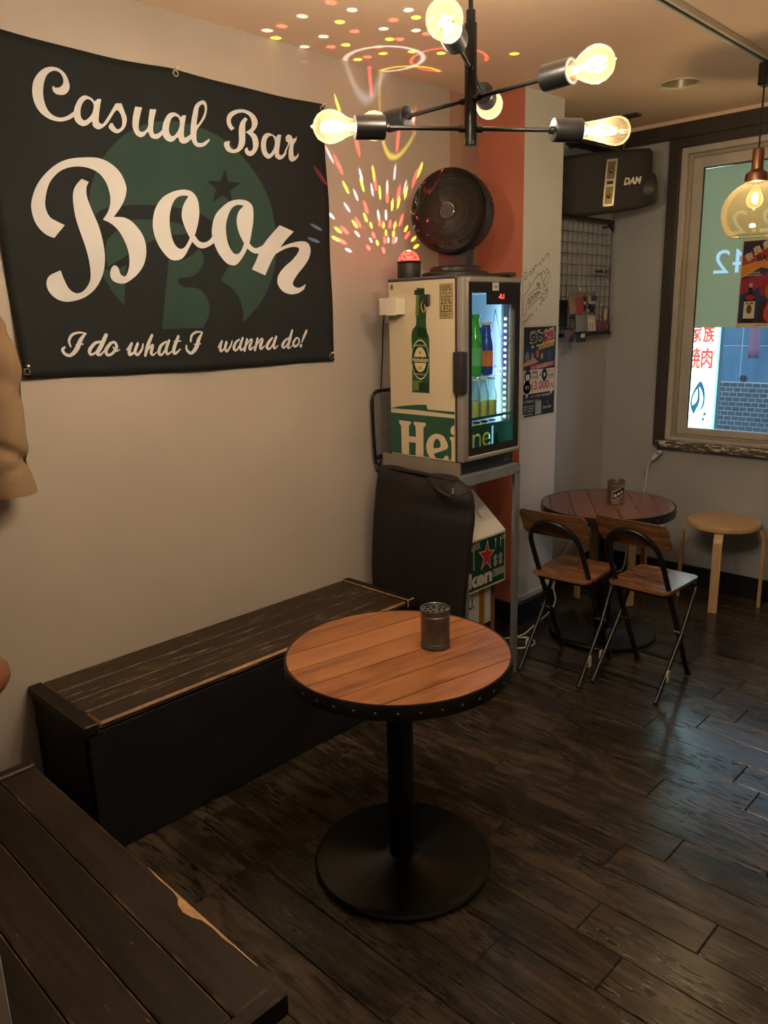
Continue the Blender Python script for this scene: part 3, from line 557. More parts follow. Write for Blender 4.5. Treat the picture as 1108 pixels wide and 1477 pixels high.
# ================================================================ BANNER
def wave(y, z):
    return 0.0035*math.sin(y*9.0+z*5.0)+0.0025*math.sin(y*21.0-z*13.0)+0.003*math.sin(z*17+y*3)
BX = XL+0.010
def bfn(lift): return lambda y, z: Vector((BX+wave(y*0.001, z*0.001)+lift, y*0.001, z*0.001))
def conform(bm, lift):
    """split long edges and lay every vertex on the waved cloth"""
    bmesh.ops.triangulate(bm, faces=bm.faces[:])
    for _ in range(5):
        lg = [e for e in bm.edges if e.calc_length() > 0.045]
        if not lg: break
        bmesh.ops.subdivide_edges(bm, edges=lg, cuts=1); bmesh.ops.triangulate(bm, faces=bm.faces[:])
    for v in bm.verts: v.co.x = BX+wave(v.co.y, v.co.z)+lift
    for f in bm.faces:
        f.normal_update()
        if f.normal.x < 0: f.normal_flip()
ban = thing('wall_banner', 'large dark green cloth bar banner with cream script lettering on the left wall', 'banner', (XL, 1.5, 1.3))
M_CLOTH = plain('dark_banner_cloth', (0.0125, 0.0160, 0.0180), 0.8, 0, 0.10, 3, 0.15, 300, spec=0.28)
M_EMB = plain('green_banner_print', (0.025, 0.056, 0.046), 0.8, 0, 0.08, 4, spec=0.3)
M_CREAM = plain('cream_banner_print', (0.62, 0.62, 0.64), 0.7, 0, 0.05, 6)
bm = nb(); NU, NV = 48, 36; grid = []
for j in range(NV+1):
    row = []
    v = j/NV
    for i in range(NU+1):
        u = i/NU
        yl = 0.890+0.022*(1-v)**2; yr = 2.114+0.006*v
        y = yl+(yr-yl)*u
        zt = 2.270-0.010*u-0.010*math.sin(PI*min(u/0.48, 1))-0.008*math.sin(PI*max((u-0.48)/0.52, 0))
        zb = 1.352-0.016*u-0.006*math.sin(PI*u)
        z = zb+(zt-zb)*v
        row.append(bm.verts.new((BX+wave(y, z), y, z)))
    grid.append(row)
for j in range(NV):
    for i in range(NU): bm.faces.new((grid[j][i], grid[j][i+1], grid[j+1][i+1], grid[j+1][i]))
cl = obj('cloth', bm, M_CLOTH, ban, 80)
sm = cl.modifiers.new('thickness', 'SOLIDIFY'); sm.thickness = 0.0008; sm.offset = -1
bm = nb()
# emblem disc, then its dark monogram and star
cy0, cz0, ry, rz = 1508, 1778, 352, 336
fill(bm, [[(cy0+ry*math.cos(a*PI/40), max(1478, cz0+rz*math.sin(a*PI/40))) for a in range(80)]], bfn(0.0012))
conform(bm, 0.0012); obj('emblem_disc', bm, M_EMB, ban, 0, fixn=False)
bm = nb()
for e in LETTERS['emblem_dark']:
    fill(bm, [spline2(l, 4) for l in e], bfn(0.0022))
conform(bm, 0.0022); obj('emblem_monogram', bm, M_CLOTH, ban, 0, fixn=False)
for key in ('C', 'as', 'u', 'al', 'B2', 'ar', 'B', 'oon'):
    bm = nb()
    for e in LETTERS[key]: fill(bm, [spline2(l, 5) for l in e], bfn(0.0034))
    conform(bm, 0.0034); obj('lettering', bm, M_CREAM, ban, 0, fixn=False)
for a, c in ((0, 2), (2, 3), (3, 5), (5, 7), (7, 8), (8, 10), (10, 12), (12, 14), (14, 17), (17, 18), (18, 20), (20, 22), (22, 24), (24, 26), (26, 28), (28, 29), (29, 30), (30, 31)):
    bm = nb()
    for s in TAG[a:c]: ribbon(bm, s, bfn(0.0034), 0, 5)
    conform(bm, 0.0034); obj('motto_lettering', bm, M_CREAM, ban, 0, fixn=False)
for y, z in ((2.105, 2.243), (1.497, 2.252), (0.905, 2.25), (2.098, 1.352), (0.918, 1.372)):
    bm = nb(); c = Vector((BX+wave(y, z)+0.003, y, z))
    tube(bm, [c+Vector((0, 0.0085*math.cos(i*PI/8), 0.0085*math.sin(i*PI/8))) for i in range(16)], 0.0028, 6, closed=True)
    g = obj('grommet', bm, M_CHROME, ban)
    bm = nb(); cyl(bm, (XL-0.001, y+0.004, z+0.012), (c.x+0.008, y+0.004, z+0.016), 0.0035, n=10); obj('pin', bm, M_WHITE, g)

# ================================================================ BENCHES
def chipped_box(a, b, bev, worn): 
    bm = nb(); box(bm, a, b, bev, 0, 1 if worn else 0); return bm
bt = 0.424
bench = thing('wall_bench', 'long worn dark wooden box bench along the left wall under the banner', 'bench', (-2.16, 1.48, 0))
for i, (x0, x1) in enumerate(((-2.345, -2.243), (-2.241, -2.150), (-2.148, -2.060), (-2.058, -1.968))):
    bm = chipped_box((x0, 0.846, bt-0.028), (x1, 2.112, bt-0.004), 0.0035 if i < 3 else 0.007, True)
    obj('board', bm, [M_BENCH, M_WORN if i == 3 else M_WORN2], bench, 0)
for y0, y1 in ((0.799, 0.843), (2.115, 2.157)):
    bm = chipped_box((-2.347, y0, bt-0.032), (-1.964, y1, bt), 0.004, True); obj('end_cap', bm, [M_BENCH2, M_WORN2 if y0 < 1 else M_WORN], bench, 0)
bm = nb(); box(bm, (-1.992, 0.812, 0.003), (-1.972, 2.144, bt-0.032), 0.002); obj('front_panel', bm, M_BENCHP, bench, 0)
for y0 in (0.808, 2.128):
    bm = nb(); box(bm, (-2.340, y0, 0.003), (-1.992, y0+0.02, bt-0.032), 0.002); obj('side_panel', bm, M_BENCHP, bench, 0)
for y in (1.2, 1.5, 1.8):
    bm = nb(); box(bm, (-2.33, y, 0.003), (-1.992, y+0.03, bt-0.032)); obj('inner_rib', bm, M_BENCHP, bench, 0)
bench2 = thing('plank_bench', 'dark plank bench with chipped edge in the lower left foreground', 'bench', (-1.4, 0.44, 0))
for i, (y0, y1) in enumerate(((0.547, 0.634), (0.461, 0.544), (0.361, 0.458), (0.262, 0.358))):
    bm = chipped_box((-1.888, y0, 0.391), (-0.908, y1, 0.417), 0.004, True); obj('board', bm, [M_BENCH2, M_WORN2], bench2, 0)
# chipped-out splinter on the front edge shows bare wood
bm = nb()
prof = [(-1.33, 0.0), (-1.28, 0.003), (-1.23, 0.002), (-1.205, 0.006), (-1.190, 0.015), (-1.165, 0.019), (-1.14, 0.014), (-1.122, 0.006), (-1.09, 0.003), (-1.06, 0.0045), (-1.02, 0.002), (-0.96, 0.001)]
vt = [bm.verts.new((x, 0.6335-d, 0.4178)) for x, d in prof]; vb = [bm.verts.new((x, 0.6350, 0.4150-d*0.5)) for x, d in prof]
vm = [bm.verts.new((x, 0.6343, 0.4178)) for x, d in prof]
for i in range(len(prof)-1): bm.faces.new((vt[i], vt[i+1], vm[i+1], vm[i])); bm.faces.new((vm[i], vm[i+1], vb[i+1], vb[i]))
obj('bare_splinter', bm, plain('bare_wood', (0.40, 0.23, 0.11), 0.6, 0, 0.25, 60), bench2, 0)
for x0, x1 in ((-1.925, -1.891), (-0.905, -0.876)):
    bm = chipped_box((x0, 0.258, 0.372), (x1, 0.637, 0.421), 0.005, True); obj('end_cap', bm, [M_BENCH2, M_WORN2], bench2, 0)
bm = nb(); box(bm, (-1.90, 0.605, 0.003), (-0.90, 0.623, 0.391), 0.002); obj('front_panel', bm, M_BENCHP, bench2, 0)
bm = nb(); box(bm, (-1.90, 0.27, 0.003), (-0.90, 0.288, 0.391), 0.002); obj('back_panel', bm, M_BENCHP, bench2, 0)
for x0 in (-1.9, -0.918):
    bm = nb(); box(bm, (x0, 0.288, 0.003), (x0+0.018, 0.605, 0.391), 0.002); obj('side_panel', bm, M_BENCHP, bench2, 0)

# ================================================================ ROUND TABLES
def round_table(cx, cy, ang, label, wmat, group=None):
    t = thing('round_table', label, 'table', (cx, cy, 0), group)
    R_ = 0.298; TZ = 0.637; w = 0.0945; ca, sa = math.cos(ang), math.sin(ang)
    def T(u, v): return (cx+u*ca-v*sa, cy+u*sa+v*ca)
    # boards: v along the grain, u across
    k0 = -0.352
    for k in range(7):
        u0 = max(k0+k*w, -R_+0.0035); u1 = min(k0+(k+1)*w, R_-0.0035)
        if u1-u0 < 0.01: continue
        u0 += 0.0012; u1 -= 0.0012; Rr = R_-0.003; seg = 10; lo, hi = [], []
        for i in range(seg+1):
            u = u0+(u1-u0)*i/seg; h = math.sqrt(max(Rr*Rr-u*u, 0)); hi.append((u, h)); lo.append((u, -h))
        pts = lo+hi[::-1]
        b = nb(); top = [b.verts.new((u, v, 0)) for u, v in pts]; bot = [b.verts.new((u, v, -0.018)) for u, v in pts]
        b.faces.new(top); b.faces.new(bot[::-1]); n_ = len(pts)
        for i in range(n_): b.faces.new((top[i], bot[i], bot[(i+1) % n_], top[(i+1) % n_]))
        bmesh.ops.remove_doubles(b, verts=b.verts, dist=1e-5)
        bmesh.ops.recalc_face_normals(b, faces=b.faces)
        me = bpy.data.meshes.new('board'); b.to_mesh(me); b.free(); me.materials.append(wmat)
        o = bpy.data.objects.new('board', me); COL.objects.link(o); o.parent = t; o['_org'] = (cx, cy, 0)
        o.location = (0, 0, TZ+random.uniform(-0.0004, 0.0003)); o.rotation_euler = (0, 0, ang)
    b = nb(); lathe(b, [(R_-0.004, TZ-0.02), (R_-0.002, TZ-0.0005), (R_+0.0025, TZ+0.0005), (R_+0.0035, TZ-0.002), (R_+0.0035, TZ-0.038), (R_+0.001, TZ-0.04), (R_-0.004, TZ-0.038), (R_-0.004, TZ-0.02)], (cx, cy, 0), n=72); obj('rim_band', b, M_BLACK, t)
    me = None
    for i in range(36):
        a = 2*PI*(i+0.3)/36
        if me is None:
            b = nb(); lathe(b, [(0.0042, 0), (0.0038, 0.0018), (0.002, 0.003), (0.0002, 0.0034)], (0, 0, 0), (1, 0, 0), n=10)
            bmesh.ops.recalc_face_normals(b, faces=b.faces); me = bpy.data.meshes.new('rivet'); b.to_mesh(me); b.free(); me.materials.append(plain('dull_rivet_steel', (0.09, 0.085, 0.08), 0.45, 0.7)); me.shade_smooth()
        o = bpy.data.objects.new('rivet', me); COL.objects.link(o); o.parent = t
        o.location = ((R_+0.003)*math.cos(a), (R_+0.003)*math.sin(a), TZ-0.021); o.rotation_euler = (0, 0, a)
    b = nb(); cyl(b, (cx, cy, TZ-0.040), (cx, cy, TZ-0.018), R_-0.006, n=48); obj('under_plate', b, M_BLACKM, t)
    b = nb(); box(b, (-0.02, -0.19, TZ-0.058), (0.02, 0.19, TZ-0.040), 0.003); box(b, (-0.19, -0.02, TZ-0.058), (0.19, 0.02, TZ-0.040), 0.003)
    bmesh.ops.transform(b, matrix=Matrix.Translation((cx, cy, 0)) @ Matrix.Rotation(0.5, 4, 'Z'), verts=b.verts); obj('spider_bracket', b, M_BLACKM, t)
    b = nb(); cyl(b, (cx, cy, 0.022), (cx, cy, TZ-0.058), 0.037, n=32); obj('column', b, M_BLACK, t)
    b = nb(); lathe(b, [(0.001, 0.0), (0.243, 0.0), (0.248, 0.003), (0.248, 0.013), (0.243, 0.019), (0.225, 0.022), (0.06, 0.024), (0.05, 0.03), (0.037, 0.031)], (cx, cy, 0), n=64); obj('base', b, plain('black_powder_coat', (0.006, 0.006, 0.0065), 0.24, 0.0, 0.15, 14, 0.1, 240), t)
    return t
round_table(-1.333, 1.393, math.radians(-10.5), 'round orange plank table with riveted black rim in the foreground', M_TABLE)
round_table(-1.735, 3.235, math.radians(35.0), 'round reddish-brown plank table behind two folding chairs', M_TABLE2)

def tin_can(cx, cy, label, sticker=False):
    z = 0.637; t = thing('tin_can', label, 'can', (cx, cy, z)); R_ = 0.0395; H_ = 0.108
    prof = [(0.001, 0.0005), (R_-0.002, 0.0005), (R_+0.0008, 0.003), (R_, 0.007)]
    for zz in (0.012, 0.016): prof += [(R_-0.0012, zz), (R_+0.0004, zz+0.002)]
    prof += [(R_-0.0006, 0.022), (R_-0.0006, H_-0.022), (R_+0.0004, H_-0.018), (R_-0.0012, H_-0.016), (R_, H_-0.010), (R_+0.0012, H_-0.002), (R_+0.0004, H_), (R_-0.0012, H_-0.001), (R_-0.0022, H_-0.006)]
    b = nb(); lathe(b, prof, (cx, cy, z), n=40); obj('tin_body', b, M_GALV if not sticker else plain('dark_reddish_tin', (0.20, 0.13, 0.12), 0.4, 0.6, 0.3, 24), t)
    b = nb()
    holes = [[(0.0045*math.cos(2*PI*i/10)+0.013*math.cos(a), 0.0045*math.sin(2*PI*i/10)+0.013*math.sin(a)) for i in range(10)] for a in [2*PI*k/5 for k in range(5)]]
    holes += [[(0.0048*math.cos(2*PI*i/10)+0.026*math.cos(a), 0.0048*math.sin(2*PI*i/10)+0.026*math.sin(a)) for i in range(10)] for a in [2*PI*(k+0.5)/9 for k in range(9)]]
    fill(b, [[((R_-0.002)*math.cos(2*PI*i/36), (R_-0.002)*math.sin(2*PI*i/36)) for i in range(36)]]+holes, lambda x, y: Vector((cx+x, cy+y, z+H_-0.006))); obj('pierced_lid', b, M_GALV, t, 0)
    b = nb(); cyl(b, (cx, cy, z+0.003), (cx, cy, z+0.06), R_-0.003, n=24); obj('ash_fill', b, plain('dark_ash', (0.02, 0.02, 0.02), 0.9), t)
    if sticker:
        b = nb(); a0 = math.atan2(-cy, -cx)+0.25
        def S(u, v, l): 
            a = a0+(u/R_); return Vector((cx+(R_+l)*math.cos(a), cy+(R_+l)*math.sin(a), z+v))
        def quad(u0, v0, u1, v1, u2, v2, l, m, nseg=8):
            for i in range(nseg):
                f0, f1 = i/nseg, (i+1)/nseg
                vs4 = [S(u0+(u1-u0)*f0, v0+(v1-v0)*f0, l), S(u0+(u1-u0)*f1, v0+(v1-v0)*f1, l), S(u0+(u1-u0)*f1+u2, v0+(v1-v0)*f1+v2, l), S(u0+(u1-u0)*f0+u2, v0+(v1-v0)*f0+v2, l)]
                f = b.faces.new([b.verts.new(q) for q in vs4]); f.material_index = m
        quad(-0.026, 0.018, 0.030, 0.050, 0.0, 0.042, 0.0012, 0); quad(-0.024, 0.022, 0.028, 0.052, 0.0, 0.036, 0.0016, 1)
        V, F, (x0, y0, x1, y1) = text_geo('BAR', 0.02); vv = []
        for x, y in V:
            u = -0.018+(x-x0)/(x1-x0)*0.040; vv.append(b.verts.new(S(u, 0.034+(u+0.018)*0.57+(y-y0)/(y1-y0)*0.016, 0.002)))
        for q in F:
            f = b.faces.new([vv[i] for i in q]); f.material_index = 0
        obj('sticker', b, [ink((205, 200, 190)), ink((22, 20, 22))], t, 0, fixn=False)
    return t
tin_can(-1.285, 1.489, 'grey galvanised tin can ashtray on the orange plank table')
tin_can(-1.705, 3.255, 'reddish tin can with a black and white sticker on the far table', True)
# ================================================================ FOLDING CHAIRS (built around x = 0, back towards -y)
def folding_chair(label):
    t = thing('folding_chair', label, 'chair', (0, 0, 0), 'folding chairs at the far round table')
    # hoop: both feet forward (+y), leaning back over the seat to a round top behind the backrest
    top_z, top_y = 0.700, -0.205; hw = 0.112
    def hp(x, z): 
        f = z/0.70; return Vector((x, 0.165-0.37*f, z))
    pts = [hp(-hw*1.02, 0.012), hp(-hw*1.02, 0.2), hp(-hw*1.02, 0.40), hp(-hw*1.01, 0.53)]
    pts += [hp(-hw*math.cos(a), 0.575+0.112*math.sin(a)) for a in [PI*i/12 for i in range(0, 13)]]
    pts += [hp(hw*1.01, 0.53), hp(hw*1.02, 0.40), hp(hw*1.02, 0.2), hp(hw*1.02, 0.012)]
    b = nb(); tube(b, pts, 0.0105, 10); obj('back_hoop', b, M_BLACK, t, 50)
    # rear legs: from under the front of the seat back to the floor
    for s in (-1, 1):
        b = nb(); tube(b, [(s*0.139, -0.165, 0.012), (s*0.139, 0.02, 0.225), (s*0.137, 0.135, 0.405)], 0.0092, 10); obj('leg', b, M_BLACK, t, 50)
        b = nb(); tube(b, [(s*0.139, -0.172, 0.003), (s*0.139, -0.158, 0.02)], 0.0118, 10); obj('rubber_foot', b, M_BLACKM, t, 50)
        b = nb(); tube(b, [(s*hw*1.02, 0.170, 0.003), (s*hw*1.02, 0.158, 0.022)], 0.0125, 10); obj('rubber_foot', b, M_BLACKM, t, 50)
        b = nb(); cyl(b, (s*0.105, 0.029, 0.235), (s*0.152, 0.029, 0.235), 0.006, n=10); obj('pivot_bolt', b, M_CHROME, t, 50)
        b = nb(); box(b, (s*0.139-0.0022, -0.105, 0.07), (s*0.139+0.0022, -0.085, 0.115)); bmesh.ops.translate(b, verts=b.verts, vec=(0.009*s, 0.0, 0.0)); obj('white_sticker', b, M_WHITE, t, 0)
    b = nb(); tube(b, [(-0.139, -0.132, 0.05), (0.139, -0.132, 0.05)], 0.006, 8); obj('rear_crossbar', b, M_BLACK, t, 50)
    b = nb(); tube(b, [(-hw, 0.137, 0.055), (hw, 0.137, 0.055)], 0.006, 8); obj('front_crossbar', b, M_BLACK, t, 50)
    for y, hw2 in ((-0.085, 0.112), (0.12, 0.139)):
        b = nb(); box(b, (-hw2, y, 0.405), (hw2, y+0.02, 0.421), 0.002); obj('seat_rail', b, M_BLACK, t)
    # seat: thin board with rounded corners
    def rboard(x0, x1, y0, y1, r, z0, z1, bend=0.0):
        pts = []
        for cx, cy, a0 in ((x1-r, y1-r, 0), (x0+r, y1-r, 90), (x0+r, y0+r, 180), (x1-r, y0+r, 270)):
            for i in range(6): a = math.radians(a0+90*i/5); pts.append((cx+r*math.cos(a), cy+r*math.sin(a)))
        b = nb(); tp = [b.verts.new((x, y, z1)) for x, y in pts]; bo = [b.verts.new((x, y, z0)) for x, y in pts]
        b.faces.new(tp); b.faces.new(bo[::-1]); n_ = len(pts)
        for i in range(n_): b.faces.new((bo[i], bo[(i+1) % n_], tp[(i+1) % n_], tp[i]))
        return b
    b = rboard(-0.130, 0.128, -0.105, 0.185, 0.022, 0.421, 0.436); bmesh.ops.bevel(b, geom=[e for e in b.edges if abs(e.verts[0].co.z-e.verts[1].co.z) < 1e-6], offset=0.003, segments=1, affect='EDGES'); obj('seat', b, M_CHAIRW, t, 40)
    # backrest board: curved around the sitter, on the seat side of the hoop
    W_, H_ = 0.148, 0.056; NX = 32; rows = []
    b = nb(); outl = []
    def bp(x, h, off): # h height along the hoop slope
        z = 0.668+h; y = hp(0, z).y+0.018+off+0.35*x*x; return Vector((x, y, z))
    g0, g1 = [], []
    for i in range(NX+1):
        x = -W_+2*W_*i/NX; e = max(0, abs(x)-(W_-0.02)); hh = H_-(0.02-math.sqrt(max(0.0004-e*e, 0)))
        g0.append([b.verts.new(bp(x, s*hh+0.002, 0)) for s in (-1, 0, 1)]); g1.append([b.verts.new(bp(x, s*hh+0.002, 0.010)) for s in (-1, 0, 1)])
    for g, fl in ((g0, 0), (g1, 1)):
        for i in range(NX):
            for j in range(2):
                q = (g[i][j], g[i+1][j], g[i+1][j+1], g[i][j+1]); b.faces.new(q if not fl else q[::-1])
    for i in range(NX):
        for j in (0, 2): b.faces.new((g0[i][j], g0[i+1][j], g1[i+1][j], g1[i][j]))
    for i in (0, NX):
        for j in range(2): b.faces.new((g0[i][j], g0[i][j+1], g1[i][j+1], g1[i][j]))
    obj('backrest', b, M_CHAIRW, t, 40)
    for x in (-0.085, 0.085):
        b = nb(); cyl(b, hp(x, 0.652)+Vector((0, -0.004, 0)), hp(x, 0.652)+Vector((0, 0.03, 0)), 0.004, n=10); obj('back_bolt', b, M_CHROME, t, 50)
    return t
ch = folding_chair('wooden folding chair with black hoop frame, right one of the pair, nearer the window')
ch2 = dup(ch, (-1.660, 2.806, 0), math.radians(4), 'wooden folding chair with black hoop frame, left of the pair, beside the fridge stand')
ch.location = (-1.352, 2.896, 0); ch.rotation_euler = (0, 0, math.radians(-1))

# ================================================================ BIRCH STOOLS
def stool(label):
    t = thing('round_stool', label, 'stool', (0, 0, 0), 'birch stools by the window wall')
    b = nb(); lathe(b, [(0.001, 0.410), (0.168, 0.410), (0.174, 0.414), (0.175, 0.434), (0.171, 0.440), (0.001, 0.4405)], n=48); obj('seat', b, M_BIRCH, t, 40)
    for k in range(4):
        a = k*PI/2; pr_ = [(0.09, 0.404), (0.148, 0.404), (0.170, 0.398), (0.183, 0.382), (0.188, 0.36), (0.189, 0.002)]
        th = [(0.09, 0.410), (0.151, 0.410), (0.178, 0.4035), (0.1955, 0.387), (0.203, 0.362), (0.205, 0.002)]
        b = nb(); w = 0.021; L4 = []
        for (r0, z0), (r1, z1) in zip(pr_, th): L4.append([b.verts.new((r0, -w, z0)), b.verts.new((r1, -w, z1)), b.verts.new((r1, w, z1)), b.verts.new((r0, w, z0))])
        skin(b, L4); bmesh.ops.rotate(b, verts=b.verts, cent=(0, 0, 0), matrix=Matrix.Rotation(a, 3, 'Z')); obj('leg', b, M_BIRCH, t, 30)
    return t
st = stool('pale birch stool with round seat standing alone below the window')
st2 = dup(st, (-1.965, 3.735, 0), math.radians(-32), 'pale birch stool half hidden under the far round table')
st.location = (-1.487, 4.00, 0); st.rotation_euler = (0, 0, math.radians(-75))

# ================================================================ BROWN SEAT AT THE LEFT EDGE
t = thing('bar_stool', 'brown round cushioned bar stool at the left edge of the picture by the wall', 'stool', (-2.095, 0.50, 0))
M_LEATH = plain('brown_leather', (0.20, 0.075, 0.035), 0.35, 0, 0.15, 14, 0.15, 120)
b = nb(); lathe(b, [(0.001, 0.588), (0.135, 0.588), (0.158, 0.598), (0.168, 0.615), (0.166, 0.636), (0.150, 0.652), (0.11, 0.658), (0.001, 0.660)], (-2.095, 0.50, 0), n=48); obj('cushion', b, M_LEATH, t, 60)
b = nb(); cyl(b, (-2.095, 0.50, 0.57), (-2.095, 0.50, 0.588), 0.12, n=32); cyl(b, (-2.095, 0.50, 0.03), (-2.095, 0.50, 0.57), 0.022, n=20); obj('post', b, M_BLACK, t)
b = nb(); lathe(b, [(0.001, 0.0), (0.158, 0.0), (0.16, 0.006), (0.15, 0.014), (0.03, 0.035), (0.001, 0.035)], (-2.095, 0.50, 0), n=40); obj('foot_disc', b, M_BLACK, t)
# grey-white board propped at the lower left corner
t = thing('white_board', 'light grey board standing against the plank bench at the lower left corner', 'board', (-1.25, 0.20, 0))
def tilt_board(b, pts, th, n_):
    n_ = Vector(n_).normalized()*th; a = [b.verts.new(Vector(p)) for p in pts]; c = [b.verts.new(Vector(p)+n_) for p in pts]
    b.faces.new(a); b.faces.new(c[::-1])
    for i in range(len(pts)): b.faces.new((a[i], c[i], c[(i+1) % len(pts)], a[(i+1) % len(pts)]))
WB = [(-0.957, 0.244, 0.0), (-0.957, 0.244, 0.76), (-1.45, 0.244, 0.76), (-1.45, 0.244, 0.0)]
b = nb(); tilt_board(b, WB, 0.014, (0, -1, 0)); obj('panel', b, plain('light_grey_board', (0.42, 0.41, 0.40), 0.5), t, 0)
b = nb(); box(b, (-0.9605, 0.2295, 0.0), (-0.9565, 0.245, 0.762), 0.001); obj('edge_strip', b, plain('edge_grey', (0.5, 0.49, 0.47), 0.4), t, 0)

# ================================================================ HANGING JACKET
t = thing('jacket', 'khaki beige jacket hanging on the left wall, only one sleeve in view', 'jacket', (-2.27, 0.6, 1.0))
M_KHAKI = plain('khaki_cotton', (0.25, 0.162, 0.092), 0.85, 0, 0.07, 8, 0.3, 260)
def cloth_loft(b, secs, n_=40, fold=0.0, seed=0, closed_bottom=True):
    """sections: (centre, half width along Y, half depth along X)"""
    rs = []
    for k, (c, hy, hx) in enumerate(secs):
        c = Vector(c); row = []
        for i in range(n_):
            a = 2*PI*i/n_
            w = 1+fold*(math.sin(3*a+seed+k*0.9)*0.5+math.sin(7*a+k*0.35+seed)*0.35)
            row.append(b.verts.new(c+Vector((hx*math.sin(a)*w, hy*math.cos(a)*w, 0.010*fold*8*math.sin(a*2+k)))))
        rs.append(row)
    skin(b, rs)
b = nb(); cloth_loft(b, [((-2.29, 0.47, 1.70), 0.06, 0.035), ((-2.285, 0.47, 1.66), 0.20, 0.05), ((-2.275, 0.47, 1.52), 0.245, 0.062), ((-2.27, 0.48, 1.30), 0.25, 0.068), ((-2.27, 0.48, 1.10), 0.255, 0.07), ((-2.268, 0.48, 0.96), 0.262, 0.07), ((-2.268, 0.48, 0.93), 0.26, 0.066)], 48, 0.06, 1); obj('jacket_body', b, M_KHAKI, t, 60)
b = nb(); secs = []
EDGE = ((1.68, 0.70), (1.60, 0.800), (1.53, 0.842), (1.46, 0.862), (1.39, 0.874), (1.33, 0.872), (1.26, 0.864), (1.20, 0.862), (1.15, 0.866), (1.11, 0.860), (1.08, 0.866), (1.044, 0.868))
def edge_at(z):
    for (za, ya), (zb, yb) in zip(EDGE, EDGE[1:]):
        if zb <= z <= za: return ya+(yb-ya)*(za-z)/(za-zb)
    return EDGE[-1][1]
NZ = 60
for k in range(NZ+1):
    z = 1.66-0.616*k/NZ; e = edge_at(z); hw_ = 0.066+0.002*math.sin(z*40)
    secs.append(((-2.262, e-hw_, z), hw_, 0.060))
cloth_loft(b, secs, 40, 0.0, 2.0)
for v in b.verts:      # slanting creases at elbow and cuff, soft folds between
    u, z = v.co.y, v.co.z
    c = 0.0
    for z0, sl, w, a in ((1.515, 0.45, 0.016, 0.016), (1.465, 0.30, 0.020, 0.010), (1.36, -0.5, 0.030, 0.009), (1.165, -0.55, 0.016, 0.017), (1.115, 0.35, 0.018, 0.011), (1.27, 0.8, 0.03, 0.008)):
        c += a*math.exp(-((z-z0-sl*(u-0.80))/w)**2)
    v.co.x -= c*(1 if v.co.x > -2.262 else -0.2); v.co.y -= c*0.35*(1 if u > 0.82 else 0)
sleeve = obj('sleeve', b, M_KHAKI, t, 60)
b = nb(); cloth_loft(b, [((-2.262, 0.802, 1.072), 0.0665, 0.0615), ((-2.261, 0.803, 1.055), 0.068, 0.063), ((-2.261, 0.804, 1.040), 0.0675, 0.062)], 40, 0.0, 3.9); obj('cuff_hem', b, M_KHAKI, t, 60)
b = nb(); tube(b, smooth_path([(-2.349, 0.47, 1.80), (-2.31, 0.47, 1.79), (-2.285, 0.47, 1.765), (-2.295, 0.47, 1.70)], 5), 0.004, 8); obj('hook', b, M_BLACK, t)
# ================================================================ FRIDGE STAND
SX0, SX1, SY0, SY1, SZ = -2.206, -1.785, 2.235, 2.602, 0.912
t = stand = thing('fridge_stand', 'grey steel frame stand under the glass door fridge', 'stand', ((SX0+SX1)/2, (SY0+SY1)/2, 0))
lw = 0.036
for x0, y0, sx, sy in ((SX1, SY0, -1, 1), (SX1, SY1, -1, -1), (SX0, SY0, 1, 1), (SX0, SY1, 1, -1)):
    b = nb(); box(b, (min(x0, x0+sx*lw), min(y0, y0+sy*0.003), 0.003), (max(x0, x0+sx*lw), max(y0, y0+sy*0.003), SZ-0.03), 0.0008); box(b, (min(x0, x0+sx*0.003), min(y0, y0+sy*lw), 0.003), (max(x0, x0+sx*0.003), max(y0, y0+sy*lw), SZ-0.03), 0.0008); obj('leg', b, M_STEEL, t, 0)
    b = nb(); box(b, (min(x0, x0+sx*0.04), min(y0, y0+sy*0.04), 0), (max(x0, x0+sx*0.04), max(y0, y0+sy*0.04), 0.004)); obj('foot_pad', b, M_BLACKM, t, 0)
b = nb(); box(b, (SX1-0.003, SY0, SZ-0.036), (SX1, SY1, SZ), 0.0008); obj('front_rail', b, M_STEEL, t, 0)
b = nb(); box(b, (SX0, SY0, SZ-0.036), (SX1, SY0+0.003, SZ), 0.0008); obj('side_rail', b, M_STEEL, t, 0)
b = nb(); box(b, (SX0, SY1-0.003, SZ-0.036), (SX1, SY1, SZ), 0.0008); obj('side_rail', b, M_STEEL, t, 0)
b = nb(); box(b, (SX0, SY0, SZ-0.036), (SX0+0.003, SY1, SZ), 0.0008); obj('back_rail', b, M_STEEL, t, 0)
b = nb(); box(b, (SX0, SY0, SZ-0.003), (SX1, SY1, SZ+0.001), 0.0008); obj('top_plate', b, M_STEEL, t, 0)
for y0 in (SY0+0.003, SY1-0.033):
    b = nb(); box(b, (SX0+0.004, y0, 0.075), (SX1-0.004, y0+0.03, 0.078)); obj('low_stretcher', b, M_STEEL, t, 0)
b = nb(); box(b, (SX1-0.034, SY0+0.004, 0.078), (SX1-0.004, SY1-0.004, 0.081)); box(b, (SX0+0.004, SY0+0.034, 0.078), (SX1-0.034, SY1-0.034, 0.081)); obj('low_shelf', b, plain('brown_shelf_board', (0.20, 0.12, 0.07), 0.5, 0, 0.15, 20), t, 0)

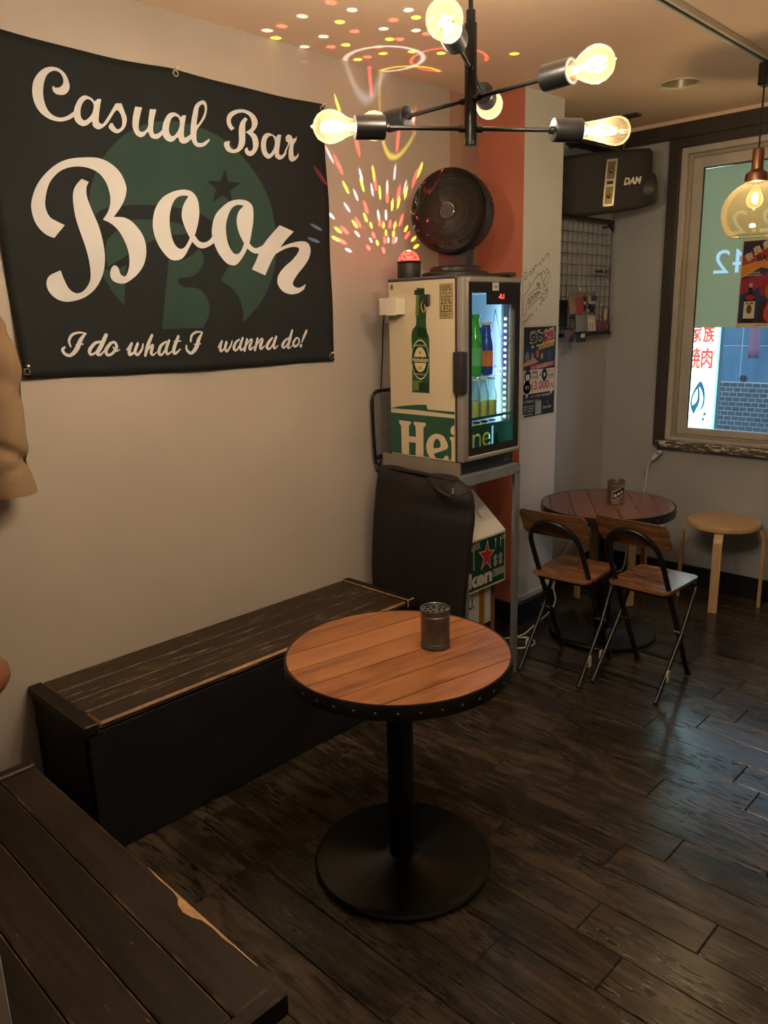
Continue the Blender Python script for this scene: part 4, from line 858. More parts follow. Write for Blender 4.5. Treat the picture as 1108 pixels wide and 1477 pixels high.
# ================================================================ GLASS DOOR FRIDGE
FX0, FX1, FY0, FY1, FZ0, FZ1 = -2.152, -1.818, 2.236, 2.600, 0.966, 1.625
t = fr = thing('display_fridge', 'small cream glass door drinks fridge with green lettering on the grey stand', 'fridge', (-1.98, 2.418, SZ+0.001))
M_CREAMP = plain('cream_fridge_panel', (0.58, 0.48, 0.33), 0.4, 0, 0.03, 4)
M_FRG = plain('grey_fridge_trim', (0.32, 0.30, 0.28), 0.4, 0.4, 0.06)
M_LINER = plain('white_fridge_liner', (0.80, 0.84, 0.88), 0.35, 0, 0.02)
M_DGREY = plain('charcoal_fridge_body', (0.06, 0.058, 0.06), 0.4, 0, 0.1)
# outer case
b = nb(); box(b, (FX0, FY0, FZ0), (FX1, FY0+0.022, FZ1), 0.003); obj('side_panel', b, M_CREAMP, t, 0)
b = nb(); box(b, (FX0, FY1-0.03, FZ0), (FX1, FY1, FZ1), 0.003); obj('side_panel', b, M_CREAMP, t, 0)
b = nb(); box(b, (FX0, FY0+0.022, FZ0), (FX0+0.035, FY1-0.03, FZ1), 0.002); obj('back_panel', b, M_DGREY, t, 0)
b = nb(); box(b, (FX0-0.002, FY0-0.002, FZ1), (FX1+0.002, FY1+0.002, FZ1+0.012), 0.004); obj('top_panel', b, M_DGREY, t, 0)
b = nb(); box(b, (FX0+0.035, FY0+0.022, FZ1-0.05), (FX1, FY1-0.03, FZ1), 0.001); obj('inner_ceiling', b, M_LINER, t, 0)
b = nb(); box(b, (FX0+0.035, FY0+0.022, FZ0), (FX1, FY1-0.03, FZ0+0.022), 0.001); obj('inner_floor', b, M_LINER, t, 0)
b = nb(); box(b, (FX0+0.035, FY0+0.022, FZ0+0.022), (FX0+0.038, FY1-0.03, FZ1-0.05)); obj('inner_back', b, M_LINER, t, 0)
b = nb(); box(b, (FX0+0.038, FY0+0.022, FZ0+0.022), (FX1-0.002, FY0+0.025, FZ1-0.05)); obj('inner_side', b, M_LINER, t, 0)
b = nb(); box(b, (FX0+0.038, FY1-0.034, FZ0+0.022), (FX1-0.002, FY1-0.03, FZ1-0.05)); obj('inner_side', b, M_LINER, t, 0)
b = nb(); box(b, (FX0-0.05, FY0-0.0005, SZ+0.001), (FX1+0.012, FY0+0.012, FZ0-0.001), 0.001); obj('plinth_side', b, plain('warm_grey_plinth', (0.23, 0.20, 0.165), 0.4, 0.2, 0.06), t, 0)
b = nb(); box(b, (FX0, FY0+0.012, SZ+0.001), (FX1-0.004, FY1, FZ0), 0.001); obj('plinth', b, M_BLACKM, t, 0)
for k in range(3):
    b = nb(); box(b, (FX1-0.004, FY0+0.30, 0.93+k*0.008), (FX1-0.002, FY0+0.335, 0.933+k*0.008)); obj('vent_slot', b, M_STEEL, t, 0)
b = nb(); box(b, (FX1-0.006, FY0-0.001, FZ0), (FX1, FY0+0.02, FZ1+0.005), 0.001); obj('corner_gasket', b, plain('dark_maroon_gasket', (0.035, 0.014, 0.014), 0.5), t, 0)
# door: rounded grey frame, black printed border, glass
DX0, DX1, DY0, DY1, DZ0, DZ1 = -1.818, -1.785, 2.236, 2.600, 0.968, 1.630
b = nb(); fw = 0.026
rect = [(DY0, DY1, DZ0, DZ1)]
box(b, (DX0, DY0, DZ0), (DX1, DY0+0.034, DZ1), 0.006, seg=2); box(b, (DX0, DY1-0.012, DZ0), (DX1, DY1, DZ1), 0.004); box(b, (DX0, DY0+0.03, DZ1-0.020), (DX1, DY1-0.01, DZ1), 0.004); box(b, (DX0, DY0+0.03, DZ0), (DX1, DY1-0.01, DZ0+0.018), 0.004)
door = obj('door_frame', b, M_FRG, t, 30)
IY0, IY1, IZ0, IZ1 = DY0+0.034, DY1-0.012, DZ0+0.018, DZ1-0.020
b = nb(); box(b, (DX1-0.012, IY0, IZ0), (DX1-0.006, IY1, IZ1)); obj('door_glass', b, M_CLEAR, door, 0)
CY0, CY1, CZ0, CZ1 = IY0+0.020, IY1-0.030, IZ0+0.030, IZ1-0.032
b = nb(); X = DX1-0.0055
for a in ((IY0, IZ0, CY0, IZ1), (CY1, IZ0, IY1, IZ1), (CY0, IZ0, CY1, CZ0), (CY0, CZ1, CY1, IZ1)): box(b, (X, a[0], a[1]), (X+0.0012, a[2], a[3]))
box(b, (X, CY0+0.085, CZ1-0.045), (X+0.0012, CY1, CZ1))
obj('black_glass_border', b, plain('gloss_black_border', (0.010, 0.010, 0.012), 0.12), door, 0)
b = nb(); box(b, (DX0-0.001, DY0-0.022, 1.222), (DX1+0.010, DY0+0.014, 1.372), 0.006, seg=2); obj('door_handle', b, M_BLACKM, door, 30)
P = Print((X+0.0016, DY0, 0), (0, 1, 0), (0, 0, 1), (1, 0, 0))
P.rect(0.172, 1.582, 0.212, 1.620, ink((196, 190, 178)), 0.0012); P.text('·', 0.186, 1.606, 0.192, 1.610, ink((60, 60, 60))); P.rect(0.180, 1.594, 0.204, 1.598, ink((90, 88, 84)), 0.0016)
P.done('door_badge', door)
P = Print((X+0.0016, DY0, 0), (0, 1, 0), (0, 0, 1), (1, 0, 0)); P.text('-0.1', 0.212, 1.553, 0.246, 1.571, emit('red_digits', (1, 0.05, 0.04), 4.0), 0.0004, 0.03); P.done('temperature_display', door)
# green printed band with cut-through letters, star outline on the glass
M_GFILM = film('dark_green_glass_print', (0.03, 0.11, 0.07), 0.7); M_LFILM = film('milky_letter_film', (0.62, 0.72, 0.55), 0.85)
b = nb(); hl = []; fn_ = lambda y, z: Vector((X+0.0006, y, z)); zl, zh = IZ0+0.03, 1.098
for c_, y0, y1, z1 in (('n', CY0+0.004, CY0+0.058, 1.066), ('e', CY0+0.066, CY0+0.116, 1.066), ('k', CY0+0.124, CY0+0.176, 1.086)):
    lp = [[(y0+p[0]*(y1-y0), 1.012+p[1]*(z1-1.012)) for p in l] for l in text_loops(c_)]
    hl.append(lp[0])
    for inner in lp[1:]: fill(b, [inner], fn_)
fill(b, [[(CY0, zl), (CY1, zl), (CY1, zh), (CY0, zh)]]+hl, fn_); fill(b, [[(CY0, 1.118), (CY1, 1.118), (CY1, 1.128), (CY0, 1.128)]], fn_)
obj('green_band', b, M_GFILM, door, 0)
b = nb(); sc_ = (CY0+CY1)/2+0.005
sp = [(X+0.0018, sc_+(0.155 if i % 2 == 0 else 0.066)*math.cos(PI/2+i*PI/5)*0.8, 1.37+(0.145 if i % 2 == 0 else 0.058)*math.sin(PI/2+i*PI/5)) for i in range(10)]
for i in range(10): tube(b, [sp[i], sp[(i+1) % 10]], 0.0009, 5)
obj('star_outline', b, M_GFILM, door, 0)
# lit strip inside the right front corner, shelves and rails
b = nb(); box(b, (FX1-0.030, FY1-0.040, 1.06), (FX1-0.008, FY1-0.034, 1.54), 0.001); strip = obj('light_strip', b, M_STEEL, t, 0)
b = nb(); M_LED = emit('cold_white_led', (0.55, 0.82, 1.0), 14.0)
for k in range(17): 
    b = nb(); box(b, (FX1-0.023, FY1-0.042, 1.10+k*0.0235), (FX1-0.015, FY1-0.040, 1.108+k*0.0235)); obj('led', b, M_LED, strip, 0)
l = bpy.data.lights.new('fridge_light', 'AREA'); l.shape = 'RECTANGLE'; l.size = 0.56; l.size_y = 0.02; l.energy = 0.9; l.color = (0.36, 0.66, 1.0)
lo = bpy.data.objects.new('fridge_light', l); COL.objects.link(lo); lo.parent = t; lo.location = Vector((FX1-0.03, FY1-0.048, 1.27))-t.location
lo.rotation_euler = Matrix(((0, 0.64, 0.77), (0, -0.77, 0.64), (1, 0, 0))).to_euler()
def wire_shelf(z, name):
    s = nb()
    for y in [FY0+0.030+0.016*i for i in range(19)]: tube(s, [(FX0+0.045, y, z), (FX1-0.036, y, z)], 0.0013, 5)
    for x in (FX0+0.045, (FX0+FX1)/2, FX1-0.036): tube(s, [(x, FY0+0.026, z-0.0025), (x, FY1-0.036, z-0.0025)], 0.002, 5)
    tube(s, [(FX1-0.036, FY0+0.026, z+0.02), (FX1-0.036, FY1-0.036, z+0.02)], 0.002, 5)
    return obj(name, s, plain('white_wire', (0.75, 0.78, 0.8), 0.35), t, 40)
wire_shelf(1.272, 'shelf')
# perforated shelf rail, seen through the glass
for y in (FY1-0.10, FY0+0.03):
    b = nb(); box(b, (FX0+0.040, y, 1.0), (FX0+0.044, y+0.012, 1.56)); obj('shelf_rail', b, plain('rail_white', (0.7, 0.74, 0.78), 0.4), t, 0)
# printed side of the fridge
side = lambda lift: (lambda x, z: Vector((x*0.001, FY0-0.0006-lift, z*0.001)))
M_GRN = plain('bottle_green_print', (0.014, 0.075, 0.042), 0.4, 0, 0.08, 8); M_CRP = plain('cream_letter_print', (0.62, 0.50, 0.34), 0.4, 0, 0.03)
b = nb(); fill(b, [SIDE['band']], side(0), 0); fill(b, [spline2(SIDE['flag'], 4)], side(0), 0); obj('green_print', b, M_GRN, t, 0, fixn=False)
b = nb()
for k in ('H', 'et', 'id', 'is'): fill(b, [spline2(SIDE[k], 4)], side(0.0006), 0)
fill(b, [spline2(SIDE['e'], 4), spline2(SIDE['eh'], 4)], side(0.0006), 0)
obj('side_lettering', b, M_CRP, t, 0, fixn=False)
P = Print((0, FY0-0.0004, 0), (1, 0, 0), (0, 0, 1), (0, -1, 0)); g1, g2, g3 = ink((44, 74, 40)), ink((22, 50, 32)), ink((96, 112, 60))
P.poly([tuple(v*0.001 for v in p[:2])+tuple(p[2:]) for p in SIDE['bottle']], g1, 0.0004, curve=4)
P.poly([(-2.012, 1.50), (-1.996, 1.50), (-1.993, 1.585), (-2.006, 1.585)], g3, 0.0007); P.rect(-2.015, 1.575, -1.968, 1.592, g2, 0.0009); P.poly([(-2.010, 1.43), (-1.955, 1.415), (-1.957, 1.45), (-2.0, 1.462)], g2, 0.0007); P.rect(-2.030, 1.225, -1.985, 1.262, g3, 0.0006); P.rect(-2.000, 1.222, -1.950, 1.255, g2, 0.0007)
wc, rc, gc = ink((198, 190, 160)), ink((168, 60, 40)), ink((20, 56, 36))
P.disc(-1.990, 1.340, 0.044, 0.074, wc, 0.0010); P.disc(-1.990, 1.340, 0.042, 0.069, gc, 0.0013); P.disc(-1.990, 1.340, 0.031, 0.046, wc, 0.0016); P.disc(-1.990, 1.340, 0.028, 0.042, ink((206, 184, 138)), 0.0019)
P.rect(-2.034, 1.328, -1.946, 1.350, gc, 0.0022); P.text('Heineken', -2.031, 1.331, -1.949, 1.349, wc, 0.0026, 0.02); P.star(-1.990, 1.366, 0.008, rc, 0.0026); P.text('30', -1.999, 1.304, -1.981, 1.316, ink((90, 60, 40)), 0.0026)
P.text('PREMIUM LAGER', -2.022, 1.388, -1.958, 1.396, wc, 0.0026); P.text('PREMIUM QUALITY', -2.022, 1.281, -1.958, 1.289, wc, 0.0026)
P.done('bottle_print', t)
P = Print((0, FY0-0.0004, 0), (1, 0, 0), (0, 0, 1), (0, -1, 0)); dk = ink((40, 44, 34))
x0, x1, z0, z1 = -1.894, -1.833, 1.487, 1.608
P.rect(x0, z0, x1, z1, dk, 0.0004); P.rect(x0+0.002, z0+0.002, x1-0.002, z1-0.002, ink((176, 152, 108)), 0.0007)
for s, a, c in (('100%', 1.583, 1.603), ('COLD', 1.560, 1.580), ('25%', 1.537, 1.557), ('LESS', 1.509, 1.534), ('ENERGY', 1.492, 1.506)): P.text(s, x0+0.005, a, x1-0.005, c, dk, 0.001, 0.012)
P.done('slogan_print', t)
P = Print((0, FY0-0.0004, 0), (1, 0, 0), (0, 0, 1), (0, -1, 0))
P.disc(-2.131, 1.607, 0.0085, 0.011, dk, 0.0004); P.disc(-2.131, 1.607, 0.0068, 0.009, ink((176, 152, 108)), 0.0006); P.text('e', -2.1355, 1.601, -2.1265, 1.613, dk, 0.0008, 0.02)
P.done('round_mark', t)

# things in the fridge
def bottle(name, label, cat, x, y, z, R_, H_, body, cap, neck=0.4, fillm=None, band=None, group=None):
    o = thing(name, label, cat, (x, y, z), group)
    b = nb(); lathe(b, [(0.001, 0), (R_*0.95, 0), (R_, 0.004), (R_, H_*0.55), (R_*0.92, H_*0.62), (R_*neck, H_*0.78), (R_*neck*0.9, H_*0.95)], (x, y, z), n=20); obj('glass_body', b, body, o)
    b = nb(); cyl(b, (x, y, z+H_*0.945), (x, y, z+H_), R_*neck*1.15, n=16, bev=0.0015); obj('cap', b, cap, o)
    if band:
        b = nb(); lathe(b, [(R_+0.0006, H_*0.16), (R_+0.0006, H_*0.46)], (x, y, z), n=20); obj('label_band', b, band, o)
    if fillm:
        b = nb(); cyl(b, (x, y, z+0.003), (x, y, z+H_*0.42), R_*0.9, n=18); obj('drink', b, fillm, o)
    return o
M_GBOT = plain('green_bottle_glass', (0.06, 0.42, 0.06), 0.15, 0, 0.1, 20); M_YEL = plain('yellow_drink', (0.95, 0.86, 0.16), 0.3)
M_BLUE = plain('blue_can', (0.04, 0.10, 0.55), 0.25, 0.2); M_ORA = plain('orange_label', (0.75, 0.22, 0.05), 0.4)
M_WCAP = plain('pale_cap', (0.75, 0.78, 0.6), 0.4)
bottle('beer_bottle', 'green beer bottle on the upper fridge shelf nearest the handle side', 'bottle', -1.862, 2.400, 1.275, 0.029, 0.225, M_GBOT, M_GBOT, 0.62, band=plain('green_label', (0.15, 0.5, 0.2), 0.4))
bottle('beer_bottle', 'green beer bottle at the back of the upper fridge shelf', 'bottle', -1.945, 2.455, 1.275, 0.029, 0.225, M_GBOT, M_GBOT, 0.62)
bottle('soda_bottle', 'blue and orange labelled bottle with pale cap on the upper fridge shelf', 'bottle', -1.855, 2.462, 1.275, 0.027, 0.195, M_BLUE, M_WCAP, 0.7, band=M_ORA)
bottle('soda_bottle', 'dark blue bottle behind the orange labelled one in the fridge', 'bottle', -1.915, 2.515, 1.275, 0.026, 0.185, M_BLUE, M_WCAP, 0.7)
M_PALE = thin_glass('pale_bottle_glass', (0.85, 0.95, 0.9), 0.3, 0.25, (0.7, 0.85, 0.85))
for k, (x, y) in enumerate(((-1.86, 2.397), (-1.86, 2.450), (-1.86, 2.503), (-1.925, 2.48))):
    bottle('mixer_bottle', ('clear bottle of yellow drink on the lower fridge shelf, nearest the handle', 'clear bottle of yellow drink in the middle of the lower fridge shelf', 'clear bottle of yellow drink on the right of the lower fridge shelf', 'clear bottle of yellow drink at the back of the lower fridge shelf')[k], 'bottle', x, y, 1.112, 0.024, 0.150, M_PALE, M_WCAP, 0.6, M_YEL, group='yellow drinks in the fridge')
s = nb()
box(s, (FX0+0.05, FY0+0.026, 1.106), (FX1-0.040, FY1-0.05, 1.1115), 0.001); obj('glass_shelf', s, plain('pale_shelf', (0.7, 0.75, 0.78), 0.3), t, 0)
for k, y in enumerate((2.375, 2.425, 2.475, 2.525)):
    bottle('small_bottle', ('small yellow bottle on the fridge floor, nearest the handle', 'small yellow bottle on the fridge floor, second from the handle', 'small yellow bottle on the fridge floor, third from the handle', 'small pale bottle on the fridge floor, on the right')[k], 'bottle', -1.87, y, FZ0+0.0225, 0.021, 0.105, M_YEL if k < 3 else M_PALE, M_BLACKM, 0.62, group='small bottles on the fridge floor')
# ================================================================ BLACK FABRIC COVER HANGING ON THE STAND SIDE
t = thing('garment_cover', 'black fabric cover bag hanging on the side of the fridge stand behind the bench', 'bag', (-1.98, 2.20, 0.2))
M_BAG = plain('black_brown_fabric', (0.0085, 0.0055, 0.0062), 0.7, 0, 0.2, 6, 0.3, 300)
b = nb(); NU, NV = 34, 30; G = []
for j in range(NV+1):
    v = j/NV; z = 0.912-0.70*v; row = []
    for i in range(NU+1):
        u = i/NU
        xl = -2.200-0.058*min(v*1.6, 1)**0.8+0.012*math.exp(-(v/0.03)**2)*0; xr = -1.805+0.082*(1-math.exp(-v/0.035))-0.045*max(0, min(1, (v-0.2)/0.5))
        x = xl+(xr-xl)*u
        bul = (0.040*math.sin(PI*u)**0.5 if 0 < u < 1 else 0)*(1-math.exp(-v/0.03)*0.8)
        y = 2.229-0.02-bul*(0.75+0.25*math.sin(PI*min(v*1.6, 1)))-0.012*math.exp(-((u-0.72+0.3*v)/0.06)**2)*(1-v)-0.008*math.sin(u*16+v*5)*(0.4+0.6*v)-0.018*math.exp(-((v-0.09)/0.05)**2)*math.exp(-((u-0.88)/0.10)**2)+0.012*math.exp(-((v-0.16)/0.03)**2)*u
        zz = z-0.012*(u-0.3)**2*(1-v)+0.006*math.sin(u*9)*(1-v)
        row.append(b.verts.new((x, y, zz)))
    G.append(row)
for j in range(NV):
    for i in range(NU): b.faces.new((G[j][i], G[j][i+1], G[j+1][i+1], G[j+1][i]))
# side gusset returning to the stand, top flap
for j in range(NV):
    for k, e in ((0, 0), (NU, 1)):
        a, c = G[j][k], G[j+1][k]
        if e == 1: q = [(a.co.x-0.004, 2.232, a.co.z), (c.co.x-0.004, 2.232, c.co.z)]
        else: q = [(a.co.x, 2.231, a.co.z), (c.co.x, 2.231, c.co.z)]
        n1, n2 = [b.verts.new(p) for p in q]; b.faces.new((a, c, n2, n1))
for i in range(NU):
    a, c = G[0][i], G[0][i+1]; n1, n2 = b.verts.new((a.co.x, 2.233, a.co.z+0.004)), b.verts.new((c.co.x, 2.233, c.co.z+0.004)); b.faces.new((a, c, n2, n1))
bmesh.ops.remove_doubles(b, verts=b.verts, dist=0.0005)
obj('cover_body', b, M_BAG, t, 70)
b = nb(); tube(b, smooth_path([(-2.222, 2.222, 0.890), (-2.195, 2.214, 0.905), (-2.1, 2.204, 0.914), (-1.95, 2.200, 0.914), (-1.86, 2.202, 0.908), (-1.80, 2.205, 0.903)], 6), 0.008, 8); obj('rolled_hem', b, M_BAG, t, 70)
b = nb(); tube(b, smooth_path([(-1.875, 2.172, 0.882), (-1.83, 2.168, 0.862), (-1.785, 2.180, 0.850), (-1.745, 2.205, 0.868)], 6), [0.004]+[0.009]*17+[0.004], 8); obj('bunched_fold', b, M_BAG, t, 70)
b = nb(); box(b, (-1.786, 2.168, 0.862), (-1.779, 2.174, 0.885), 0.001); obj('zip_pull', b, M_STEEL, t, 0)
b = nb(); tube(b, [(-2.20, 2.230, 0.905), (-1.80, 2.230, 0.905)], 0.003, 6); obj('hanging_rod', b, M_BLACK, t)
# folded seat with black tube frame behind the stand
t = thing('folded_seat', 'folded black tube frame with grey fabric panel leaning between wall and fridge', 'folding seat', (-2.29, 2.40, 0))
xx = -2.318
path = [(xx+0.05, 2.275, 0.003), (xx+0.03, 2.270, 0.55), (xx+0.01, 2.330, 0.86), (xx, 2.312, 0.90), (xx-0.004, 2.306, 1.05), (xx-0.006, 2.306, 1.15)]
path += [(xx-0.006, 2.306+0.04-0.04*math.cos(a), 1.16+0.04*math.sin(a)) for a in [PI/2*i/5 for i in range(1, 6)]]
path += [(xx-0.006, 2.50, 1.20), (xx-0.006, 2.66, 1.20)]
path += [(xx-0.006, 2.66+0.04*math.sin(a), 1.16+0.04*math.cos(a)) for a in [PI/2*i/5 for i in range(1, 6)]]
path += [(xx, 2.70, 0.9), (xx+0.03, 2.70, 0.55), (xx+0.05, 2.70, 0.003)]
b = nb(); tube(b, smooth_path(path, 2), 0.007, 8); obj('tube_frame', b, M_BLACK, t, 60)
b = nb(); box(b, (xx-0.006, 2.314, 0.93), (xx-0.002, 2.693, 1.192), 0.001); obj('fabric_panel', b, plain('grey_mesh_fabric', (0.20, 0.18, 0.155), 0.8, 0, 0.1, 30, 0.3, 300), t, 0)
b = nb(); tube(b, [(xx+0.004, 2.31, 0.918), (xx+0.004, 2.70, 0.918)], 0.006, 8); obj('cross_bar', b, M_BLACK, t)
tag(obj('power_lead', (lambda b: (tube(b, smooth_path([(-2.343, 2.46, 1.62), (-2.335, 2.40, 1.50), (-2.335, 2.385, 1.35), (-2.338, 2.37, 1.15), (-2.338, 2.36, 0.9), (-2.335, 2.42, 0.3), (-2.33, 2.45, 0.006)], 6), 0.0028, 6), b)[1])(nb()), M_BLACKM), 'thin black power lead hanging on the wall behind the fridge', 'cable')

# ================================================================ ON AND AROUND THE FRIDGE
TZ = FZ1+0.0125
# circulator fan
fc = Vector((-2.072, 2.53, 1.888)); t = thing('desk_fan', 'black round circulator fan standing on top of the fridge', 'fan', (-2.05, 2.50, TZ))
fd = (Vector((0, 0, 1.5))-fc); fd.z = 0.06; fd = (fd.normalized()+Vector((-0.28, -0.22, 0.0))).normalized(); fx = Vector((0, 0, 1)).cross(fd).normalized(); fy = fd.cross(fx).normalized(); FR = 0.157
def fp(a, r, d): return fc+fx*(r*math.cos(a))+fy*(r*math.sin(a))+fd*d
b = nb(); lathe(b, [(FR*0.93, 0.050), (FR*0.97, 0.056), (FR, 0.050), (FR*1.005, 0.02), (FR*0.985, 0.0), (FR*0.93, -0.07), (FR*0.74, -0.115), (FR*0.4, -0.13), (0.001, -0.132)], fc, fd, 56); obj('housing', b, plain('brown_black_housing', (0.013, 0.011, 0.009), 0.5, spec=0.35), t, 40)
b = nb(); lathe(b, [(FR*0.93, 0.050), (FR*0.90, 0.02), (FR*0.88, -0.04), (FR*0.6, -0.06), (0.001, -0.062)], fc, fd, 48); obj('inner_duct', b, plain('dark_duct', (0.008, 0.007, 0.006), 0.9, spec=0.0), t, 40)
gr = nb()
for k in range(110):
    a = 2*PI*k/110; tube(gr, [fp(a+0.55*(1-q)*1.3, FR*(0.20+0.73*q), 0.052+0.012*math.sin(PI*q*0.8+0.35)) for q in (0, 0.2, 0.4, 0.6, 0.8, 1.0)], 0.00145, 4, caps=False)
g = obj('front_grille', gr, plain('grille_black', (0.04, 0.034, 0.028), 0.6, spec=0.25), t, 50)
for rr_, dd in ((0.5, 0.064), (0.74, 0.061)):
    b = nb(); tube(b, [fp(2*PI*i/48, FR*rr_, dd-0.001) for i in range(48)], 0.0012, 5, closed=True); obj('grille_ring', b, M_BLACKM, t, 50)
b = nb(); lathe(b, [(0.030, 0.050), (0.030, 0.062), (0.027, 0.066), (0.001, 0.067)], fc, fd, 36); obj('hub_cap', b, plain('hub_black', (0.045, 0.042, 0.035), 0.45), t, 40)
b = nb(); tube(b, [fp(2*PI*i/40, 0.0285, 0.066) for i in range(40)], 0.0013, 6, closed=True); obj('hub_ring', b, M_CHROME, t, 50)
for k in range(5):
    b = nb(); a0 = 2*PI*k/5; rows = []
    for q in range(6):
        r = 0.025+0.10*q/5; w = 0.32+0.25*q/5; rows.append([b.verts.new(fp(a0+0.5*q/5-w, r, 0.000)), b.verts.new(fp(a0+0.5*q/5, r, 0.016)), b.verts.new(fp(a0+0.5*q/5+w, r, 0.034))])
    for q in range(5):
        for i in range(2): b.faces.new((rows[q][i], rows[q][i+1], rows[q+1][i+1], rows[q+1][i]))
    obj('blade', b, MATS['dark_duct'], t, 60)
gr = nb()
for k in range(40):
    a = 2*PI*k/40; tube(gr, [fp(a, FR*1.004, 0.004), fp(a, FR*0.95, -0.065), fp(a, FR*0.76, -0.112)], 0.0016, 4, caps=False)
obj('rear_slat', gr, M_BLACKM, t, 50)['kind'] = 'stuff'
b = nb(); M_ = Matrix((( fx.x, -fd.x, 0, fc.x-fd.x*0.03), (fx.y, -fd.y, 0, fc.y-fd.y*0.03), (fx.z*0, 0, 1, TZ), (0, 0, 0, 1)))
q8 = [(-0.060, -0.035, 0.045), (0.060, -0.035, 0.045), (0.060, 0.04, 0.045), (-0.060, 0.04, 0.045)]; q9 = [(-0.066, -0.03, 0.150), (0.066, -0.03, 0.150), (0.066, 0.05, 0.150), (-0.066, 0.05, 0.150)]
lo_ = [b.verts.new(M_ @ Vector(v)) for v in q8]; hi_ = [b.verts.new(M_ @ Vector(v)) for v in q9]; skin(b, [lo_, hi_])
bmesh.ops.bevel(b, geom=b.edges[:], offset=0.006, segments=2, affect='EDGES'); obj('neck', b, M_BLACKM, t, 40)
bc = Vector((-2.040, 2.505, TZ))
b = nb(); lathe(b, [(0.001, 0.0), (0.128, 0.0), (0.132, 0.004), (0.132, 0.018), (0.126, 0.024), (0.10, 0.027), (0.001, 0.028)], bc, n=48); obj('base', b, M_BLACKM, t, 40)
b = nb(); lathe(b, [(0.10, 0.026), (0.10, 0.040), (0.09, 0.046), (0.001, 0.047)], bc, n=40); obj('turntable', b, M_BLACKM, t, 40)
q = bc+fd*0.108
b = nb(); cyl(b, q+Vector((0, 0, 0.024)), q+Vector((0, 0, 0.036)), 0.016, n=24, bev=0.002); obj('control_knob', b, plain('knob_grey', (0.09, 0.09, 0.09), 0.35), t)
# party lamp: black drum, red crystal dome, beams through the dome
LX, LY = -2.127, 2.330; LZ = TZ
t = thing('party_lamp', 'small black party lamp with glowing red crystal dome on the fridge', 'lamp', (LX, LY, LZ))
b = nb(); lathe(b, [(0.001, 0.0), (0.043, 0.0), (0.045, 0.003), (0.045, 0.058), (0.043, 0.061), (0.001, 0.061)], (LX, LY, LZ), n=40); obj('drum', b, M_BLACKM, t)
b = nb(); lathe(b, [(0.046, 0.058), (0.047, 0.062), (0.044, 0.066)], (LX, LY, LZ), n=40); obj('collar', b, M_BLACK, t)
DOMEC = Vector((LX, LY, LZ+0.066)); DR = 0.041
m, N, L, bs = base('red_crystal_dome')
tc = N.new('ShaderNodeTexCoord'); vo = N.new('ShaderNodeTexVoronoi'); vo.inputs['Scale'].default_value = 130; L.new(tc.outputs['Object'], vo.inputs['Vector'])
cr = N.new('ShaderNodeValToRGB'); cr.color_ramp.elements[0].color = (1.0, 0.42, 0.30, 1); cr.color_ramp.elements[1].color = (0.75, 0.02, 0.015, 1); cr.color_ramp.elements[1].position = 0.75
L.new(vo.outputs['Distance'], cr.inputs['Fac']); L.new(cr.outputs['Color'], bs.inputs['Emission Color']); bs.inputs['Emission Strength'].default_value = 1.1
setcol(bs.inputs['Base Color'], (0.5, 0.05, 0.03)); bs.inputs['Roughness'].default_value = 0.15
M_DOME = m
b = nb(); bmesh.ops.create_icosphere(b, subdivisions=4, radius=DR); bmesh.ops.delete(b, geom=[v for v in b.verts if v.co.z < -0.002], context='VERTS')
bmesh.ops.translate(b, verts=b.verts, vec=DOMEC); obj('crystal_dome', b, M_DOME, t, 0)
BC = {'r': (1.0, 0.05, 0.04), 'y': (1.0, 0.85, 0.05), 'w': (0.85, 0.9, 1.0)}
def beam(col, target, width, power, along=None, stretch=1.0):
    d = Vector(target)-DOMEC; dist = d.length; dn = d.normalized()
    ld = bpy.data.lights.new('beam', 'SPOT'); ld.color = BC[col]; ld.shadow_soft_size = 0.001; ld.spot_size = max(width*2, 0.0175); ld.spot_blend = 0.55
    ld.energy = power*DISCO*dist*dist
    o = bpy.data.objects.new('beam', ld); COL.objects.link(o); o.parent = t
    o.location = DOMEC+dn*(DR+0.003)-t.location; o.rotation_euler = dn.to_track_quat('-Z', 'Y').to_euler()
    if along is not None:      # oval lens: long axis turned along the given direction
        ax = (along-dn*along.dot(dn)).normalized(); az = -dn; ay = az.cross(ax)
        o.rotation_euler = Matrix((ax, ay, az)).transposed().to_euler(); o.scale = (stretch, 1, 1)
for c, x, y, z in DOTS:
    T_ = Vector((x, y, z))*0.001; dist = (T_-DOMEC).length; onceil = z > 2420; onred = y == 3050
    if onceil: beam(c, T_, 0.019/dist if c != 'w' else 0.020/dist, 30.0 if c == 'r' else (16.0 if c == 'y' else 7.0))
    elif onred: beam(c, T_, 0.009 if c != 'w' else 0.02, 16.0 if c != 'w' else 4.0)
    else:
        al = T_-Vector((-2.35, 2.447, 1.70)); beam(c, T_, (0.0105 if c == 'r' else 0.0085)/dist, 42.0 if c == 'r' else (30.0 if c == 'y' else 15.0), al, 1.8 if al.length < 0.2 else 2.6)
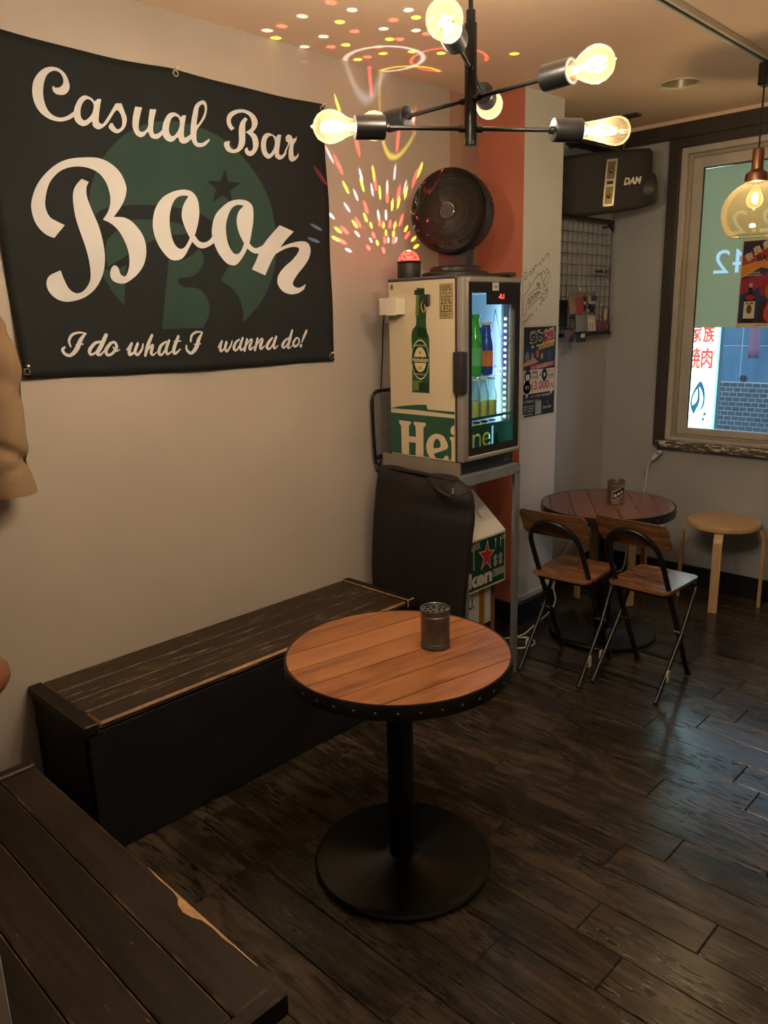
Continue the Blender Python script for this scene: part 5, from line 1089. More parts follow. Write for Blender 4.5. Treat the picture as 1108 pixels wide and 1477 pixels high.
def ring_beam(col, axis_to, half, width, power):
    """a cone-shaped sheet of light that draws a circle on the ceiling and an arc down the wall"""
    ld = bpy.data.lights.new('ring_beam', 'SPOT'); ld.shadow_soft_size = 0.001; ld.color = BC[col]; ld.spot_size = 2*(half+width*3); ld.spot_blend = 0.0; ld.energy = power*DISCO
    ld.use_nodes = True; nt_ = ld.node_tree; Nn, Ll = nt_.nodes, nt_.links; em = Nn['Emission']
    tc = Nn.new('ShaderNodeTexCoord'); sp = Nn.new('ShaderNodeSeparateXYZ'); Ll.new(tc.outputs['Normal'], sp.inputs[0])
    ab = Nn.new('ShaderNodeMath'); ab.operation = 'ABSOLUTE'; Ll.new(sp.outputs['Z'], ab.inputs[0])
    ac = Nn.new('ShaderNodeMath'); ac.operation = 'ARCCOSINE'; Ll.new(ab.outputs[0], ac.inputs[0])
    su = Nn.new('ShaderNodeMath'); su.operation = 'SUBTRACT'; su.inputs[1].default_value = half; Ll.new(ac.outputs[0], su.inputs[0])
    a2 = Nn.new('ShaderNodeMath'); a2.operation = 'ABSOLUTE'; Ll.new(su.outputs[0], a2.inputs[0])
    mr = Nn.new('ShaderNodeMapRange'); mr.inputs['From Min'].default_value = 0; mr.inputs['From Max'].default_value = width; mr.inputs['To Min'].default_value = 1; mr.inputs['To Max'].default_value = 0
    Ll.new(a2.outputs[0], mr.inputs['Value']); Ll.new(mr.outputs[0], em.inputs['Strength'])
    o = bpy.data.objects.new('ring_beam', ld); COL.objects.link(o); o.parent = t
    dn = (Vector(axis_to)-DOMEC).normalized(); o.location = DOMEC+dn*(DR+0.004)-t.location; o.rotation_euler = dn.to_track_quat('-Z', 'Y').to_euler()
ring_beam('w', DOMEC+Vector((-0.1549, 0.0150, 0.9878)), 0.2066, 0.020, 3.0)
ring_beam('y', DOMEC+Vector((-0.2787, 0.3090, 0.9093)), 0.1980, 0.018, 3.6)
ring_beam('r', DOMEC+Vector((0.0462, 0.2585, 0.9649)), 0.1935, 0.011, 11.0)
lamp('dome_glow', DOMEC+Vector((0.0, 0.0, DR+0.012)), 0.7, (1.0, 0.12, 0.08), 0.012, t)
# flat black object on the far corner of the fridge top
t = thing('remote_control', 'thin black remote control lying on the fridge top by the red wall', 'remote', (-1.86, 2.56, TZ))
b = nb(); box(b, (-1.91, 2.520, TZ), (-1.79, 2.562, TZ+0.012), 0.003); obj('case', b, M_BLACKM, t)
b = nb(); [box(b, (-1.90+0.018*i, 2.535, TZ+0.012), (-1.89+0.018*i, 2.547, TZ+0.014), 0.001) for i in range(5)]; obj('button', b, M_STEEL, t, 0)
# white box stuck on the fridge side, opener
t = thing('white_holder', 'small white cardboard holder stuck on the upper corner of the fridge side', 'holder', (-2.106, FY0-0.03, 1.50))
b = nb(); box(b, (-2.150, FY0-0.052, 1.505), (-2.062, FY0-0.001, 1.566), 0.002); obj('holder_body', b, plain('white_card', (0.66, 0.60, 0.48), 0.6), t, 0)
b = nb(); box(b, (-2.110, FY0-0.0535, 1.503), (-2.060, FY0-0.0518, 1.568), 0.0006); obj('front_flap', b, plain('white_card_front', (0.70, 0.63, 0.5), 0.6), t, 0)
t = thing('bottle_opener', 'black magnetic hook with a small looped strap on the fridge side', 'opener', (-1.952, FY0-0.005, 1.55))
b = nb(); box(b, (-1.972, FY0-0.012, 1.535), (-1.936, FY0-0.0012, 1.575), 0.003); obj('magnet', b, M_BLACKM, t)
b = nb(); tube(b, smooth_path([(-1.962, FY0-0.013, 1.552), (-1.968, FY0-0.018, 1.535), (-1.958, FY0-0.018, 1.512), (-1.950, FY0-0.016, 1.520), (-1.955, FY0-0.015, 1.540)], 5), 0.002, 6); obj('strap', b, plain('tan_strap', (0.35, 0.22, 0.12), 0.6), t)
b = nb(); cyl(b, (-1.955, FY0-0.013, 1.556), (-1.955, FY0-0.020, 1.554), 0.003, n=10); obj('hook', b, M_CHROME, t)

# ================================================================ CARTONS INSIDE THE STAND
t = thing('striped_carton', 'white and navy carton with a gold tape stripe at the bottom of the stand', 'box', (-2.0, 2.40, 0.082))
b = nb(); box(b, (-2.15, 2.275, 0.082), (-1.872, 2.528, 0.405), 0.002); obj('carton_body', b, plain('white_carton', (0.52, 0.52, 0.53), 0.6, 0, 0.05), t, 0)
P = Print((-1.872, 2.275, 0.082), (0, 1, 0), (0, 0, 1), (1, 0, 0))
P.rect(0, 0, 0.253, 0.155, ink((24, 26, 44)), 0.0006); P.rect(0.172, 0.0, 0.208, 0.322, ink((150, 104, 30)), 0.0010)
P.text('TU,', 0.07, 0.235, 0.140, 0.290, ink((30, 30, 40)), 0.0008, 0.02); P.text('o', 0.09, 0.18, 0.115, 0.205, ink((60, 60, 70)), 0.0008, 0.02); P.text('——', 0.10, 0.10, 0.14, 0.104, ink((150, 150, 160)), 0.0012)
P.done('carton_print', t)
t = thing('beer_carton', 'green and white beer carton with red star and raised white flap in the stand', 'box', (-2.0, 2.43, 0.406))
cx0, cx1, cy0_, cy1_, cz0_, cz1_ = -2.16, -1.848, 2.262, 2.600-0.006, 0.4065, 0.628
b = nb(); box(b, (cx0, cy0_, cz0_), (cx1, cy1_, cz1_), 0.0015); obj('carton_body', b, plain('white_carton_edge', (0.66, 0.64, 0.60), 0.6), t, 0)
b = nb()
e0 = [(cx1, cy0_, cz1_), (cx1, cy1_, cz1_), (-1.985, 2.545, 0.790), (-1.985, cy0_, 0.790)]
e1 = [(cx0, cy0_, cz1_), (cx0, cy1_, cz1_), (-1.992, 2.545, 0.788), (-1.992, cy0_, 0.788)]
A_ = [b.verts.new(p) for p in e0]; B_ = [b.verts.new(p) for p in e1]
b.faces.new(A_); b.faces.new(B_[::-1]); b.faces.new((A_[1], B_[1], B_[2], A_[2])); b.faces.new((A_[0], A_[3], B_[3], B_[0])); b.faces.new((A_[3], A_[2], B_[2], B_[3]))
obj('roof_flap', b, plain('white_card_flap', (0.70, 0.66, 0.60), 0.6, 0, 0.03), t, 0)
P = Print((cx1, cy0_, cz0_), (0, 1, 0), (0, 0, 1), (1, 0, 0)); wn_ = ink((196, 192, 184)); W_ = cy1_-cy0_
P.rect(0.006, 0.008, W_-0.006, 0.213, ink((24, 62, 46)), 0.0006)
P.star(0.203, 0.137, 0.058, wn_, 0.0009, ry=0.070, rot=-0.1); P.star(0.203, 0.137, 0.049, ink((176, 44, 52)), 0.0012, ry=0.060, rot=-0.1)
P.text('eken', 0.030, 0.020, 0.240, 0.086, wn_, 0.0009, 0.045)
P.rect(0.246, 0.036, 0.322, 0.066, wn_, 0.0009); P.rect(0.249, 0.039, 0.319, 0.063, ink((60, 74, 66)), 0.0011)
for i in range(14): P.rect(0.258+i*0.0042, 0.042, 0.260+i*0.0042, 0.060, wn_, 0.0013)
for yy in (0.262, 0.298):
    for zz in (0.092, 0.116): P.disc(yy, zz, 0.0125, 0.0125, wn_, 0.0009); P.disc(yy, zz, 0.010, 0.010, ink((24, 62, 46)), 0.0011); P.disc(yy, zz, 0.005, 0.006, wn_, 0.0013)
    P.rect(yy-0.0015, 0.160, yy+0.0015, 0.196, wn_, 0.0009); P.poly([(yy-0.007, 0.19), (yy+0.007, 0.19), (yy, 0.202)], wn_, 0.0011)
P.text('ORIGINAL', 0.112, 0.094, 0.124, 0.185, wn_, 0.0009); P.text('PREMIUM', 0.095, 0.178, 0.158, 0.190, wn_, 0.0009); P.text('LAGER', 0.105, 0.192, 0.155, 0.206, wn_, 0.0009)
P.text('24', 0.308, 0.185, 0.324, 0.206, wn_, 0.0009)
P.done('carton_print', t)
sl = Vector((-1.985-cx1, 0, 0.790-cz1_)); slN = Vector((sl.z, 0, -sl.x)).normalized()
P = Print((cx1, cy0_, cz1_), (0, 1, 0), sl, slN)
P.poly([(0.10, 0.030), (0.175, 0.055), (0.160, 0.12), (0.125, 0.165), (0.10, 0.175)], ink((150, 146, 138)), 0.0006); P.star(0.235, 0.14, 0.012, ink((120, 118, 112)), 0.0006); P.rect(0.233, 0.075, 0.237, 0.13, ink((120, 118, 112)), 0.0006); P.text('ken', 0.222, 0.08, 0.232, 0.13, ink((140, 138, 130)), 0.0006)
P.done('flap_print', t)
t = thing('brown_carton', 'brown cardboard box behind the white cartons in the stand', 'box', (-2.05, 2.56, 0.082))
b = nb(); box(b, (-2.17, 2.532, 0.0815), (-1.90, 2.596, 0.385), 0.002); obj('carton_body', b, plain('brown_cardboard', (0.22, 0.115, 0.06), 0.7, 0, 0.1, 14), t, 0)
b = nb(); tilt_board(b, [(-1.90, 2.535, 0.385), (-1.90, 2.594, 0.385), (-1.862, 2.594, 0.400), (-1.862, 2.535, 0.400)], 0.003, (0, 0, -1)); obj('flap', b, plain('orange_cardboard', (0.42, 0.20, 0.09), 0.7), t, 0)
# ================================================================ CEILING LAMP WITH SIX FILAMENT BULBS
CX, CY = -1.0815, 1.378
t = thing('filament_chandelier', 'black six-arm ceiling lamp with bare glowing filament bulbs', 'ceiling lamp', (CX, CY, ZC))
b = nb(); lathe(b, [(0.06, 0), (0.06, -0.018), (0.052, -0.024), (0.012, -0.026)], (CX, CY, ZC), n=40, cap0=True); obj('ceiling_rose', b, M_BLACK, t)
b = nb(); cyl(b, (CX, CY, 2.075), (CX, CY, ZC-0.02), 0.0048, n=12); obj('hanging_rod', b, M_BLACK, t)
b = nb(); cyl(b, (CX, CY, 1.836), (CX, CY, 2.060), 0.0125, n=24, bev=0.001); cyl(b, (CX, CY, 2.060), (CX, CY, 2.083), 0.0095, n=20, bev=0.001); obj('stem', b, M_BLACK, t)
A60 = [(0.0135, 0.0), (0.0145, 0.010), (0.018, 0.022), (0.025, 0.034), (0.0305, 0.048), (0.0315, 0.058), (0.029, 0.070), (0.022, 0.081), (0.012, 0.0875), (0.004, 0.090), (0.0025, 0.0935), (0.0003, 0.0955)]
ST58 = [(0.0135, 0.0), (0.0155, 0.012), (0.019, 0.035), (0.024, 0.060), (0.0285, 0.080), (0.029, 0.090), (0.026, 0.101), (0.018, 0.110), (0.008, 0.1145), (0.0003, 0.116)]
def bulb(base_, d, prof, power, fil0, fil1):
    g = nb(); lathe(g, prof, base_, d, 28); go = obj('bulb', g, M_BULBG, t, 60)
    x, y = frame_for(d); f = nb()
    for k in range(4):
        a = PI/2*k+0.4; r0, r1 = 0.0045, 0.0105
        tube(f, [base_+d*fil0+x*(r0*math.cos(a))+y*(r0*math.sin(a)), base_+d*((fil0+fil1)/2)+x*(r1*math.cos(a))+y*(r1*math.sin(a)), base_+d*fil1+x*(r0*1.1*math.cos(a))+y*(r0*1.1*math.sin(a))], 0.0016, 6)
    obj('filament', f, M_FILA, go, 60)
    f = nb(); lathe(f, [(0.010, -0.002), (0.0075, 0.012), (0.004, fil0-0.006), (0.003, fil0), (0.0005, fil0+0.002)], base_, d, 14); obj('glass_stem', f, thin_glass('bulb_stem_glass', (1, 0.9, 0.7), 0.3, 0.2, (1, 0.8, 0.5)) if 'bulb_stem_glass' not in MATS else MATS['bulb_stem_glass'], go, 60)
    lamp('bulb_light', base_+d*((fil0+fil1)/2), power, WARM, 0.014, t)
for ang, z in ((54.3, 1.8675), (-2.0, 1.923), (119.4, 1.977)):
    d = Vector((math.cos(math.radians(ang)), math.sin(math.radians(ang)), 0)); c = Vector((CX, CY, z))
    b = nb(); cyl(b, c-d*0.178, c+d*0.178, 0.0046, n=12); obj('arm', b, M_BLACK, t)
    for s in (-1, 1):
        e = d*s
        b = nb(); cyl(b, c+e*0.012, c+e*0.024, 0.0075, n=16); obj('arm_collar', b, M_BLACK, t)
        b = nb(); lathe(b, [(0.0046, 0.168), (0.008, 0.170), (0.008, 0.176), (0.0215, 0.178), (0.0232, 0.180), (0.0232, 0.238), (0.0215, 0.2395), (0.0165, 0.239), (0.0165, 0.215), (0.001, 0.215)], c, e, 28); so = obj('socket', b, M_BLACK, t)
        b = nb(); lathe(b, [(0.0150, 0.216), (0.0150, 0.236)], c, e, 20); obj('brass_screw_shell', b, plain('brass_shell', (0.5, 0.3, 0.1), 0.3, 1.0), so)
        if ang == 54.3 and s == 1: bulb(c+e*0.232, e, ST58, BULB_W, 0.022, 0.085)
        else: bulb(c+e*0.232, e, A60, BULB_W, 0.030, 0.066)

# ================================================================ GLOBE PENDANT
GXc, GYc, GZc, GR = -1.262, 3.440, 1.865, 0.122
t = thing('globe_pendant', 'smoky amber glass globe pendant hanging from the track in front of the window', 'pendant lamp', (GXc, GYc, ZC-0.02))
b = nb(); box(b, (GXc-0.017, GYc-0.03, ZC-0.10), (GXc+0.017, GYc+0.03, ZC-0.0205), 0.004); obj('track_plug', b, M_BLACK, t)
b = nb(); cyl(b, (GXc, GYc, GZc+0.24), (GXc, GYc, ZC-0.09), 0.0035, n=10); obj('cord', b, M_BLACK, t)
M_COP = plain('copper_cap', (0.48, 0.26, 0.16), 0.3, 1.0, 0.1)
b = nb(); lathe(b, [(0.006, 0.245), (0.020, 0.24), (0.022, 0.232), (0.022, 0.165), (0.026, 0.160), (0.040, 0.150), (0.043, 0.135), (0.043, 0.118), (0.036, 0.116)], (GXc, GYc, GZc), n=32); obj('cap', b, M_COP, t)
b = nb(); gp = [(GR*math.sin(a), GR*math.cos(a)) for a in [0.33+ (2.36-0.33)*i/24 for i in range(25)]]; lathe(b, gp, (GXc, GYc, GZc), n=56); gl = obj('globe', b, M_AMBER, t, 80)
b = nb(); r_e, z_e = gp[-1]; tube(b, [(GXc+r_e*math.cos(2*PI*i/56), GYc+r_e*math.sin(2*PI*i/56), GZc+z_e) for i in range(56)], 0.002, 6, closed=True); obj('rim', b, M_AMBER, gl, 80)
b = nb(); cyl(b, (GXc, GYc, GZc+0.105), (GXc, GYc, GZc+0.15), 0.016, n=20); obj('lamp_holder', b, M_COP, t)
b = nb(); lathe(b, A60, (GXc, GYc, GZc+0.108), (0, 0, -1), 28); bo = obj('bulb', b, M_BULBG, t, 60)
b = nb()
for k in range(4):
    a = PI/2*k; tube(b, [(GXc+0.005*math.cos(a), GYc+0.005*math.sin(a), GZc+0.078), (GXc+0.011*math.cos(a), GYc+0.011*math.sin(a), GZc+0.058), (GXc+0.005*math.cos(a), GYc+0.005*math.sin(a), GZc+0.040)], 0.0017, 6)
obj('filament', b, M_FILA, bo, 60)
lamp('bulb_light', (GXc, GYc, GZc+0.058), PENDANT_W, WARM, 0.014, t)

# ================================================================ SPEAKER IN THE CORNER
t = thing('wall_speaker', 'black karaoke wall speaker with silver port strip hung in the corner', 'speaker', (-2.104, 3.768, 1.975))
M_SPK = plain('black_speaker_cloth', (0.022, 0.020, 0.020), 0.7, 0, 0.1, 40, 0.3, 400); M_SPB = plain('charcoal_speaker_shell', (0.032, 0.030, 0.030), 0.45, 0, 0.08)
def LM(): return Matrix.Translation((-2.104, 3.768, 1.975)) @ Matrix.Rotation(math.radians(45), 4, 'Z') @ Matrix.Rotation(math.radians(-4), 4, 'Y') @ Matrix.Rotation(math.radians(5), 4, 'X')
secs = []
b = nb()
for x, z0, z1, y0, y1 in ((-0.245, 0.03, 0.265, 0.02, 0.14), (-0.235, 0.008, 0.278, 0.0, 0.17), (-0.10, -0.006, 0.284, -0.012, 0.22), (0.05, -0.004, 0.284, -0.015, 0.23), (0.17, 0.004, 0.282, -0.006, 0.19), (0.228, 0.014, 0.278, 0.006, 0.15), (0.240, 0.035, 0.268, 0.02, 0.13)):
    k = 0.022; pts = []
    for cx_, cz_, a0 in ((y1-k, z1-k, 0), (y0+k, z1-k, 90), (y0+k, z0+k, 180), (y1-k, z0+k, 270)):
        for i in range(4): a = math.radians(a0+30*i); pts.append((x, cx_+k*math.cos(a), cz_+k*math.sin(a)))
    secs.append([b.verts.new(p) for p in pts])
skin(b, secs); bmesh.ops.transform(b, matrix=LM(), verts=b.verts); obj('cabinet', b, M_SPK, t, 50)
b = nb()
# flared side port bulging at the lower right
lathe(b, [(0.070, -0.06), (0.078, -0.01), (0.076, 0.020), (0.066, 0.034), (0.056, 0.034), (0.048, 0.020), (0.044, -0.03)], (0.238, 0.062, 0.092), (1, -0.25, 0.05), 32); bmesh.ops.transform(b, matrix=LM(), verts=b.verts); obj('side_port', b, M_SPB, t, 60)
def sp_y(x): return -0.0155+0.35*max(0, abs(x-0.02)-0.06)**2
b = nb(); M_SIL = plain('silver_port_trim', (0.42, 0.40, 0.36), 0.3, 0.7)
def strip_pt(u, v, lift=0): # leaning strip left of the badge
    x = -0.010+0.055*u+0.022*(v-0.5); return (x, -0.018-lift, 0.030+0.215*v)
for (u0, v0, u1, v1, m_, lf) in ((0, 0, 1, 0.05, 0, .004), (0, 0.95, 1, 1, 0, .004), (0, 0, 0.16, 1, 0, .004), (0.84, 0, 1, 1, 0, .004), (0.16, 0.42, 0.84, 0.58, 0, .003), (0.22, 0.47, 0.78, 0.54, 1, .0045), (0.16, 0.05, 0.84, 0.42, 2, .001), (0.16, 0.58, 0.84, 0.95, 2, .001)):
    q = [strip_pt(*p, lf) for p in ((u0, v0), (u1, v0), (u1, v1), (u0, v1))]; w = [(p[0], p[1]+0.01, p[2]) for p in q]
    a = [b.verts.new(p) for p in q]; c = [b.verts.new(p) for p in w]
    fs = [b.faces.new(a)]+[b.faces.new((a[i], a[(i+1) % 4], c[(i+1) % 4], c[i])) for i in range(4)]
    for f in fs: f.material_index = m_
bmesh.ops.transform(b, matrix=LM(), verts=b.verts); obj('port_strip', b, [M_SIL, ink((36, 60, 52)), plain('bronze_dome_backing', (0.16, 0.12, 0.07), 0.3, 0.8)], t, 30)
for v in (0.22, 0.76):
    b = nb(); p = Vector(strip_pt(0.5, v, 0)); lathe(b, [(0.014, -0.004), (0.011, 0.004), (0.005, 0.009), (0.0005, 0.010)], p, (0, -1, 0), 20); bmesh.ops.transform(b, matrix=LM(), verts=b.verts); obj('tweeter', b, plain('bronze_tweeter', (0.45, 0.34, 0.18), 0.25, 0.9), t, 60)
R3 = LM().to_3x3(); P = Print(LM() @ Vector((0.085, -0.019, 0.118)), R3 @ Vector((1, -0.02, 0)), R3 @ Vector((0, 0, 1)), R3 @ Vector((0, -1, 0)))
P.text('DAM', 0, 0.002, 0.088, 0.036, plain('silver_badge', (0.40, 0.37, 0.34), 0.35, 0.5), 0.002, 0.05, shear=0.25); P.done('badge', t)
b = nb(); box(b, (-0.05, 0.10, 0.10), (0.05, 0.40, 0.18), 0.004); bmesh.ops.transform(b, matrix=Matrix.Translation((-2.104, 3.768, 1.975)) @ Matrix.Rotation(math.radians(45), 4, 'Z'), verts=b.verts); obj('wall_bracket', b, M_BLACK, t)
# amplifier box above
t = thing('amplifier', 'black amplifier box with white panel print on the corner bracket above the speaker', 'amplifier', (-2.19, 3.93, 2.30))
b = nb(); box(b, (-2.275, 3.66, 2.301), (-2.195, 4.10, 2.385), 0.003); obj('case', b, plain('black_amp', (0.02, 0.02, 0.021), 0.45), t, 0)
b = nb(); box(b, (-2.196, 4.085, 2.298), (-2.189, 4.104, 2.388), 0.001); obj('rack_ear', b, M_STEEL, t, 0)
P = Print((-2.195, 3.66, 2.301), (0, 1, 0), (0, 0, 1), (1, 0, 0)); ww = ink((190, 180, 165))
for a in ((0.16, 0.010, 0.27, 0.013), (0.16, 0.045, 0.27, 0.048), (0.16, 0.010, 0.163, 0.048), (0.267, 0.010, 0.27, 0.048), (0.30, 0.012, 0.40, 0.015)): P.rect(*a, ww, 0.0006)
P.text('POWER', 0.31, 0.050, 0.40, 0.062, ww, 0.0006); P.text('VOLUME', 0.31, 0.030, 0.38, 0.041, ww, 0.0006); P.disc(0.295, 0.014, 0.004, 0.004, ww, 0.0006); P.disc(0.405, 0.014, 0.004, 0.004, ww, 0.0006)
P.done('panel_print', t)
b = nb(); box(b, (-2.284, 3.70, 2.294), (-2.20, 3.72, 2.301)); box(b, (-2.284, 4.02, 2.294), (-2.20, 4.04, 2.301)); obj('shelf_bracket', b, M_BLACK, t, 0)

# ================================================================ WIRE GRID WITH SMALL GOODS
GX = -2.238
t = grid = thing('wire_grid_panel', 'black wire display grid on the recess wall under the speaker', 'wire grid', (GX, 3.80, 1.385))
for i in range(12):
    y = 3.50+0.0488*i; b = nb(); cyl(b, (GX, y, 1.388), (GX, y, 1.962), 0.0022, n=6); obj('wire', b, M_BLACK, t)
for i in range(11):
    z = 1.415+0.0535*i; b = nb(); cyl(b, (GX-0.003, 3.49, z), (GX-0.003, 4.085, z), 0.0022, n=6); obj('wire', b, M_BLACK, t)
b = nb(); box(b, (GX-0.012, 3.42, 1.955), (GX+0.008, 4.10, 1.974), 0.003); obj('top_bar', b, M_BLACK, t)
b = nb(); box(b, (GX-0.012, 3.42, 1.372), (GX+0.012, 4.10, 1.392), 0.003); obj('bottom_bar', b, M_BLACK, t)
b = nb(); cyl(b, (GX, 4.088, 1.385), (GX, 4.088, 1.96), 0.004, n=8); obj('side_rod', b, M_BLACK, t)
for z, s in ((1.955, -1), (1.392, 1)):
    b = nb(); a = [b.verts.new(p) for p in ((GX-0.004, 4.092, z), (GX-0.004, 4.050, z), (GX-0.004, 4.092, z+s*0.040))]; c = [b.verts.new(v.co+Vector((0.012, 0, 0))) for v in a]
    b.faces.new(a); b.faces.new(c[::-1]); [b.faces.new((a[i], a[(i+1) % 3], c[(i+1) % 3], c[i])) for i in range(3)]; obj('corner_plate', b, M_BLACK, t, 0)
for y, z in ((3.52, 1.94), (4.07, 1.94), (3.52, 1.40), (4.07, 1.40)):
    b = nb(); cyl(b, (-2.286, y, z), (GX-0.003, y, z), 0.005, n=10); obj('wall_spacer', b, M_BLACK, t)
def pack(label, y0, y1, z0, z1, col, card=None, x=GX+0.022, lean=0.0, hook=True, content=None, low=False):
    o = thing('accessory_pack', label, 'pack', (x, (y0+y1)/2, z0), 'packs on the wire grid')
    b = nb(); h = z1-z0; ym = (y0+y1)/2
    # soft pouch: pillow between front and back sheet
    NU_, NV_ = 6, 6; F_, K_ = [], []
    for j in range(NV_+1):
        fr_, kr = [], []
        for i in range(NU_+1):
            u, v = i/NU_, j/NV_; th = 0.008*math.sin(PI*u)*math.sin(PI*min(v*1.15, 1)); y = y0+(y1-y0)*u; z = z0+h*v
            fr_.append(b.verts.new((x+th+lean*(1-v)*h+0.001, y, z))); kr.append(b.verts.new((x-th*0.4+lean*(1-v)*h, y, z)))
        F_.append(fr_); K_.append(kr)
    for j in range(NV_):
        for i in range(NU_): b.faces.new((F_[j][i], F_[j][i+1], F_[j+1][i+1], F_[j+1][i])); b.faces.new((K_[j][i], K_[j+1][i], K_[j+1][i+1], K_[j][i+1]))
    obj('pouch', b, col, o, 60)
    if card:
        b = nb(); box(b, (x-0.001, y0, z1-0.004), (x+0.0015, y1, z1+0.022), 0.0008); obj('header_card', b, card, o, 0)
    if content:
        for k, (a0, c0, a1, c1, cm) in enumerate(content):
            b = nb(); box(b, (x+0.0095+lean*h*0.5, y0+(y1-y0)*a0, z0+h*c0), (x+0.0115+lean*h*0.5, y0+(y1-y0)*a1, z0+h*c1), 0.0006); obj('insert', b, cm, o, 0)
    if hook:
        zt = z1+(0.016 if card else -0.003); b = nb(); tube(b, smooth_path(([(GX-0.002, ym, zt+0.030), (GX+0.006, ym, zt+0.012)] if not low else [(GX+0.013, ym, 1.380), (GX+0.022, ym, 1.386)])+[ (x+0.004, ym, zt), (x+0.030, ym, zt+0.001), (x+0.034, ym, zt+0.010)], 4), 0.0017, 6); obj('peg_hook', b, M_CHROME, o)
    return o
c_red, c_grey, c_clear, c_wht, c_blk, c_pur, c_mag, c_nav = ink((150, 62, 66)), ink((128, 112, 98)), ink((118, 124, 120), 0.25), ink((196, 186, 176)), ink((36, 34, 36)), ink((74, 62, 104)), ink((116, 76, 92)), ink((40, 44, 62))
pack('red flight pack in a clear pouch at the left of the wire grid', 3.585, 3.712, 1.488, 1.575, c_grey, c_grey, GX+0.050, 0.15, content=[(0.42, 0.06, 0.95, 0.92, c_red)])
pack('dark pack behind the red pack at the left edge of the wire grid', 3.560, 3.640, 1.425, 1.56, c_blk, None, GX+0.012)
pack('small black and white pack in the middle row of the wire grid', 3.738, 3.822, 1.535, 1.575, c_clear, c_grey, content=[(0.2, 0.4, 0.6, 1.0, c_blk), (0.25, 0.05, 0.5, 0.4, c_wht)])
pack('small purple pack in the middle row of the wire grid', 3.835, 3.903, 1.538, 1.580, c_wht, c_clear, content=[(0.05, 0.35, 0.95, 1.0, c_pur)])
pack('dark striped pack under the small black and white pack', 3.735, 3.800, 1.470, 1.508, c_clear, c_blk, content=[(0.3, 0.05, 0.6, 0.7, c_wht)])
pack('small black pack under the purple pack', 3.825, 3.890, 1.485, 1.515, c_grey, c_blk, content=[(0.1, 0.3, 0.7, 0.9, c_blk)])
pack('large clear pouch in the lower row of the wire grid', 3.645, 3.765, 1.400, 1.488, c_clear, None, GX+0.055, 0.1)
for k, y in enumerate((3.778, 3.812, 3.848)):
    pack(('white shaft pack in the lower row, beside the large clear pouch', 'white shaft pack in the lower row, middle of three', 'white shaft pack in the lower row, right of three')[k], y, y+0.030, 1.398, 1.482, c_wht, None, GX+0.045-0.004*k, 0.1, content=[(0.35, 0.3, 0.6, 0.5, c_grey)])
for k, y in enumerate((3.888, 3.918, 3.948)):
    pack(('pink tip pack in the lower row next to the white packs', 'pink tip pack in the lower row, middle of three', 'pink tip pack in the lower row beside the tall white pack')[k], y, y+0.024, 1.393, 1.450, c_mag, None, GX+0.020)
pack('tall white and pink pack at the lower right of the wire grid', 3.975, 4.015, 1.398, 1.515, c_mag, None, GX+0.022, content=[(0.15, 0.45, 0.85, 0.98, c_wht)])
pack('pink tip pack at the lower right corner of the wire grid', 4.028, 4.052, 1.395, 1.455, c_mag, None, GX+0.018)
pack('navy pack hanging below the bottom bar at the left', 3.652, 3.752, 1.345, 1.392, c_nav, None, GX+0.060, low=True, content=[(0.3, 0.5, 0.7, 0.9, c_wht)])
pack('mauve pack hanging below the bottom bar beside the pillar', 3.560, 3.640, 1.348, 1.408, ink((108, 84, 96)), None, GX+0.050, low=True, content=[(0.5, 0.05, 0.95, 0.6, c_nav)])
t = thing('spring_clamp', 'dark metal clamp clipped to the right side of the wire grid', 'clamp', (GX+0.01, 3.98, 1.70))
b = nb(); box(b, (GX+0.003, 3.915, 1.700), (GX+0.022, 4.045, 1.712), 0.003); obj('jaw', b, M_BLACK, t)
b = nb(); tube(b, smooth_path([(GX+0.012, 3.92, 1.698), (GX+0.03, 3.95, 1.686), (GX+0.03, 4.00, 1.690), (GX+0.014, 4.04, 1.722)], 4), 0.005, 8); obj('lever', b, M_STEEL, t)
b = nb(); cyl(b, (GX+0.002, 3.975, 1.706), (GX+0.028, 3.975, 1.706), 0.007, n=12); obj('pivot', b, M_CHROME, t)
# ================================================================ POSTER AND HANDWRITING ON THE PILLAR
PX = -2.0995
t = thing('wall_poster', 'black and white student campaign poster taped on the pale pillar', 'poster', (PX, 3.20, 1.013))
pw, ph = 0.283, 0.433
b = nb(); box(b, (PX, 3.060, 1.013), (PX+0.001, 3.060+pw, 1.013+ph)); obj('paper', b, ink((206, 198, 186)), t, 0)
P = Print((PX+0.001, 3.060, 1.013), (0, 1, 0), (0, 0, 1), (1, 0, 0)); K, Wh, Rd, Gd, Nv = ink((24, 27, 30)), ink((214, 206, 196)), ink((170, 52, 58)), ink((208, 160, 76)), ink((40, 52, 66))
P.rect(0.008, 0.010, pw-0.008, ph-0.010, K, 0.0003)
P.rect(0.010, 0.245, pw-0.010, 0.335, Nv, 0.0005)
for x, y, w, c in ((0.02, 0.285, 0.035, (110, 120, 140)), (0.07, 0.29, 0.02, (176, 120, 96)), (0.11, 0.30, 0.024, (180, 90, 80)), (0.15, 0.288, 0.018, (196, 150, 90)), (0.21, 0.29, 0.03, (64, 76, 104))): P.disc(x+w/2, y, w/2, w*0.8, ink(c), 0.0007, 14)
P.poly([(0.010, 0.262), (0.05, 0.272), (0.09, 0.285), (0.13, 0.262), (0.09, 0.255), (0.010, 0.245)], ink((186, 142, 116)), 0.0009)
P.heavy('学生', 0.060, 0.335, 0.160, 0.405, Wh, 0.0006, 0.0042, 0.10); P.heavy('学生', 0.064, 0.340, 0.156, 0.400, K, 0.0009, 0.0024, 0.10)
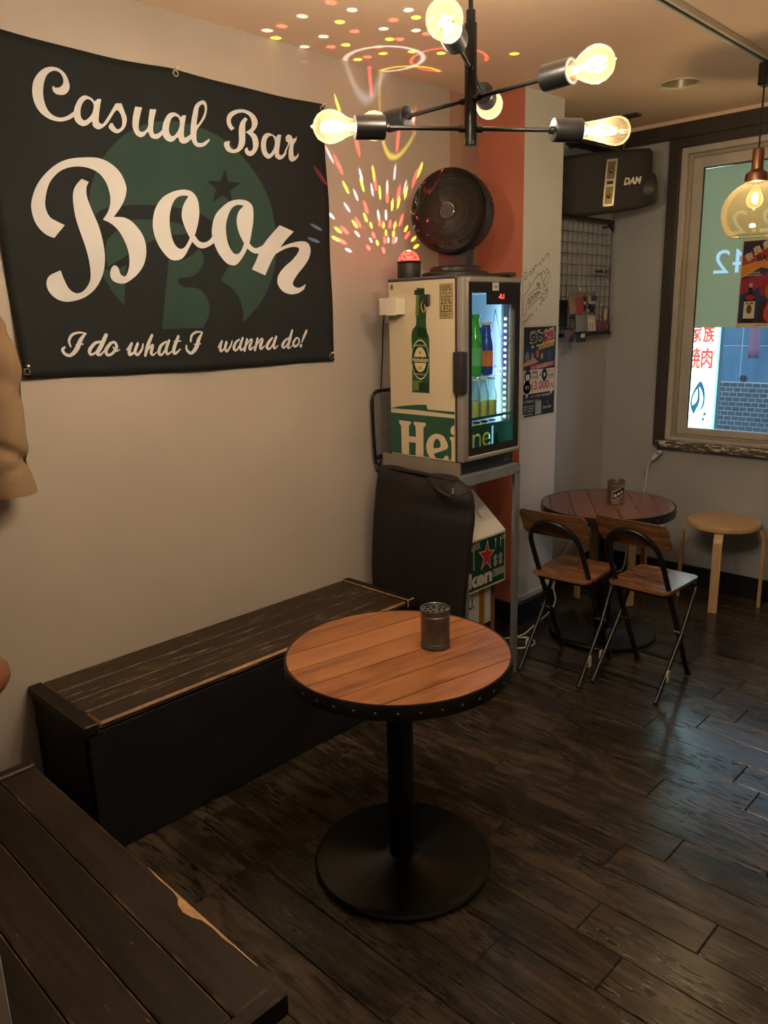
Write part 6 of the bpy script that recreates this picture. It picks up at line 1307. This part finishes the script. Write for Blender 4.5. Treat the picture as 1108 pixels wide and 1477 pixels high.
P.heavy('応援', 0.168, 0.350, 0.262, 0.412, Wh, 0.0006, 0.0042, 0.10); P.heavy('応援', 0.172, 0.355, 0.258, 0.407, Rd, 0.0009, 0.0016, 0.10)
P.poly([(0.130, 0.318), (0.262, 0.334), (0.260, 0.352), (0.132, 0.340)], Gd, 0.0009); P.text('キャンペーン', 0.142, 0.324, 0.252, 0.346, K, 0.0012, 0.02, rot=0.09)
P.rect(0.012, 0.118, pw-0.012, 0.228, Wh, 0.0006); P.poly([(0.064, 0.226), (pw-0.02, 0.240), (pw-0.016, 0.262), (0.066, 0.246)], ink((178, 84, 92)), 0.0009); P.text('コース飲み放題プラン', 0.076, 0.234, 0.250, 0.252, Wh, 0.0012, 0, rot=0.07)
P.disc(0.044, 0.200, 0.027, 0.030, K, 0.0009); P.poly([(0.030, 0.182), (0.058, 0.182), (0.060, 0.208), (0.028, 0.208)], Wh, 0.0012); P.text('2時間', 0.078, 0.206, 0.122, 0.222, K, 0.0009, 0.02); P.text('飲み放題', 0.078, 0.184, 0.132, 0.201, K, 0.0009, 0.02); P.rect(0.078, 0.178, 0.136, 0.181, Gd, 0.0009); P.text('+', 0.142, 0.194, 0.156, 0.208, K, 0.0009, 0.03)
P.disc(0.184, 0.200, 0.024, 0.030, K, 0.0009); P.star(0.184, 0.200, 0.014, Wh, 0.0012); P.text('ダーツ', 0.216, 0.207, 0.256, 0.222, K, 0.0009, 0.02); P.text('投げ放題', 0.214, 0.186, 0.262, 0.202, K, 0.0009, 0.02); P.rect(0.214, 0.180, 0.264, 0.1825, Rd, 0.0009)
P.star(0.040, 0.148, 0.033, Rd, 0.0009, 0.86); P.star(0.040, 0.148, 0.033, Rd, 0.0009, 0.86, rot=PI/5); P.text('学割', 0.026, 0.138, 0.055, 0.158, Wh, 0.0012, 0.02)
P.rect(0.074, 0.128, 0.092, 0.172, Gd, 0.0009); P.text('税込', 0.075, 0.138, 0.091, 0.160, K, 0.0012)
P.text('3,000', 0.098, 0.126, 0.226, 0.174, Rd, 0.0009, 0.02); P.text('円', 0.232, 0.130, 0.262, 0.156, Rd, 0.0009, 0.02)
P.text('※ドリンク別途・要学生証提示', 0.074, 0.098, 0.236, 0.110, Wh, 0.0006); P.poly([(0.030, 0.118), (0.052, 0.118), (0.036, 0.096)], Wh, 0.0009); P.poly([(0.236, 0.118), (0.258, 0.118), (0.242, 0.100)], Wh, 0.0009)
P.text('ご予約はこちら', 0.016, 0.076, 0.150, 0.088, Wh, 0.0006)
for k in range(3): P.text(('営業 20:00-5:00', '定休 日曜日', '駅より徒歩3分')[k], 0.016, 0.056-0.012*k, 0.098, 0.064-0.012*k, Wh, 0.0006)
P.text('Casual Bar', 0.022, 0.018, 0.090, 0.026, Wh, 0.0006); P.disc(0.015, 0.018, 0.007, 0.007, Wh, 0.0006)
P.rect(0.112, 0.016, 0.164, 0.078, ink((150, 152, 162)), 0.0006)
P.star(0.214, 0.070, 0.010, Rd, 0.0006); P.text('Darts Bar', 0.180, 0.038, 0.252, 0.052, Wh, 0.0006)
P.done('poster_print', t)
# pen drawing on the pillar face (part of the wall)
P = Print((-2.1, 3.03, 1.48), (0, 1, 0), (0, 0, 1), (1, 0, 0)); PEN = ink((86, 70, 42))
ox, oy, sc = 747.0, 455.0, 0.0
def pen(pts, w=0.0032):
    # sketch coordinates: 0..80 across the pillar face, 0..120 upward
    ribbon(P.bm, [(p[0]*0.0039, p[1]*0.0027, w) for p in pts], P.fn(0.0006), P.mi(PEN), 3, 0.0005)
pen([(7, 66), (9, 72), (13, 73), (14, 69), (10, 66), (8, 62), (12, 62), (15, 66)])
for x, y in ((18, 71), (24, 76)): pen([(x, y), (x+3, y+4), (x+5, y), (x+2, y-3), (x, y)])
pen([(29, 76), (30, 84)]); pen([(30, 82), (33, 86), (35, 82)]); pen([(37, 86), (42, 88)]); pen([(40, 92), (41, 86)]); pen([(45, 90), (46, 97), (48, 92)]); pen([(50, 94), (54, 104), (57, 103)]); pen([(57, 106), (60, 97)])
pen([(8, 34), (20, 48), (30, 62), (34, 66)]); pen([(20, 50), (19, 58)]); pen([(33, 64), (37, 72), (38, 68)]); pen([(38, 68), (43, 74), (44, 69), (48, 77), (52, 72), (55, 80), (60, 76)])
pen([(14, 20), (17, 26), (20, 20)]); pen([(16, 34), (24, 40), (35, 47), (44, 48)]); pen([(16, 28), (34, 40), (44, 40)]); pen([(17, 14), (30, 24), (46, 34)])
for x, y in ((19, 20), (25, 25), (31, 29), (36, 33)): pen([(x, y), (x+1, y+8)]); pen([(x, y+8), (x+4, y+9), (x+2, y+5), (x+5, y+3)])
pen([(36, 50), (38, 57), (40, 51), (34, 55), (42, 55), (36, 50)])
pen([(42, 70), (48, 58), (50, 48)]); pen([(52, 50), (50, 60), (58, 74), (62, 70), (56, 56), (52, 50)]); pen([(48, 46), (54, 44), (58, 49)]); pen([(46, 40), (52, 38), (58, 46), (56, 34), (48, 30), (46, 38)]); pen([(48, 32), (44, 26), (52, 28)])
pen([(10, 32), (6, 10), (8, 2), (13, 6), (14, 16)]); pen([(8, -10), (12, -4), (10, -14)]); pen([(13, -6), (17, 0), (17, -8)]); pen([(19, -2), (21, 4), (23, -3)]); pen([(25, 2), (27, 6), (24, 4)]); pen([(34, 10), (35, 16)]); pen([(41, 20), (44, 24), (44, 19)])
P.done('pen_drawing', pillar)

# ================================================================ POSTER ON THE WINDOW
t = thing('window_poster', 'colourful poster with a bottle and sunset colours stuck on the window glass', 'poster', (-1.50, YW+0.033, 1.395))
wx0, wx1, wz0, wz1 = -1.582, -1.270, 1.400, 1.826
b = nb(); box(b, (wx0, YW+0.0325, wz0), (wx1, YW+0.0332, wz1)); o = obj('paper', b, ink((196, 190, 170)), t, 0)
P = Print((wx0, YW+0.0325, wz0), (1, 0, 0), (0, 0, 1), (0, -1, 0)); W_, H_ = wx1-wx0, wz1-wz0
def q(pts, c, l): P.poly(pts, ink(c), l)
q([(0.006, 0.022), (W_-0.006, 0.022), (W_-0.006, H_-0.008), (0.006, H_-0.008)], (44, 54, 78), 0.0003)
q([(0.006, 0.36), (0.10, 0.40), (0.31, 0.33), (0.31, H_-0.008), (0.006, H_-0.008)], (58, 46, 62), 0.0005)
q([(0.006, 0.30), (0.14, 0.335), (0.306, 0.30), (0.306, 0.34), (0.12, 0.385), (0.006, 0.35)], (150, 56, 52), 0.0007)
q([(0.006, 0.24), (0.10, 0.29), (0.306, 0.24), (0.306, 0.302), (0.14, 0.337), (0.006, 0.302)], (196, 128, 60), 0.0009)
q([(0.10, 0.24), (0.20, 0.315), (0.306, 0.28), (0.306, 0.10), (0.10, 0.16)], (136, 42, 44), 0.0011); q([(0.006, 0.16), (0.09, 0.19), (0.15, 0.26), (0.006, 0.235)], (140, 44, 66), 0.0012); q([(0.006, 0.06), (0.10, 0.05), (0.12, 0.20), (0.006, 0.17)], (38, 62, 104), 0.0010)
q([(0.10, 0.022), (0.306, 0.022), (0.306, 0.12), (0.10, 0.13)], (60, 34, 32), 0.0013)
P.disc(0.185, 0.175, 0.058, 0.055, ink((150, 96, 44)), 0.0016); P.disc(0.190, 0.245, 0.026, 0.030, ink((168, 116, 60)), 0.0018); P.disc(0.235, 0.19, 0.03, 0.045, ink((120, 60, 30)), 0.0018)
P.disc(0.160, 0.070, 0.032, 0.045, ink((168, 70, 78)), 0.0019); P.disc(0.160, 0.108, 0.020, 0.020, ink((186, 84, 88)), 0.0021); P.rect(0.144, 0.104, 0.176, 0.110, ink((60, 30, 40)), 0.0023)
bt_ = [(0.030, 0.026), (0.084, 0.026), (0.086, 0.13), (0.080, 0.155), (0.068, 0.175), (0.066, 0.215), (0.050, 0.215), (0.048, 0.175), (0.036, 0.155), (0.028, 0.13)]
P.poly(bt_, ink((30, 26, 26)), 0.0020); P.rect(0.031, 0.045, 0.085, 0.128, ink((196, 192, 172)), 0.0022); P.disc(0.058, 0.090, 0.013, 0.022, ink((84, 72, 58)), 0.0024); P.text('RUM', 0.040, 0.112, 0.076, 0.124, ink((60, 40, 36)), 0.0024, 0.02); P.disc(0.058, 0.148, 0.022, 0.014, ink((150, 36, 44)), 0.0022); P.rect(0.050, 0.196, 0.066, 0.216, ink((160, 150, 130)), 0.0022)
for s, x, y, r in (('奈', 0.020, 0.325, 0.5), ('良', 0.058, 0.355, 0.42), ('県', 0.100, 0.375, 0.35)): P.heavy(s, x, y, x+0.036, y+0.038, ink((206, 198, 180)), 0.0016, 0.0012, r)
P.text('BAR', 0.078, 0.320, 0.150, 0.348, ink((40, 30, 30)), 0.0016, 0.02); P.text('LEAGUE', 0.040, 0.262, 0.096, 0.270, ink((206, 198, 180)), 0.0016); P.text('TOURNAMENT', 0.022, 0.250, 0.106, 0.258, ink((206, 198, 180)), 0.0016); P.text('2024 SPECIAL EVENT', 0.09, 0.008, 0.24, 0.016, ink((120, 60, 50)), 0.0008)
P.done('poster_print', t)
b = nb(); box(b, (wx0+0.12, YW+0.0318, wz1-0.012), (wx0+0.15, YW+0.0324, wz1+0.012)); obj('tape', b, ink((210, 200, 170)), t, 0)

# ================================================================ CABLES AND SOCKETS
t = thing('extension_socket', 'white extension lead hanging below the window sill', 'extension lead', (-1.96, YW-0.02, 0.60))
b = nb(); box(b, (-0.012, -0.011, -0.034), (0.012, 0.011, 0.034), 0.004); bmesh.ops.transform(b, matrix=Matrix.Translation((-1.932, YW-0.036, 0.715)) @ Matrix.Rotation(math.radians(42), 4, 'Y'), verts=b.verts); obj('socket_block', b, M_WHITE, t)
b = nb(); box(b, (-0.008, -0.0125, 0.008), (0.008, -0.0108, 0.026), 0.001); bmesh.ops.transform(b, matrix=Matrix.Translation((-1.932, YW-0.036, 0.715)) @ Matrix.Rotation(math.radians(42), 4, 'Y'), verts=b.verts); obj('socket_face', b, plain('grey_socket_face', (0.3, 0.29, 0.27), 0.5), t, 0)
b = nb(); tube(b, smooth_path([(-1.955, YW-0.036, 0.688), (-1.975, YW-0.03, 0.665), (-1.99, YW-0.018, 0.60), (-1.998, YW-0.014, 0.52), (-2.01, YW-0.014, 0.44), (-2.03, YW-0.02, 0.30), (-2.08, YW-0.03, 0.14), (-2.10, YW-0.05, 0.008), (-2.2, YW-0.10, 0.006)], 6), 0.0042, 8); obj('cable', b, M_WHITE, t)
b = nb(); box(b, (-2.030, YW-0.012, 0.580), (-2.008, YW-0.0005, 0.606), 0.002); obj('cable_clip', b, plain('beige_clip', (0.42, 0.30, 0.18), 0.5), t)
b = nb(); tube(b, smooth_path([(-1.925, YW-0.034, 0.735), (-1.915, YW-0.045, 0.765), (-1.93, YW-0.055, 0.79), (-1.945, YW-0.035, 0.775)], 5), 0.007, 8); obj('black_plug', b, M_BLACKM, t)
t = thing('cable_duct', 'white plastic cable duct along the foot of the pillar', 'cable duct', (-2.09, 3.2, 0.11))
b = nb(); box(b, (-2.0995, 3.052, 0.118), (-2.084, 3.355, 0.146), 0.003); obj('duct', b, plain('grey_white_duct', (0.45, 0.45, 0.45), 0.4), t)
b = nb(); box(b, (-2.0995, 3.325, 0.112), (-2.078, 3.362, 0.160), 0.003); obj('end_box', b, M_WHITE, t)
tag(obj('white_cable', (lambda b: (tube(b, smooth_path([(-2.085, 3.345, 0.13), (-2.06, 3.34, 0.05), (-2.055, 3.27, 0.006), (-2.02, 3.10, 0.006), (-1.99, 2.96, 0.006), (-2.0, 2.86, 0.006), (-1.92, 2.80, 0.006), (-1.885, 2.88, 0.0065), (-1.94, 2.93, 0.007), (-2.02, 2.86, 0.008), (-2.06, 2.75, 0.006)], 7), 0.0042, 8), b)[1])(nb()), M_WHITE), 'white cable looping on the floor beside the fridge stand', 'cable')
tag(obj('white_cable', (lambda b: (tube(b, smooth_path([(-2.262, 3.42, 0.30), (-2.255, 3.47, 0.20), (-2.24, 3.60, 0.16), (-2.235, 3.72, 0.20), (-2.25, 3.84, 0.27), (-2.266, 3.90, 0.30)], 7), 0.0045, 8), b)[1])(nb()), M_WHITE), 'white cable sagging along the recess wall behind the far table', 'cable')
t = thing('wall_outlet', 'small white outlet box low on the recess wall', 'outlet', (-2.28, 3.9, 0.30))
for y in (3.40, 3.905):
    b = nb(); box(b, (-2.2835, y-0.018, 0.285), (-2.262, y+0.018, 0.320), 0.003); obj('outlet_box', b, M_WHITE, t)

# ================================================================ OUTSIDE THE WINDOW
bm = nb(); box(bm, (-9, YW+0.15, -0.25), (6, 9.0, -0.15)); o = obj('street', bm, plain('grey_asphalt', (0.12, 0.12, 0.125), 0.8, 0, 0.15, 5, 0.3, 60), None, 0); o['kind'] = 'structure'
t = wl = thing('opposite_building', 'blue-grey panelled wall with small bricks below, across the street', 'building', (-3.2, 9.0, -0.15))
M_PANEL = wood('weathered_blue_panel', ((0.10, 0.19, 0.27), (0.14, 0.26, 0.37), (0.20, 0.33, 0.43)), (7, 7, 1.2), 0.6, 0.1, False, 0.3)
for x0, x1 in ((-6.0, -4.31), (-4.30, -3.31), (-3.30, -2.31), (-2.30, 0.5)):
    b = nb(); box(b, (x0, 9.0, 0.705), (x1, 9.08, 1.092), 0.004); obj('wall_panel', b, M_PANEL, t, 0)
    b = nb(); box(b, (x0, 9.0, 1.100), (x1, 9.08, 3.6), 0.004); obj('wall_panel', b, M_PANEL, t, 0)
b = nb(); box(b, (-6.0, 9.005, -0.15), (0.5, 9.2, 3.6)); obj('mortar_wall', b, plain('pale_mortar', (0.66, 0.70, 0.72), 0.8), t, 0)
M_BRK = wood('blue_grey_brick', ((0.10, 0.12, 0.135), (0.125, 0.15, 0.165), (0.16, 0.185, 0.20)), (8, 8, 8), 0.7, 0.2, False, 1.0)
b = nb(); bw, bh = 0.0815, 0.053; box(b, (0, 0, 0), (bw-0.011, 0.02, bh-0.010), 0.0012); bmesh.ops.recalc_face_normals(b, faces=b.faces); bme = bpy.data.meshes.new('brick'); b.to_mesh(bme); b.free(); bme.materials.append(M_BRK)
for r in range(12):
    for c in range(21):
        o = bpy.data.objects.new('brick', bme); COL.objects.link(o); o.parent = wl
        o.location = Vector((-4.05+c*bw+(bw/2 if r % 2 else 0), 8.996+random.uniform(-0.002, 0.002), 0.700-bh*(r+1)))-wl.location
b = nb(); lathe(b, [(0.001, -0.02), (0.032, -0.02), (0.036, -0.005), (0.030, 0.0)], (-3.265, 9.0, 0.742), (0, 1, 0), 20); obj('round_vent', b, plain('dark_vent', (0.05, 0.06, 0.07), 0.5), t, 40)
# lit street sign
SYp = 5.6; t = thing('lit_street_sign', 'tall lit white street sign with red characters outside the window', 'sign', (-2.31, SYp+0.08, -0.15))
b = nb(); box(b, (-2.47, SYp+0.004, 0.45), (-2.198, SYp+0.05, 2.45), 0.004); obj('sign_box', b, plain('blue_grey_sign_case', (0.16, 0.22, 0.26), 0.4), t, 0)
m, N, L, bs = base('lit_sign_face'); setcol(bs.inputs['Base Color'], (0.7, 0.75, 0.75)); setcol(bs.inputs['Emission Color'], (0.62, 0.98, 1.0)); bs.inputs['Emission Strength'].default_value = 4.5
tc = N.new('ShaderNodeTexCoord'); sx_ = N.new('ShaderNodeSeparateXYZ'); L.new(tc.outputs['Generated'], sx_.inputs[0])
cr = N.new('ShaderNodeValToRGB'); cr.color_ramp.elements[0].position = 0.0; cr.color_ramp.elements[0].color = (0.08, 0.55, 0.58, 1); cr.color_ramp.elements[1].position = 1.0; cr.color_ramp.elements[1].color = (0.035, 0.24, 0.25, 1)
for p_ in (0.16, 0.70): e_ = cr.color_ramp.elements.new(p_); e_.color = (0.62, 0.98, 1.0, 1)
L.new(sx_.outputs['X'], cr.inputs['Fac']); L.new(cr.outputs['Color'], bs.inputs['Emission Color'])
b = nb(); box(b, (-2.465, SYp, 0.455), (-2.206, SYp+0.004, 2.445)); obj('sign_face', b, m, t, 0)
M_SRED = emit('lit_red_character', (1.0, 0.13, 0.07), 1.1); M_SBLU = emit('lit_blue_character', (0.04, 0.26, 0.50), 0.8)
P = Print((0, SYp, 0), (1, 0, 0), (0, 0, 1), (0, -1, 0))
P.heavy('家', -2.415, 1.270, -2.340, 1.39, M_SRED, 0.001, 0.0035); P.heavy('族', -2.325, 1.270, -2.250, 1.39, M_SRED, 0.001, 0.0035)
P.heavy('焼', -2.418, 1.090, -2.338, 1.232, M_SRED, 0.001, 0.0035); P.heavy('肉', -2.328, 1.092, -2.252, 1.230, M_SRED, 0.001, 0.0035)
P.poly([tuple(v*0.001 for v in p) for p in spline2(SIDE['no'], 4)], M_SBLU, 0.001, holes=[[tuple(v*0.001 for v in p) for p in spline2(SIDE['noh'], 4)]])
P.poly([(-2.290, 0.768), (-2.270, 0.785), (-2.268, 0.765), (-2.280, 0.750)], M_SBLU, 0.001); P.poly([(-2.298, 0.738), (-2.276, 0.742), (-2.280, 0.722), (-2.286, 0.710)], M_SBLU, 0.001)
P.done('sign_lettering', t)
b = nb(); cyl(b, (-2.44, SYp+0.08, -0.15), (-2.44, SYp+0.08, 0.45), 0.02, n=12); cyl(b, (-2.23, SYp+0.08, -0.15), (-2.23, SYp+0.08, 0.45), 0.02, n=12); obj('post', b, M_STEEL, t)
t = thing('pink_flag', 'faded pink shop flag hanging across the street', 'flag', (-3.15, 8.7, -0.15))
b = nb(); G = [[b.verts.new((-3.13+0.115*i/6, 8.70+0.012*math.sin(i*1.7+j*0.4), 0.98+0.9*j/10)) for i in range(7)] for j in range(11)]
for j in range(10):
    for i in range(6): b.faces.new((G[j][i], G[j][i+1], G[j+1][i+1], G[j+1][i]))
o = obj('flag_cloth', b, plain('faded_pink_cloth', (0.40, 0.20, 0.28), 0.8), t, 80); md = o.modifiers.new('thickness', 'SOLIDIFY'); md.thickness = 0.002
b = nb(); cyl(b, (-3.07, 8.70, 1.885), (-3.07, 8.998, 1.885), 0.008, n=10); cyl(b, (-3.14, 8.70, 1.885), (-3.01, 8.70, 1.885), 0.006, n=8); obj('pole', b, M_WHITE, t)

for o in bpy.data.objects:
    if '_org' in o: del o['_org']
